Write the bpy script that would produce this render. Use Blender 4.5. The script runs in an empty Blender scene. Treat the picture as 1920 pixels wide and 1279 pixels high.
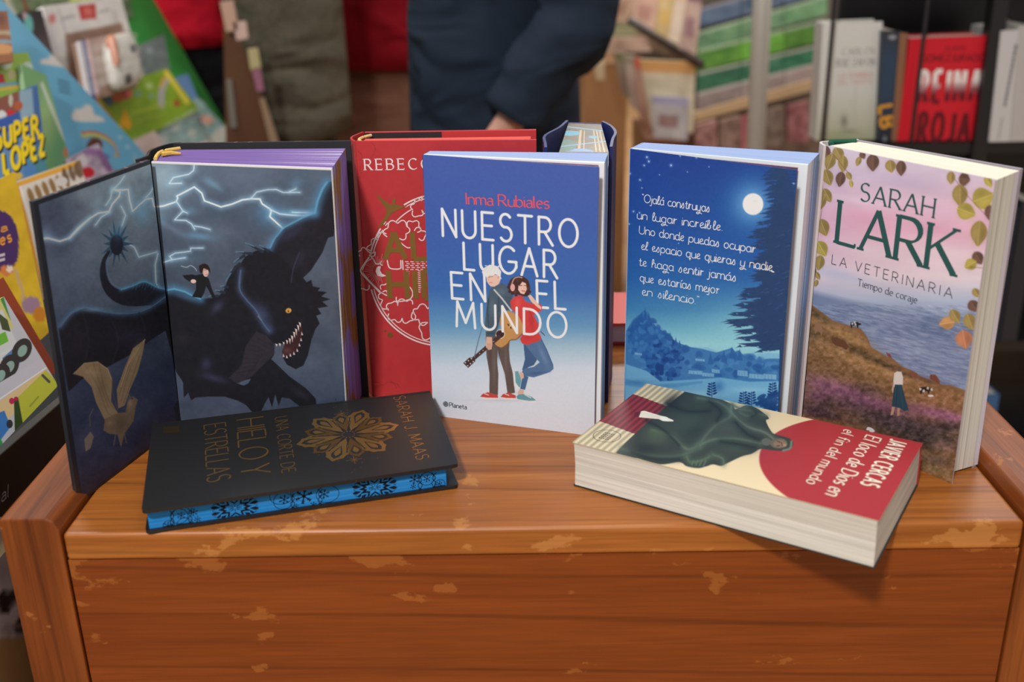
import bpy, math, random
import numpy as np
from mathutils import Vector, Matrix
from mathutils.geometry import tessellate_polygon

scene = bpy.context.scene
COL = scene.collection
TOP = 0.73                       # height of the chest top above the floor
R = math.radians

# ------------------------------------------------------------------ camera
CAM_F, CAM_PITCH, CAM_ROLL, CAM_H = 2012.03, 0.376042, -0.0179597, 0.409108
_fw = np.array([0, math.cos(CAM_PITCH), -math.sin(CAM_PITCH)])
_up0 = np.array([0, math.sin(CAM_PITCH), math.cos(CAM_PITCH)])
_rt0 = np.array([1.0, 0, 0])
_rt = _rt0 * math.cos(CAM_ROLL) + _up0 * math.sin(CAM_ROLL)
_up = _up0 * math.cos(CAM_ROLL) - _rt0 * math.sin(CAM_ROLL)
EYE = np.array([0, 0, TOP + CAM_H])
cd = bpy.data.cameras.new('camera')
cam = bpy.data.objects.new('camera', cd)
COL.objects.link(cam)
cam.matrix_world = Matrix(((_rt[0], _up[0], -_fw[0], EYE[0]), (_rt[1], _up[1], -_fw[1], EYE[1]),
                           (_rt[2], _up[2], -_fw[2], EYE[2]), (0, 0, 0, 1)))
cd.sensor_width = 36
cd.lens = CAM_F / 1920 * 36
cd.clip_start = 0.02
cd.dof.use_dof = True
cd.dof.focus_distance = 0.90
cd.dof.aperture_fstop = 4.3
scene.camera = cam

# ------------------------------------------------------------------ light and exposure
scene.view_settings.view_transform = 'Standard'
scene.view_settings.look = 'None'
scene.view_settings.gamma = 1
scene.view_settings.use_curve_mapping = False
scene.view_settings.exposure = 0.0
world = bpy.data.worlds.new('shop_ambient')
scene.world = world
world.use_nodes = True
world.node_tree.nodes['Background'].inputs[0].default_value = (1.0, 0.98, 0.965, 1)
world.node_tree.nodes['Background'].inputs[1].default_value = 0.37

def lamp(name, loc, target, size, power, col=(1, .985, .965)):
    d = bpy.data.lights.new(name, 'AREA')
    d.shape = 'RECTANGLE'; d.size, d.size_y = size
    d.energy = power; d.color = col
    o = bpy.data.objects.new(name, d)
    COL.objects.link(o)
    o.location = loc
    o.rotation_euler = (Vector(target) - Vector(loc)).to_track_quat('-Z', 'Y').to_euler()
    return o
lamp('ceiling_spot_lamp', (-0.55, -1.0, TOP + 1.95), (0, .85, TOP), (.22, .22), 56)
lamp('unseen_panel_lamp', (0.15, 1.45, TOP + 1.9), (0.1, 1.0, TOP), (.6, .6), 6)
lamp('unseen_panel_lamp', (1.2, 2.6, TOP + 1.9), (1.1, 2.9, TOP), (.7, .7), 32)
lamp('unseen_panel_lamp', (0.3, 5.2, TOP + 1.9), (0.3, 5.2, 0), (.9, .9), 60)  # out of view, added to brighten the tan floor at the back
lamp('unseen_panel_lamp', (-1.1, 2.0, TOP + 1.9), (-.9, 1.9, TOP), (.5, .5), 16)

# ------------------------------------------------------------------ projection helpers (table-relative z)
def unproj(px, z=None, Y=None):
    d = _fw + _rt * (px[0] - 960) / CAM_F - _up * (px[1] - 639.5) / CAM_F
    t = (z + TOP - EYE[2]) / d[2] if z is not None else Y / d[1]
    return EYE + d * t

def proj(P):
    P = np.atleast_2d(P) - EYE
    z = P @ _fw
    return np.stack([960 + CAM_F * (P @ _rt) / z, 639.5 - CAM_F * (P @ _up) / z], 1)

def homography(src, dst):
    A, b = [], []
    for (x, y), (X, Y) in zip(src, dst):
        A.append([x, y, 1, 0, 0, 0, -X * x, -X * y]); b.append(X)
        A.append([0, 0, 0, x, y, 1, -Y * x, -Y * y]); b.append(Y)
    return np.append(np.linalg.solve(np.array(A, float), np.array(b, float)), 1).reshape(3, 3)

def hmap(H, p):
    p = np.atleast_2d(np.asarray(p, float))
    q = np.c_[p, np.ones(len(p))] @ H.T
    return q[:, :2] / q[:, 2:]

# ------------------------------------------------------------------ colour
ALB = 1.12
def lin(c):
    c = np.clip(np.asarray(c, float), 0, 255) / 255
    return np.where(c <= .04045, c / 12.92, ((c + .055) / 1.055) ** 2.4)
def alb(c):
    return np.clip(lin(c) * ALB, 0, .88)

# ------------------------------------------------------------------ noise
_rng = np.random.RandomState(7)
_lat = _rng.rand(256, 256)
def vnoise(x, y):
    xi, yi = np.floor(x).astype(int), np.floor(y).astype(int)
    fx, fy = x - xi, y - yi
    fx, fy = fx * fx * (3 - 2 * fx), fy * fy * (3 - 2 * fy)
    g = lambda a, b: _lat[a & 255, b & 255]
    return (g(xi, yi) * (1 - fx) + g(xi + 1, yi) * fx) * (1 - fy) + (g(xi, yi + 1) * (1 - fx) + g(xi + 1, yi + 1) * fx) * fy
def fbm(x, y, n=4):
    s, a, t = 0, 1, 0
    for i in range(n):
        s = s + a * vnoise(x * 2 ** i + 17.3 * i, y * 2 ** i + 5.1 * i); t += a; a *= .55
    return s / t

def smooth(pts, n=6, closed=False):
    p = [np.array(q, float) for q in pts]
    if len(p) < 3: return np.array(p)
    out = []
    m = len(p)
    rng = range(m if closed else m - 1)
    for i in rng:
        if closed: a, b, c, d = p[i - 1], p[i], p[(i + 1) % m], p[(i + 2) % m]
        else: a, b, c, d = p[max(i - 1, 0)], p[i], p[i + 1], p[min(i + 2, m - 1)]
        for k in range(n):
            t = k / n
            out.append(.5 * ((2 * b) + (c - a) * t + (2 * a - 5 * b + 4 * c - d) * t * t + (3 * b - a - 3 * c + d) * t ** 3))
    if not closed: out.append(p[-1])
    return np.array(out)

# ------------------------------------------------------------------ mesh builder
ORG = {}
class MB:
    """collects faces with a colour per vertex and a material slot; build() links them as ONE mesh object"""
    def __init__(s):
        s.v, s.c, s.f, s.n = [], [], [], 0
        s.mats = []
    def slot(s, m):
        if m not in s.mats: s.mats.append(m)
        return s.mats.index(m)
    def add(s, v, faces, col, mat):
        v = np.asarray(v, float).reshape(-1, 3)
        c = np.asarray(col, float)
        if c.ndim == 1: c = np.tile(c, (len(v), 1))
        k = s.slot(mat)
        s.v.append(v); s.c.append(c)
        if isinstance(faces, np.ndarray): s.f.append((faces + s.n, k))
        else:
            by = {}
            for f in faces: by.setdefault(len(f), []).append(f)
            for L in by.values(): s.f.append((np.array(L) + s.n, k))
        s.n += len(v)
    def quad(s, q, col, mat): s.add(q, [(0, 1, 2, 3)], col, mat)
    def hexa(s, b, t, col, mat):
        """b, t: four bottom and four top points in the same order"""
        v = np.array(list(b) + list(t))
        s.add(v, [(3, 2, 1, 0), (4, 5, 6, 7), (0, 1, 5, 4), (1, 2, 6, 5), (2, 3, 7, 6), (3, 0, 4, 7)], col, mat)
    def slab(s, q, th, col, mat):
        """q: front quad TL,TR,BR,BL seen from outside; grows backwards by th"""
        q = np.array(q); n = nrm(q); m = 36
        u, v = np.meshgrid(np.linspace(0, 1, m + 1), np.linspace(0, 1, m + 1)); u, v = u.ravel()[:, None], v.ravel()[:, None]
        P = q[0] * (1 - u) * (1 - v) + q[1] * u * (1 - v) + q[2] * u * v + q[3] * (1 - u) * v
        F = gridfaces(m, m); K = (m + 1) ** 2
        rim = [i for i in range(m)] + [i * (m + 1) + m for i in range(m)] + [m * (m + 1) + i for i in range(m, 0, -1)] + [i * (m + 1) for i in range(m, 0, -1)]
        S = np.array([(rim[i], rim[(i + 1) % len(rim)], rim[(i + 1) % len(rim)] + K, rim[i] + K) for i in range(len(rim))])
        s.add(np.concatenate([P, P - n * th]), np.concatenate([F, F[:, ::-1] + K, S]), col, mat)
    def box(s, c, d, col, mat, rz=0):
        c = np.array(c); a, b = d[0] / 2, d[1] / 2
        cr, sr = math.cos(rz), math.sin(rz)
        f = lambda x, y, z: c + np.array([x * cr - y * sr, x * sr + y * cr, z])
        s.hexa([f(-a, -b, 0), f(a, -b, 0), f(a, b, 0), f(-a, b, 0)], [f(-a, -b, d[2]), f(a, -b, d[2]), f(a, b, d[2]), f(-a, b, d[2])], col, mat)
    def tube(s, pts, rad, col, mat, n=10, caps=True, ell=None):
        pts = np.array(pts, float); m = len(pts)
        rad = np.broadcast_to(np.asarray(rad, float), (m,)) if np.ndim(rad) < 2 else np.asarray(rad, float)
        V = []
        for i in range(m):
            t = pts[min(i + 1, m - 1)] - pts[max(i - 1, 0)]
            t = t / (np.linalg.norm(t) + 1e-12)
            a = np.cross(t, [0, 1, 0] if abs(t[1]) < .9 else [1, 0, 0]); a /= np.linalg.norm(a)
            b = np.cross(t, a)
            r1, r2 = (rad[i], rad[i]) if np.ndim(rad[i]) == 0 else rad[i]
            for k in range(n):
                q = 2 * math.pi * k / n
                V.append(pts[i] + a * math.cos(q) * r1 + b * math.sin(q) * r2)
        F = [(i * n + k, i * n + (k + 1) % n, (i + 1) * n + (k + 1) % n, (i + 1) * n + k) for i in range(m - 1) for k in range(n)]
        if caps: F += [tuple(range(n))[::-1], tuple((m - 1) * n + k for k in range(n))]
        s.add(V, F, col, mat)
    def patch(s, q, nu, nv, fn, mat):
        """bilinear patch TL,TR,BR,BL; fn(u, v) -> sRGB, u from left to right, v from top to bottom"""
        u, v = np.meshgrid(np.linspace(0, 1, nu + 1), np.linspace(0, 1, nv + 1))
        u, v = u.ravel(), v.ravel()
        q = np.array(q)
        P = (q[0] * ((1 - u) * (1 - v))[:, None] + q[1] * (u * (1 - v))[:, None] + q[2] * (u * v)[:, None] + q[3] * ((1 - u) * v)[:, None])
        s.add(P, gridfaces(nu, nv), alb(fn(u, v)), mat)
    def canvas(s, cv, mat, layer=1):
        s.add(cv.at(cv.U, cv.V, layer), gridfaces(cv.nx, cv.ny), alb(cv.img), mat)
    def ribbon(s, cv, uv, w, col, mat, layer, cap=False):
        uv = np.asarray(uv, float); m = len(uv)
        if m < 2: return
        w = np.broadcast_to(np.asarray(w, float), (m,))
        t = np.gradient(uv, axis=0); t /= (np.linalg.norm(t, axis=1)[:, None] + 1e-15)
        nn = np.c_[-t[:, 1], t[:, 0]] * (w / 2)[:, None]
        a, b = uv + nn, uv - nn
        V = np.empty((2 * m, 2)); V[0::2], V[1::2] = a, b
        F = np.array([(2 * i, 2 * i + 1, 2 * i + 3, 2 * i + 2) for i in range(m - 1)])
        s.add(cv.at(V[:, 0], V[:, 1], layer), F, alb(col), mat)
        if cap:
            for p, ww in ((uv[0], w[0]), (uv[-1], w[-1])): s.disc(cv, p, ww / 2, col, mat, layer, 8)
    def disc(s, cv, p, r, col, mat, layer, n=16, ry=None):
        q = np.linspace(0, 2 * math.pi, n, endpoint=False)
        s.add(cv.at(p[0] + np.cos(q) * r, p[1] + np.sin(q) * (ry or r), layer), [tuple(range(n))], alb(col), mat)
    def poly(s, cv, uv, col, mat, layer):
        uv = np.asarray(uv, float)
        tr = tessellate_polygon([[Vector((a, b, 0)) for a, b in uv]])
        s.add(cv.at(uv[:, 0], uv[:, 1], layer), [tuple(t) for t in tr], alb(col), mat)
    def build(s, name, parent=None, loc=None, shade=False, bevel=0, seg=2):
        V = np.concatenate(s.v); C = np.concatenate(s.c)
        o0 = np.array(ORG[parent.name]) if parent is not None else (np.array(loc, float) if loc is not None else
             np.array([(V[:, 0].min() + V[:, 0].max()) / 2, (V[:, 1].min() + V[:, 1].max()) / 2, V[:, 2].min()]))
        me = bpy.data.meshes.new(name)
        me.vertices.add(len(V)); me.vertices.foreach_set('co', (V - o0).astype(np.float32).ravel())
        tot = np.concatenate([np.full(len(f), f.shape[1]) for f, k in s.f])
        mi = np.concatenate([np.full(len(f), k) for f, k in s.f])
        lv = np.concatenate([f.ravel() for f, k in s.f])
        me.loops.add(len(lv)); me.loops.foreach_set('vertex_index', lv.astype(np.int32))
        me.polygons.add(len(tot))
        me.polygons.foreach_set('loop_start', np.r_[0, np.cumsum(tot)[:-1]].astype(np.int32))
        me.polygons.foreach_set('loop_total', tot.astype(np.int32))
        me.polygons.foreach_set('material_index', mi.astype(np.int32))
        me.update(calc_edges=True); me.validate()
        at = me.color_attributes.new('Col', 'FLOAT_COLOR', 'POINT')
        at.data.foreach_set('color', np.c_[C, np.ones(len(C))].astype(np.float32).ravel())
        for m in s.mats: me.materials.append(m)
        me.polygons.foreach_set('use_smooth', np.full(len(tot), bool(shade)))
        o = bpy.data.objects.new(name, me)
        COL.objects.link(o)
        ORG[o.name] = tuple(o0)
        if parent is not None: o.parent = parent
        else: o.location = o0
        if bevel:
            b = o.modifiers.new('bevel', 'BEVEL'); b.width = bevel; b.segments = seg; b.limit_method = 'ANGLE'
        return o

def nrm(q):
    q = np.array(q)
    n = np.cross(q[1] - q[3], q[0] - q[2])
    return n / np.linalg.norm(n)
def gridfaces(nu, nv):
    i = np.arange(nu)[None, :] + np.arange(nv)[:, None] * (nu + 1)
    i = i.ravel()
    return np.stack([i, i + nu + 1, i + nu + 2, i + 1], 1)
def mesh_tag(o, label, cat, group=None):
    o['label'] = label; o['category'] = cat
    if group: o['group'] = group
    return o
def thing(name, loc, label, cat, group=None):
    o = bpy.data.objects.new(name, None)
    o.empty_display_size = .05
    COL.objects.link(o); o.location = loc
    ORG[o.name] = tuple(loc)
    return mesh_tag(o, label, cat, group)
def structure(o):
    o['kind'] = 'structure'; return o

EPS = 0.00004
class Canvas:
    """a printed face: quad TL,TR,BR,BL in world space, with its own sheet coordinates (u right, v up, metres)"""
    def __init__(s, q, nx=40, ny=40, base=(200, 200, 200)):
        s.q = np.array(q); s.n = nrm(q)
        s.w = (np.linalg.norm(s.q[1] - s.q[0]) + np.linalg.norm(s.q[2] - s.q[3])) / 2
        s.h = (np.linalg.norm(s.q[0] - s.q[3]) + np.linalg.norm(s.q[1] - s.q[2])) / 2
        s.H = homography([(0, s.h), (s.w, s.h), (s.w, 0), (0, 0)], proj(s.q))
        s.Hi = np.linalg.inv(s.H)
        s.nx, s.ny = nx, ny
        u, v = np.meshgrid(np.linspace(0, s.w, nx + 1), np.linspace(s.h, 0, ny + 1))
        s.U, s.V = u.ravel(), v.ravel()
        p = hmap(s.H, np.c_[s.U, s.V])
        s.X, s.Y = p[:, 0], p[:, 1]
        s.img = np.tile(np.array(base, float), (len(s.U), 1))
        s.tf = (0, 0, 1)
        s.px = s.h / ny
    def at(s, u, v, layer=0):
        u, v = np.asarray(u) / s.w, 1 - np.asarray(v) / s.h
        q = s.q
        P = (q[0] * ((1 - u) * (1 - v))[:, None] + q[1] * (u * (1 - v))[:, None] + q[2] * (u * v)[:, None] + q[3] * ((1 - u) * v)[:, None])
        return P + s.n * (EPS * layer)
    def t(s, pts):
        p = np.atleast_2d(np.asarray(pts, float))
        return np.array([s.tf[0], s.tf[1]]) + p * s.tf[2]
    def uv(s, pts): return hmap(s.Hi, s.t(pts))
    def mix(s, m, a, col):
        c = col if not callable(col) else col(s.X[m], s.Y[m])
        a = np.asarray(a)[:, None]
        s.img[m] = s.img[m] * (1 - a) + np.asarray(c, float) * a
    def grad(s, stops):
        """vertical gradient by photograph row: [(y, colour), ...]"""
        ys = [k for k, _ in stops]; cs = np.array([c for _, c in stops], float)
        s.img = np.stack([np.interp(s.Y, ys, cs[:, i]) for i in range(3)], 1)
    def noise(s, amp, sc, sy=None, n=4, seed=0):
        f = fbm(s.X / sc + seed, s.Y / (sy or sc) + seed * 1.7, n) - .5
        s.img = np.clip(s.img + f[:, None] * np.asarray(amp, float), 0, 255)
    def fill(s, poly, col, a=1, soft=1.0, sm=False):
        p = s.t(poly)
        if sm: p = smooth(p, 5, True)
        pad = soft + 1
        m = np.where((s.X > p[:, 0].min() - pad) & (s.X < p[:, 0].max() + pad) & (s.Y > p[:, 1].min() - pad) & (s.Y < p[:, 1].max() + pad))[0]
        if not len(m): return
        x, y = s.X[m], s.Y[m]
        d = np.full(len(m), 1e9); ins = np.zeros(len(m), bool)
        for i in range(len(p)):
            x0, y0 = p[i - 1]; x1, y1 = p[i]
            dx, dy = x1 - x0, y1 - y0
            L = dx * dx + dy * dy + 1e-12
            t = np.clip(((x - x0) * dx + (y - y0) * dy) / L, 0, 1)
            d = np.minimum(d, (x - x0 - t * dx) ** 2 + (y - y0 - t * dy) ** 2)
            c = (y0 > y) != (y1 > y)
            xx = x0 + (y - y0) * dx / (dy if abs(dy) > 1e-9 else 1e-9)
            ins ^= c & (x < xx)
        sd = np.sqrt(d) * np.where(ins, -1, 1)
        s.mix(m, np.clip(.5 - sd / soft, 0, 1) * a, col)
    def line(s, pts, w, col, a=1, soft=1.0, glow=0, gcol=None, ga=.5, sm=False):
        p = s.t(pts)
        w = np.broadcast_to(np.asarray(w, float), (len(p),))
        if sm:
            z = smooth(np.c_[p, w], 5); p, w = z[:, :2], z[:, 2]
        pad = w.max() / 2 + soft + glow * 2.5
        m = np.where((s.X > p[:, 0].min() - pad) & (s.X < p[:, 0].max() + pad) & (s.Y > p[:, 1].min() - pad) & (s.Y < p[:, 1].max() + pad))[0]
        if not len(m): return
        x, y = s.X[m], s.Y[m]
        d = np.full(len(m), 1e9)
        for i in range(1, len(p)):
            x0, y0 = p[i - 1]; x1, y1 = p[i]
            dx, dy = x1 - x0, y1 - y0
            t = np.clip(((x - x0) * dx + (y - y0) * dy) / (dx * dx + dy * dy + 1e-12), 0, 1)
            d = np.minimum(d, np.sqrt((x - x0 - t * dx) ** 2 + (y - y0 - t * dy) ** 2) - (w[i - 1] * (1 - t) + w[i] * t) / 2)
        if glow: s.mix(m, np.exp(-(np.maximum(d, 0) / glow) ** 2) * ga, gcol or col)
        s.mix(m, np.clip(.5 - d / soft, 0, 1) * a, col)
    def blob(s, x, y, rx, ry, col, a=1, rot=0, p=2):
        (x, y), = s.t([(x, y)]); rx, ry = rx * s.tf[2], ry * s.tf[2]
        X, Y = s.X - x, s.Y - y
        c, n = math.cos(rot), math.sin(rot)
        d = (((X * c + Y * n) / rx) ** 2 + ((Y * c - X * n) / ry) ** 2) ** (p / 2)
        m = np.where(d < 6)[0]
        if len(m): s.mix(m, np.exp(-d[m]) * a, col)
    def ell(s, x, y, rx, ry, col, a=1, soft=1.0, rot=0, n=24):
        q = np.linspace(0, 2 * math.pi, n, endpoint=False)
        c, k = math.cos(rot), math.sin(rot)
        s.fill(np.c_[x + rx * np.cos(q) * c - ry * np.sin(q) * k, y + rx * np.cos(q) * k + ry * np.sin(q) * c], col, a, soft)

# ------------------------------------------------------------------ lettering drawn with strokes
def _e(cx, cy, rx, ry, a0, a1, n=10):
    return [(cx + rx * math.cos(R(a0 + (a1 - a0) * i / n)), cy + ry * math.sin(R(a0 + (a1 - a0) * i / n))) for i in range(n + 1)]
_bow = lambda x0, y0, w, h, fl=.5: [(x0, y0 + h), (x0 + w * fl, y0 + h)] + _e(x0 + w * fl, y0 + h / 2, w * (1 - fl), h / 2, 90, -90, 10)[1:-1] + [(x0 + w * fl, y0), (x0, y0)]
G = {
 'A': (.70, [[(0, 0), (.35, 1)], [(.35, 1), (.70, 0)], [(.12, .34), (.58, .34)]]),
 'B': (.56, [[(0, 0), (0, 1)], _bow(0, .53, .50, .47), _bow(0, 0, .56, .53)]),
 'C': (.66, [_e(.40, .5, .40, .5, 48, 312, 20)]),
 'D': (.68, [[(0, 0), (0, 1)], _bow(0, 0, .68, 1, .35)]),
 'E': (.48, [[(0, 0), (0, 1)], [(0, 1), (.48, 1)], [(0, .52), (.42, .52)], [(0, 0), (.48, 0)]]),
 'F': (.46, [[(0, 0), (0, 1)], [(0, 1), (.46, 1)], [(0, .52), (.40, .52)]]),
 'G': (.70, [_e(.40, .5, .40, .5, 48, 335, 20), [(.42, .45), (.76, .45)], [(.76, .45), (.76, .25)]]),
 'H': (.60, [[(0, 0), (0, 1)], [(.60, 0), (.60, 1)], [(0, .52), (.60, .52)]]),
 'I': (.06, [[(.03, 0), (.03, 1)]]),
 'J': (.34, [[(.34, 1), (.34, .25)] + _e(.17, .22, .17, .22, 0, -150, 8)]),
 'K': (.58, [[(0, 0), (0, 1)], [(.55, 1), (.0, .42)], [(.18, .60), (.60, 0)]]),
 'L': (.46, [[(0, 1), (0, 0)], [(0, 0), (.46, 0)]]),
 'M': (.80, [[(0, 0), (.06, 1)], [(.06, 1), (.40, .18)], [(.40, .18), (.74, 1)], [(.74, 1), (.80, 0)]]),
 'N': (.60, [[(0, 0), (0, 1)], [(0, 1), (.60, 0)], [(.60, 0), (.60, 1)]]),
 'O': (.76, [_e(.38, .5, .38, .5, 90, 450, 28)]),
 'P': (.52, [[(0, 0), (0, 1)], _bow(0, .46, .52, .54)]),
 'R': (.56, [[(0, 0), (0, 1)], _bow(0, .47, .50, .53), [(.24, .47), (.58, 0)]]),
 'S': (.50, [_e(.25, .755, .23, .245, 35, 250, 12) + _e(.25, .265, .25, .265, 75, -145, 12)]),
 'T': (.58, [[(0, 1), (.58, 1)], [(.29, 1), (.29, 0)]]),
 'U': (.58, [[(0, 1), (0, .3)] + _e(.29, .3, .29, .3, 180, 360, 12) + [(.58, 1)]]),
 'V': (.64, [[(0, 1), (.32, 0)], [(.32, 0), (.64, 1)]]),
 'Y': (.58, [[(0, 1), (.29, .48)], [(.58, 1), (.29, .48)], [(.29, .48), (.29, 0)]]),
 'Z': (.54, [[(0, 1), (.54, 1)], [(.54, 1), (0, 0)], [(0, 0), (.54, 0)]]),
 'a': (.38, [_e(.19, .45, .17, .19, 155, 0, 8) + [(.36, .12), (.40, 0)], [(.36, .37), (.20, .365)] + _e(.17, .185, .17, .18, 90, 270, 10) + [(.27, .03), (.36, .14)]]),
 'b': (.44, [[(0, 1.02), (0, 0)], _e(.22, .32, .22, .32, 140, -140, 16)]),
 'c': (.38, [_e(.22, .32, .22, .32, 50, 310, 14)]),
 'd': (.44, [_e(.21, .32, .21, .32, 40, 320, 16), [(.42, 1.02), (.42, .10), (.47, 0)]]),
 'e': (.40, [[(.02, .34), (.40, .36)] + _e(.21, .32, .20, .32, 10, 315, 16)]),
 'f': (.26, [_e(.22, .85, .12, .17, 40, 180, 8) + [(.10, 0)], [(-.03, .60), (.26, .60)]]),
 'g': (.44, [_e(.21, .32, .21, .32, 40, 320, 16), [(.42, .64), (.42, -.12)] + _e(.22, -.12, .20, .18, 0, -150, 8)]),
 'h': (.42, [[(0, 1.02), (0, 0)], [(0, .40)] + _e(.21, .42, .21, .22, 160, 0, 10) + [(.42, 0)]]),
 'i': (.03, [[(.01, .64), (.01, .08), (.05, 0)], [(.01, .86), (.02, .90)]]),
 'j': (.06, [[(.06, .64), (.06, -.14)] + _e(-.06, -.14, .12, .17, 0, -140, 8), [(.06, .86), (.07, .90)]]),
 'l': (.05, [[(0, 1.02), (0, .10), (.06, 0)]]),
 'm': (.68, [[(0, .64), (0, 0)], [(0, .40)] + _e(.17, .43, .17, .21, 160, 0, 10) + [(.34, 0)], [(.34, .40)] + _e(.51, .43, .17, .21, 160, 0, 10) + [(.68, 0)]]),
 'n': (.42, [[(0, .64), (0, 0)], [(0, .40)] + _e(.21, .42, .21, .22, 160, 0, 10) + [(.42, 0)]]),
 'o': (.44, [_e(.22, .32, .22, .32, 90, 450, 20)]),
 'p': (.44, [[(0, .64), (0, -.34)], _e(.22, .32, .22, .32, 140, -140, 16)]),
 'q': (.44, [_e(.21, .32, .21, .32, 40, 320, 16), [(.42, .64), (.42, -.34)], [(.30, -.16), (.54, -.14)]]),
 'r': (.26, [[(0, .64), (0, 0)], [(0, .40)] + _e(.17, .44, .17, .20, 160, 45, 8)]),
 's': (.32, [_e(.16, .475, .15, .165, 35, 250, 10) + _e(.16, .165, .16, .165, 75, -145, 10)]),
 't': (.26, [[(.11, .90), (.11, .12), (.16, .02), (.26, .02)], [(-.03, .62), (.26, .62)]]),
 'u': (.42, [[(0, .64), (0, .24)] + _e(.20, .22, .20, .22, 180, 340, 10), [(.42, .64), (.42, .08), (.46, 0)]]),
 'y': (.42, [[(0, .64), (0, .24)] + _e(.20, .22, .20, .22, 180, 340, 10), [(.42, .64), (.42, -.10)] + _e(.20, -.12, .22, .20, 0, -150, 8)]),
 '.': (.02, [[(.0, .03), (.03, .0)]]), '"': (.16, [[(0, 1.05), (.03, .88)], [(.12, 1.05), (.15, .88)]]),
}
for k, b in (('á', 'a'), ('í', 'i'), ('ó', 'o'), ('Ó', 'O')):
    w, st = G[b]
    up = .32 if b == 'O' else 0
    G[k] = (w, (st[:1] if b == 'i' else list(st)) + [[(w / 2, .80 + up), (w / 2 + .14, .98 + up)]])
# joined handwriting: a few letters drawn another way
CUR = dict(G)
CUR['a'] = (.44, [_e(.21, .32, .21, .32, 40, 320, 16), [(.42, .64), (.42, .10), (.50, .02)]]); CUR['á'] = (.44, CUR['a'][1] + [[(.22, .80), (.36, .98)]])
CUR['s'] = (.34, [[(0, .05), (.14, .55), (.20, .62), (.26, .42), (.30, .16), (.22, .0), (.08, .02)]])
CUR['r'] = (.30, [[(0, .56), (.07, .66), (.08, .44), (.06, 0)], [(.08, .40), (.17, .58), (.30, .60)]])
CUR['e'] = (.36, [[(0, .22), (.20, .34), (.30, .52), (.18, .64), (.04, .46), (.03, .18), (.16, .0), (.36, .12)]])
CUR['l'] = (.20, [[(0, .22), (.16, .62), (.20, .98), (.10, 1.04), (.04, .70), (.05, .14), (.14, .0), (.24, .10)]])
CUR['b'] = (.40, [[(0, .22), (.16, .62), (.20, .98), (.10, 1.04), (.04, .70), (.05, .10), (.18, .0), (.32, .16), (.28, .40), (.36, .44)]])
CUR['h'] = (.42, [[(0, .22), (.16, .62), (.18, .98), (.09, 1.04), (.04, .70), (.02, 0)], [(.03, .36), (.20, .62), (.34, .50), (.34, .10), (.44, .04)]])
CUR['g'] = (.44, [G['g'][1][0], [(.42, .64), (.40, -.10), (.28, -.36), (.06, -.40), (.02, -.26), (.24, -.20), (.62, -.34)]])
CUR['y'] = (.42, [G['y'][1][0], [(.42, .64), (.38, -.10), (.26, -.36), (.04, -.40), (.0, -.26), (.24, -.20), (.62, -.34)]])

def glyphs(text, gap, space, font=G):
    x, out = 0, []
    for ch in text:
        if ch == ' ': x += space; continue
        w, st = font[ch]
        out.append((ch, x, w, st)); x += w + gap
    return out, x - gap

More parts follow.
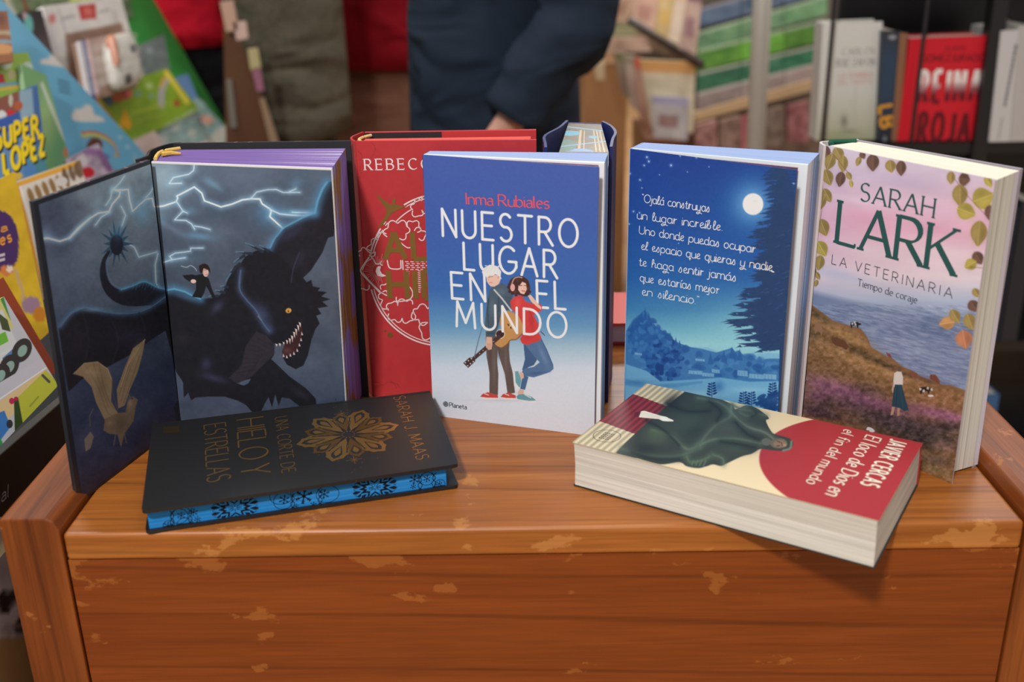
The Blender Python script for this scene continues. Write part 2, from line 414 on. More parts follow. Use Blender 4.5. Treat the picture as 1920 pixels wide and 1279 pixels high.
def lettering(mb, cv, text, pL, pR, pT, col, mat, layer=4, w=.1, thin=None, serif=0, gap=.2, space=.4, cap=False, slant=0, cursive=False, onto=None, xo=0, topcol=None):
    """writes text on a sheet from pL to pR along the baseline, capitals reaching pT; onto: paint into the canvas instead"""
    a, b, t = cv.uv([pL, pR, pT])
    L = np.linalg.norm(b - a); ex = (b - a) / L; ey = np.array([-ex[1], ex[0]])
    hgt = abs((t - a) @ ey)
    font = CUR if cursive else G
    gl, tw = glyphs(text, gap, space, font)
    sx = L / tw
    W = lambda p: a + ex * (p[0] * sx + slant * p[1] * hgt) + ey * (p[1] * hgt)
    n30 = R(28)
    layer0, k_s = layer, 0
    if cursive:      # joining strokes
        for (c0, xa, wa, _), (c1, xb, wb, _) in zip(gl, gl[1:]):
            if xb - xa - wa < gap * 1.5 and c0 in 'acdehilmntuáí' and c1 not in '."':
                y1 = .34 if c1 in 'aceodgqsá' else .52
                P = smooth([W((xa + wa - .03, .06)), W((xa + wa + (xb - xa - wa) * .45, .03)), W((xb + (.03 if c1 in 'aceodgqsá' else .0), y1))], 5)
                mb.ribbon(cv, P, w * hgt * .8, col, mat, layer - .2)
    for ch, x0, gw, strokes in gl:
        ends = {}
        for st in strokes:
            for q, o in ((st[0], st[1]), (st[-1], st[-2])):
                if abs(o[1] - q[1]) > .25 * abs(o[0] - q[0]): ends[tuple(np.round(q, 3))] = ends.get(tuple(np.round(q, 3)), 0) + 1
        for st in strokes:
            k_s += 1; layer = layer0 + .1 * (k_s % 5)
            pts = [(x0 + x, y) for x, y in st]
            if cursive and len(pts) > 2: pts = [tuple(q) for q in smooth(pts, 4)]
            P = np.array([W(p) for p in pts])
            if len(P) == 2 and onto is None: P = np.array([P[0], (P[0] + P[1]) / 2, P[1]])
            d = np.gradient(P, axis=0); ang = np.arctan2(d @ ey, d @ ex)
            th = w * hgt if thin is None else hgt * (thin + (w - thin) * np.clip(np.abs(np.sin(ang - n30)), 0, 1) ** 1.3)
            if onto is not None:
                q = hmap(cv.H, P)
                sc = np.linalg.norm(hmap(cv.H, [a, a + ey * hgt])[0] - hmap(cv.H, [a, a + ey * hgt])[1]) / hgt
                tf = cv.tf; cv.tf = (0, 0, 1)
                cv.line(q, np.max(th) * sc, col, soft=1.0); cv.tf = tf
                continue
            if callable(col):
                k_ = np.linspace(0, len(P) - 1, 17 if len(P) < 8 else len(P)); P = np.stack([np.interp(k_, np.arange(len(P)), P[:, j]) for j in (0, 1)], 1)
                th = np.interp(k_, np.arange(len(np.atleast_1d(th))), th) if np.ndim(th) else th
                mb.ribbon(cv, P, th, np.repeat(col((P - a) @ ey / hgt), 2, axis=0), mat, layer); continue
            mb.ribbon(cv, P, th, col, mat, layer, cap)
            if serif:
                for k, dr in ((0, -1), (-1, 1)):
                    if ends.get(tuple(np.round(st[k], 3)), 0) > 1: continue
                    y = st[k][1]; dd = d[k]
                    if abs(dd @ ey) > .45 * np.linalg.norm(dd) and (abs(y) < .02 or abs(y - 1) < .03 or abs(y - .64) < .01):
                        c = P[k]; hw = serif * hgt / 2
                        two = y < .5 or y > .9
                        mb.ribbon(cv, [c - ex * hw, c + ex * (hw if two else .3 * hw)], hgt * max(thin or w, .06), col, mat, layer)
                    elif abs(dd @ ey) < .2 * np.linalg.norm(dd) and len(st) == 2 and ch in 'EFLTZ':
                        c = P[k]; hw = serif * hgt * .4
                        mb.ribbon(cv, [c - ey * hw * (.2 if y < .02 else 1), c + ey * hw * (.2 if y > .98 else 1)], hgt * max(thin or w, .055), col, mat, layer)

# ------------------------------------------------------------------ materials (all node based; Col = the thing's own colours)
def new_mat(name):
    m = bpy.data.materials.new(name); m.use_nodes = True
    return m, m.node_tree, m.node_tree.nodes['Principled BSDF']
def colmat(name, rough=.5, metal=0, grain=0, gscale=600, bump=0, coat=0, spec=.5, fold=0):
    m, t, b = new_mat(name)
    a = t.nodes.new('ShaderNodeAttribute'); a.attribute_name = 'Col'
    out = a.outputs['Color']
    if grain or bump:
        co = t.nodes.new('ShaderNodeTexCoord'); no = t.nodes.new('ShaderNodeTexNoise')
        no.inputs['Scale'].default_value = gscale; no.inputs['Detail'].default_value = 3
        t.links.new(co.outputs['Object'], no.inputs['Vector'])
        if grain:
            mr = t.nodes.new('ShaderNodeMapRange'); mr.inputs[3].default_value = 1 - grain; mr.inputs[4].default_value = 1 + grain
            t.links.new(no.outputs['Fac'], mr.inputs[0])
            mx = t.nodes.new('ShaderNodeVectorMath'); mx.operation = 'SCALE'
            t.links.new(out, mx.inputs[0]); t.links.new(mr.outputs[0], mx.inputs['Scale'])
            out = mx.outputs[0]
        if bump:
            bp = t.nodes.new('ShaderNodeBump'); bp.inputs['Strength'].default_value = bump; bp.inputs['Distance'].default_value = .001
            t.links.new(no.outputs['Fac'], bp.inputs['Height']); t.links.new(bp.outputs[0], b.inputs['Normal'])
    if fold:
        fm = t.nodes.new('ShaderNodeMapping'); fm.inputs['Scale'].default_value = (5, 5, 11); fm.inputs['Rotation'].default_value = (0, .7, 0)
        fn = t.nodes.new('ShaderNodeTexNoise'); fn.inputs['Scale'].default_value = 1; fn.inputs['Detail'].default_value = 1.5; fn.inputs['Distortion'].default_value = .8
        t.links.new(co.outputs['Object'], fm.inputs[0]); t.links.new(fm.outputs[0], fn.inputs['Vector'])
        fb = t.nodes.new('ShaderNodeBump'); fb.inputs['Strength'].default_value = fold; fb.inputs['Distance'].default_value = .05
        t.links.new(fn.outputs['Fac'], fb.inputs['Height']); t.links.new(fb.outputs[0], b.inputs['Normal'])
    t.links.new(out, b.inputs['Base Color'])
    b.inputs['Roughness'].default_value = rough; b.inputs['Metallic'].default_value = metal
    b.inputs['Coat Weight'].default_value = coat; b.inputs['Coat Roughness'].default_value = .25
    b.inputs['Specular IOR Level'].default_value = spec
    return m
M_PRINT = colmat('coated_print', .42, spec=.35)
M_MATTE = colmat('matte_print', .6, spec=.3)
M_PAPER = colmat('page_paper', .85, spec=.2)
M_BLACK = colmat('soft_touch_black', .42, spec=.5)
M_CLOTH = colmat('woven_cloth', .95, grain=.22, gscale=500, bump=.3, spec=.1)
M_SMOOTH = colmat('fine_cloth', .9, grain=.10, gscale=900, spec=.1, fold=.8)
M_TWEED = colmat('tweed_cloth', .95, grain=.45, gscale=90, spec=.05, fold=.7)
M_SKIN = colmat('skin', .5, grain=.06, gscale=60)
M_PLASTIC = colmat('satin_plastic', .35, grain=.03, gscale=40)
M_METAL = colmat('painted_metal', .4, grain=.05, gscale=30)
M_GOLD = colmat('gold_foil', .34, metal=.75)
M_GLINT = colmat('shiny_card', .2, grain=.05, gscale=50, coat=.4)

def wood(name, dark, light, wear, rough, axis=0, wearz=None, seed=0, wear_amt=.5):
    m, t, b = new_mat(name)
    N, L = t.nodes, t.links
    co = N.new('ShaderNodeTexCoord')
    mp = N.new('ShaderNodeMapping'); sc = [62, 62, 62]
    for a_ in (axis if isinstance(axis, tuple) else (axis,)): sc[a_] = 3.0
    mp.inputs['Scale'].default_value = sc; mp.inputs['Location'].default_value = (seed, seed * .7, seed * .3)
    L.new(co.outputs['Object'], mp.inputs[0])
    n1 = N.new('ShaderNodeTexNoise'); n1.inputs['Scale'].default_value = 1.0; n1.inputs['Detail'].default_value = 6; n1.inputs['Distortion'].default_value = .8
    L.new(mp.outputs[0], n1.inputs['Vector'])
    cr = N.new('ShaderNodeValToRGB')
    cr.color_ramp.elements[0].position = .25; cr.color_ramp.elements[0].color = (*alb(dark), 1)
    cr.color_ramp.elements[1].position = .74; cr.color_ramp.elements[1].color = (*alb(light), 1)
    L.new(n1.outputs['Fac'], cr.inputs[0])
    # fine pores
    mp2 = N.new('ShaderNodeMapping'); s2 = [520, 520, 520]
    for a_ in (axis if isinstance(axis, tuple) else (axis,)): s2[a_] = 16
    mp2.inputs['Scale'].default_value = s2; L.new(co.outputs['Object'], mp2.inputs[0])
    n2 = N.new('ShaderNodeTexNoise'); n2.inputs['Scale'].default_value = 1; n2.inputs['Detail'].default_value = 2
    L.new(mp2.outputs[0], n2.inputs['Vector'])
    mr = N.new('ShaderNodeMapRange'); mr.inputs[1].default_value = .3; mr.inputs[2].default_value = .7; mr.inputs[3].default_value = .84; mr.inputs[4].default_value = 1.1
    L.new(n2.outputs['Fac'], mr.inputs[0])
    vm = N.new('ShaderNodeVectorMath'); vm.operation = 'SCALE'
    L.new(cr.outputs[0], vm.inputs[0]); L.new(mr.outputs[0], vm.inputs['Scale'])
    # growth-ring hairlines
    wv = N.new('ShaderNodeTexWave'); wv.wave_type = 'BANDS'; wv.bands_direction = 'DIAGONAL'
    wv.inputs['Scale'].default_value = 1; wv.inputs['Distortion'].default_value = 7; wv.inputs['Detail'].default_value = 2; wv.inputs['Detail Scale'].default_value = .6
    mw = N.new('ShaderNodeMapping'); sw = [16, 16, 16]
    for a_ in (axis if isinstance(axis, tuple) else (axis,)): sw[a_] = .7
    mw.inputs['Scale'].default_value = sw; mw.inputs['Location'].default_value = (seed * .31, seed * .17, seed * .23)
    L.new(co.outputs['Object'], mw.inputs[0]); L.new(mw.outputs[0], wv.inputs['Vector'])
    mv = N.new('ShaderNodeMapRange'); mv.inputs[1].default_value = .972; mv.inputs[2].default_value = 1.0; mv.inputs[3].default_value = 1.0; mv.inputs[4].default_value = .72
    L.new(wv.outputs['Fac'], mv.inputs[0])
    v2 = N.new('ShaderNodeVectorMath'); v2.operation = 'SCALE'; L.new(vm.outputs[0], v2.inputs[0]); L.new(mv.outputs[0], v2.inputs['Scale']); vm = v2
    # worn varnish: islands of bare wood
    n3 = N.new('ShaderNodeTexNoise'); n3.inputs['Scale'].default_value = 15; n3.inputs['Detail'].default_value = 7; n3.inputs['Roughness'].default_value = .62
    mp3 = N.new('ShaderNodeMapping'); mp3.inputs['Location'].default_value = (seed * 3.1, 1.3, seed); mp3.inputs['Scale'].default_value = (1, 1, 1.6)
    L.new(co.outputs['Object'], mp3.inputs[0]); L.new(mp3.outputs[0], n3.inputs['Vector'])
    fac = n3.outputs['Fac']
    if wearz:
        sx = N.new('ShaderNodeSeparateXYZ'); L.new(co.outputs['Object'], sx.inputs[0])
        wr = N.new('ShaderNodeMapRange'); wr.inputs[1].default_value, wr.inputs[2].default_value = wearz[1], wearz[2]
        wr.inputs[3].default_value, wr.inputs[4].default_value = wearz[3], wearz[4]
        L.new(sx.outputs[wearz[0]], wr.inputs[0])
        ad = N.new('ShaderNodeMath'); ad.operation = 'ADD'; L.new(fac, ad.inputs[0]); L.new(wr.outputs[0], ad.inputs[1]); fac = ad.outputs[0]
    n4 = N.new('ShaderNodeTexNoise'); n4.inputs['Scale'].default_value = 46; n4.inputs['Detail'].default_value = 5
    mp4 = N.new('ShaderNodeMapping'); mp4.inputs['Scale'].default_value = (.6, .6, 1.5); mp4.inputs['Rotation'].default_value = (0, .5, 0); L.new(co.outputs['Object'], mp4.inputs[0]); L.new(mp4.outputs[0], n4.inputs['Vector'])
    m4 = N.new('ShaderNodeMath'); m4.operation = 'MULTIPLY_ADD'; m4.inputs[1].default_value = .5; m4.inputs[2].default_value = -.25; L.new(n4.outputs['Fac'], m4.inputs[0])
    a4 = N.new('ShaderNodeMath'); a4.operation = 'ADD'; L.new(fac, a4.inputs[0]); L.new(m4.outputs[0], a4.inputs[1]); fac = a4.outputs[0]
    th = N.new('ShaderNodeMapRange'); th.inputs[1].default_value = .655; th.inputs[2].default_value = .675; th.inputs[4].default_value = wear_amt
    L.new(fac, th.inputs[0])
    mx = N.new('ShaderNodeMix'); mx.data_type = 'RGBA'
    L.new(th.outputs[0], mx.inputs[0]); L.new(vm.outputs[0], mx.inputs[6]); mx.inputs[7].default_value = (*alb(wear), 1)
    L.new(mx.outputs[2], b.inputs['Base Color'])
    r2 = N.new('ShaderNodeMapRange'); r2.inputs[3].default_value = rough; r2.inputs[4].default_value = rough + .25
    L.new(th.outputs[0], r2.inputs[0]); L.new(r2.outputs[0], b.inputs['Roughness'])
    bp = N.new('ShaderNodeBump'); bp.inputs['Strength'].default_value = .12; bp.inputs['Distance'].default_value = .0006
    L.new(n2.outputs['Fac'], bp.inputs['Height']); L.new(bp.outputs[0], b.inputs['Normal'])
    b.inputs['Coat Weight'].default_value = .12; b.inputs['Coat Roughness'].default_value = .25; b.inputs['Specular IOR Level'].default_value = .35
    return m
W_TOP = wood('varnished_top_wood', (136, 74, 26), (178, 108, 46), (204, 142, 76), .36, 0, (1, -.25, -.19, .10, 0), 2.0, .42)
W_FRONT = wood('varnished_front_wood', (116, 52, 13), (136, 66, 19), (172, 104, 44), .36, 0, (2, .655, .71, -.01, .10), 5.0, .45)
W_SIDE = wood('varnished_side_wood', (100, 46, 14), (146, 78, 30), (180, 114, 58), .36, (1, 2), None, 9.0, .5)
W_POST = wood('varnished_post_wood', (96, 40, 16), (148, 74, 34), (178, 108, 56), .38, 2, None, 3.0, .5)

def tiled(name, a, b_, scale, rough, spot=None):
    m, t, bs = new_mat(name)
    N, L = t.nodes, t.links
    co = N.new('ShaderNodeTexCoord'); n = N.new('ShaderNodeTexNoise'); n.inputs['Scale'].default_value = scale; n.inputs['Detail'].default_value = 5
    L.new(co.outputs['Object'], n.inputs['Vector'])
    cr = N.new('ShaderNodeValToRGB'); cr.color_ramp.elements[0].position = .35; cr.color_ramp.elements[1].position = .65
    cr.color_ramp.elements[0].color = (*alb(a), 1); cr.color_ramp.elements[1].color = (*alb(b_), 1)
    L.new(n.outputs['Fac'], cr.inputs[0]); out = cr.outputs[0]
    if spot:
        v = N.new('ShaderNodeTexVoronoi'); v.inputs['Scale'].default_value = 13; L.new(co.outputs['Object'], v.inputs['Vector'])
        mr = N.new('ShaderNodeMapRange'); mr.inputs[1].default_value = .16; mr.inputs[2].default_value = .30; mr.inputs[3].default_value = .5; mr.inputs[4].default_value = 0
        L.new(v.outputs['Distance'], mr.inputs[0])
        mx = N.new('ShaderNodeMix'); mx.data_type = 'RGBA'; L.new(mr.outputs[0], mx.inputs[0]); L.new(out, mx.inputs[6]); mx.inputs[7].default_value = (*alb(spot), 1)
        out = mx.outputs[2]
    L.new(out, bs.inputs['Base Color']); bs.inputs['Roughness'].default_value = rough
    return m
M_FLOOR = tiled('speckled_floor', (178, 132, 88), (200, 156, 108), 3, .5, (120, 84, 58))
M_WALL = tiled('dim_plaster', (66, 52, 42), (84, 66, 52), 2, .8)

# ------------------------------------------------------------------ the setting
def slab_box(name, c, d, m):
    b = MB(); b.box(c, d, (.5, .5, .5), m); return structure(b.build(name))
slab_box('floor', (0, 3.5, -.02), (12, 11, .02), M_FLOOR)
slab_box('wall_back', (0, 8.6, 0), (12, .1, 3.2), M_WALL)

# ------------------------------------------------------------------ the wooden chest
chest = thing('wooden_chest', (0.018, .90, 0), 'worn varnished brown wooden chest the displayed books stand on', 'chest')
CR = R(-.55)
def cl(x, y, z): # chest-local to world: x across, y back from the front edge
    return np.array([.018 + x * math.cos(CR) - (y) * math.sin(CR), .6685 + x * math.sin(CR) + y * math.cos(CR), z + TOP])
def cbox(b, x0, x1, y0, y1, z0, z1, m):
    b.hexa([cl(x0, y0, z0), cl(x1, y0, z0), cl(x1, y1, z0), cl(x0, y1, z0)], [cl(x0, y0, z1), cl(x1, y0, z1), cl(x1, y1, z1), cl(x0, y1, z1)], (.3, .15, .06), m)
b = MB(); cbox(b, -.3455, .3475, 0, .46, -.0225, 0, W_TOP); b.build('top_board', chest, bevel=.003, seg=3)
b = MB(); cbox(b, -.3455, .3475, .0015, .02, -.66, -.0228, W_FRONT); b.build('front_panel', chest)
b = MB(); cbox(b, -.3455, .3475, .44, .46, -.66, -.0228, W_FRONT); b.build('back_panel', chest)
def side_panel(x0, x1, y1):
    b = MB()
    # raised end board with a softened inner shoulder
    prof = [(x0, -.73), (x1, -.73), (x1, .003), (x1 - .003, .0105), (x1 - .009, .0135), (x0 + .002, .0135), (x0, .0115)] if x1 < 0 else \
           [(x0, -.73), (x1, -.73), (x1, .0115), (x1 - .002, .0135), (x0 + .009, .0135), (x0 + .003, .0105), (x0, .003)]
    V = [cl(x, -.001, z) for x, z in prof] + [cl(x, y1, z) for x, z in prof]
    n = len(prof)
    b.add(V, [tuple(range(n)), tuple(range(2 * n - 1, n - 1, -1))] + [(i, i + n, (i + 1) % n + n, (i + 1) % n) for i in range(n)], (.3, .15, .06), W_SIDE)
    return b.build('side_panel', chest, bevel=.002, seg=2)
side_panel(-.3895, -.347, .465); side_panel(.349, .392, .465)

# ------------------------------------------------------------------ books: shared bits
W3 = lambda x, y, z: np.array([x, y, TOP + z])
_ps = [0]
def pages_fn(col, lines=40, amp=10, axis=0, front=None, tint=None):
    """page edges: fine lines across the thickness"""
    _ps[0] += 1; sd = _ps[0] * 13.7
    def f(u, v):
        k = u if axis == 0 else v
        o = v if axis == 0 else u
        n = (fbm(k * lines + sd, k * 0 + sd, 2) - .5) * 2 * amp + (fbm(k * 7 + sd, o * 2 + sd, 2) - .5) * amp
        c = np.array(col, float)[None] + n[:, None]
        if front is not None:
            a = np.clip((front[0] - k) / max(front[1], 1e-4) + .5, 0, 1)[:, None]
            c = c * (1 - a) + np.array(front[2], float)[None] * a
        return c
    return f
def block(b, fl, fr, br, bl, z0, z1, top, fore, mat=M_PAPER, foot=(150, 145, 135), spine=(170, 165, 155), nk=70, low=None):
    """page block standing up: plan corners front-left, front-right, back-right, back-left (x, y)"""
    T = [W3(*p, z1) for p in (fl, fr, br, bl)]; B = [W3(*p, z0) for p in (low or (fl, fr, br, bl))]
    b.patch([T[3], T[2], T[1], T[0]], 6, nk, lambda u, v: top(u, 1 - v), mat)           # v: back -> front, so 1-v = 0 at the front
    b.patch([T[1], T[2], B[2], B[1]], nk, 40, fore, mat)
    b.quad([T[0], T[1], B[1], B[0]], alb(fore(np.array([0.]), np.array([.5]))[0]), mat)
    b.quad([T[2], T[3], B[3], B[2]], alb(spine), mat)
    b.quad([T[3], T[0], B[0], B[3]], alb(spine), mat)
    b.quad([B[0], B[1], B[2], B[3]], alb(foot), mat)
def vslab(b, p, q, z0, z1, th, col, mat):
    """upright board whose outer face runs p -> q as seen from outside"""
    b.slab([W3(*p, z1), W3(*q, z1), W3(*q, z0), W3(*p, z0)], th, col, mat)
def curved_spine(b, pts, z0, z1, th, col, mat):
    pts = smooth(pts, 5); m = len(pts)
    t = np.gradient(pts, axis=0); t /= np.linalg.norm(t, axis=1)[:, None]
    n = np.c_[t[:, 1], -t[:, 0]]
    o, i = pts, pts - n * th
    V = [W3(*p, z) for z in (z0, z1) for p in list(o) + list(i)]
    k = 2 * m
    F = []
    for j in range(m - 1):
        F += [(j, j + 1, k + j + 1, k + j), (m + j + 1, m + j, k + m + j, k + m + j + 1), (k + j, k + j + 1, k + m + j + 1, k + m + j), (j + 1, j, m + j, m + j + 1)]
    F += [(0, k, k + m, m), (m - 1, 2 * m - 1, k + 2 * m - 1, k + m - 1)]
    b.add(V, F, alb(col), mat)
def xy(px, z): return tuple(unproj(px, z)[:2])
def extend(pt, px_top, z_top): return pt
WHITE = (226, 226, 228)

# ------------------------------------------------------------------ open book with the winged-beast endpapers
HB, HP = .2365, .2335
bd_out, bd_hin = np.array(xy((62, 378), HB)), np.array(xy((281, 300), HB))
bd_out_b, bd_hin_b = np.array(xy((147, 945), 0)), np.array([-.2915, .849])
t = thing('open_hardcover_book', W3(-.22, .86, 0), 'black hardcover standing open at stormy endpapers with a black dragon, purple page edges', 'book')
bq = np.array([W3(*bd_out, HB), W3(*bd_hin, HB), W3(*bd_hin_b, 0), W3(*bd_out_b, 0)])
b = MB(); b.slab(bq, .0032, alb((34, 35, 40)), M_BLACK)
n = nrm(bq)
# endpaper pasted on the inside of the board
def inset(q, l, tp, r, bt):
    q = np.array(q); f = lambda u, v: q[0] * (1 - u) * (1 - v) + q[1] * u * (1 - v) + q[2] * u * v + q[3] * (1 - u) * v
    return np.array([f(l, tp), f(1 - r, tp), f(1 - r, 1 - bt), f(l, 1 - bt)])
cv = Canvas(inset(bq, .035, .014, .0, .012), 230, 500)
cv.grad([(300, (124, 144, 154)), (420, (88, 102, 122)), (560, (72, 86, 106)), (640, (58, 68, 90)), (760, (50, 58, 84)), (930, (44, 44, 62))])
cv.blob(240, 420, 70, 130, (130, 150, 160), .45); cv.blob(90, 420, 45, 60, (64, 72, 96), .8)
cv.noise((34, 34, 34), 40, 46, 4, 3)
cv.tf = (40, 240, 1 / 6)
for x, y, rx, ry, c, a in ((380, 900, 90, 130, (62, 70, 94), .6), (640, 890, 80, 60, (70, 78, 100), .5), (1340, 590, 50, 60, (96, 108, 124), .6), (860, 850, 60, 90, (150, 185, 205), .35), (1350, 930, 90, 130, (110, 170, 205), .55), (280, 1180, 90, 90, (130, 165, 200), .45), (1240, 650, 40, 60, (100, 116, 130), .5)):
    cv.blob(x, y, rx, ry, c, a)
LT = (214, 228, 238)
def bolt(pts, w=2.4, a=.95, g=6): cv.line(pts, w, LT, a, 1.3, g, (150, 196, 224), .42)
bolt([(190, 1235), (300, 1230), (430, 1262), (540, 1225), (640, 1110), (780, 1000), (860, 950), (985, 930), (1020, 850), (1100, 760), (1110, 712), (1030, 690)], 2.6)
bolt([(1030, 690), (1130, 692), (1200, 685), (1215, 800), (1250, 925), (1330, 850), (1400, 790), (1470, 780), (1490, 870), (1530, 890)], 2.2)
for q in ([(1030, 690), (1110, 610), (1160, 540)], [(1020, 700), (1000, 790), (950, 860)], [(985, 940), (900, 990), (830, 1080)], [(1400, 770), (1450, 720), (1490, 650)], [(1120, 870), (1170, 970), (1130, 1085)], [(540, 1225), (650, 1120), (760, 1010)]):
    bolt(q, 1.6, .75, 4)
cv.tf = (60, 250, .555)
bolt([(320, 365), (345, 380), (360, 412), (395, 402), (420, 395)], 1.8, .8, 4); bolt([(424, 400), (415, 440), (418, 500), (428, 515)], 1.8, .8, 4)
DK = (27, 27, 35)
cv.fill([(88, 652), (130, 602), (175, 582), (210, 590), (300, 602), (380, 590), (450, 545), (470, 520), (540, 500), (540, 960), (500, 900), (482, 780), (450, 660), (400, 692), (330, 742), (240, 790), (170, 822), (122, 866), (105, 760)], DK, 1, 1.6)
cv.fill([(262, 385), (236, 420), (228, 470), (240, 520), (270, 556), (320, 576), (400, 574), (480, 562), (480, 518), (430, 518), (380, 497), (340, 510), (300, 522), (268, 505), (252, 475), (248, 430), (262, 400)], (30, 32, 44), 1, 1.4, True)
cv.line([(262, 402), (250, 430), (256, 475), (270, 503), (300, 519)], 1.2, (90, 130, 160), .7, 1.2)
cv.line([(300, 521), (340, 508), (380, 494), (430, 516), (480, 524), (520, 540)], 2.0, (96, 160, 196), .9, 1.5, 4, (80, 150, 190), .5, True)
cv.line([(95, 645), (130, 602), (175, 582), (210, 590), (300, 602), (380, 590), (450, 545), (500, 502)], 2.0, (84, 116, 150), .9, 1.6, 6, (80, 120, 160), .45, True)
for k in range(16): cv.line([(330 + k * 10, 512 + (k % 3) * 5), (336 + k * 10, 500 + (k % 2) * 4)], 1.1, (70, 120, 150), .6, 1.3)
for q in ([(170, 600), (190, 700), (160, 820)], [(260, 605), (290, 690), (270, 770)], [(360, 598), (380, 650), (370, 710)]): cv.line(q, 2, (40, 42, 56), .7, 3, sm=True)
cv.blob(200, 588, 40, 8, (110, 140, 170), .6)
cv.blob(330, 680, 70, 40, (46, 44, 64), .6); cv.blob(160, 700, 40, 60, (42, 38, 54), .5)
st = []
for i in range(28):
    a = 2 * math.pi * i / 28; r = (66 if i % 4 == 0 else 50) if i % 2 == 0 else 25
    st.append((285 + r * .9 * math.cos(a), 368 + r * 1.25 * math.sin(a)))
cv.fill(st, (44, 74, 98), 1, 1.2); cv.ell(285, 372, 22, 34, (28, 32, 46)); cv.blob(290, 330, 18, 26, (74, 124, 156), .5)
# small pale winged creature
G1, G2, G3 = (142, 120, 90), (112, 94, 72), (168, 148, 116)
cv.fill([(140, 805), (175, 770), (220, 765), (255, 790), (270, 830), (266, 900), (292, 945), (245, 965), (216, 905), (200, 850), (170, 815)], G1, .95, 1.3)
cv.fill([(290, 925), (285, 860), (310, 790), (340, 720), (382, 688), (372, 740), (356, 800), (330, 860), (312, 915)], G1, .95, 1.3)
cv.fill([(245, 960), (290, 940), (315, 938), (322, 905), (340, 884), (357, 895), (350, 920), (342, 970), (312, 1012), (300, 1060), (288, 1015), (262, 1012), (240, 1000)], G2, .95, 1.3)
cv.line([(140, 805), (175, 770), (220, 765), (255, 790), (270, 830)], 1.6, G3, .9); cv.line([(300, 850), (325, 770), (380, 690)], 1.6, G3, .9)
cv.line([(268, 795), (272, 870), (290, 940)], 1.4, (90, 74, 58), .8); cv.blob(235, 850, 18, 50, (100, 84, 66), .5); cv.blob(330, 905, 10, 20, G3, .5)
for q in ([(225, 768), (240, 840), (262, 905), (290, 940)], [(180, 780), (222, 850), (250, 930), (270, 950)], [(205, 768), (232, 850), (258, 920)], [(372, 700), (330, 790), (300, 900)], [(350, 730), (318, 800), (294, 880)], [(362, 745), (335, 830), (308, 910)]): cv.line(q, 1.1, (96, 80, 60), .7, 1.3, sm=True)
cv.blob(200, 800, 30, 14, G3, .5, .3); cv.blob(345, 740, 12, 36, G3, .5, .4); cv.blob(300, 980, 20, 24, (84, 70, 56), .6); cv.blob(262, 975, 12, 10, (140, 122, 96), .6)
cv.ell(338, 892, 2.5, 2.5, (40, 34, 30)); cv.line([(330, 886), (322, 868)], 1.4, G2); cv.line([(282, 1010), (276, 1050)], 2, G2, .8); cv.line([(312, 1012), (318, 1044)], 2, G2, .8)
cv.fill([(196, 1003), (208, 1020), (197, 1060), (180, 1072), (176, 1030)], (120, 108, 96), .9, 1.3)
cv.line([(205, 925), (194, 950), (196, 985)], 1.5, (110, 100, 90), .7)
cv.noise((12, 12, 14), 5, 5, 3, 33); cv.img = np.clip(cv.img * 1.12 + 4, 0, 255)
b.canvas(cv, M_MATTE, 2)
# pinkish sparks on the board's edge
for u in (.18, .36, .44, .78, .93):
    p = bq[0] * (1 - u) + bq[1] * u; d = (bq[1] - bq[0]) * .012
    b.add([p - n * .0001 + W3(0, 0, 0) * 0 + np.array([0, 0, .0001]), p + d + np.array([0, 0, .0001]), p + d - n * .0032 + np.array([0, 0, .0001]), p - n * .0032 + np.array([0, 0, .0001])], [(0, 1, 2, 3)], alb((150, 110, 130)), M_BLACK)
b.build('front_board', t)
# page block
pfl, pfr = np.array(xy((284, 303), HP)), np.array(xy((622, 316), HP))
pbr, pbl = np.array(xy((648, 278), HP)), np.array(xy((316, 281), HP))
plo_l, plo_r = np.array([-.2905, .8485]), np.array([-.1435, .8365])
b = MB()
PU = (108, 84, 144)
def topf(u, v):
    c = pages_fn(PU, 60, 12)(v, u)
    e = np.clip((u - .55) / .45, 0, 1) * (vnoise(v * 55, v * 0) > .72)
    e = np.maximum(e, (v < .035) * 1.0)
    return c * (1 - e[:, None] * .75) + np.array([235, 228, 240]) * e[:, None] * .75
def foref(u, v):
    c = pages_fn((122, 104, 176), 60, 14)(u, v)
    g = fbm(u * 2.2 + 3, v * 7 + 1, 3) + .12 * (fbm(u * 40, v * 3, 2) - .5)
    g = np.clip((g - .47) * 9, 0, 1)[:, None]
    c = c * (1 - g) + (np.array([128, 92, 50])[None] + (fbm(u * 60, v * 2, 2) - .5)[:, None] * 50) * g
    w = ((vnoise(u * 46 + 9, u * 0) > .8) * .6)[:, None] * np.clip(1.1 - u * 1.1, 0, 1)[:, None]
    c = c * (1 - w) + 225 * w
    f = (u < .05)[:, None]
    return np.where(f, 228, c)
block(b, pfl, pfr, pbr, pbl, .003, HP, topf, foref, nk=90, low=[plo_l, plo_r, np.array([-.139, .901]), np.array([-.287, .904])])
pq = np.array([W3(*pfl, HP), W3(*pfr, HP), W3(*plo_r, .003), W3(*plo_l, .003)])
pr = xy((613, 320), HP)
lam = np.linalg.norm(np.array(pr) - pfl) / np.linalg.norm(pfr - pfl)
b.quad(pq + nrm(pq) * EPS, alb((226, 222, 212)), M_PAPER)
b.build('page_block', t)
cv = Canvas(inset(pq, 0.0, .006, 1 - lam, .0), 330, 480)
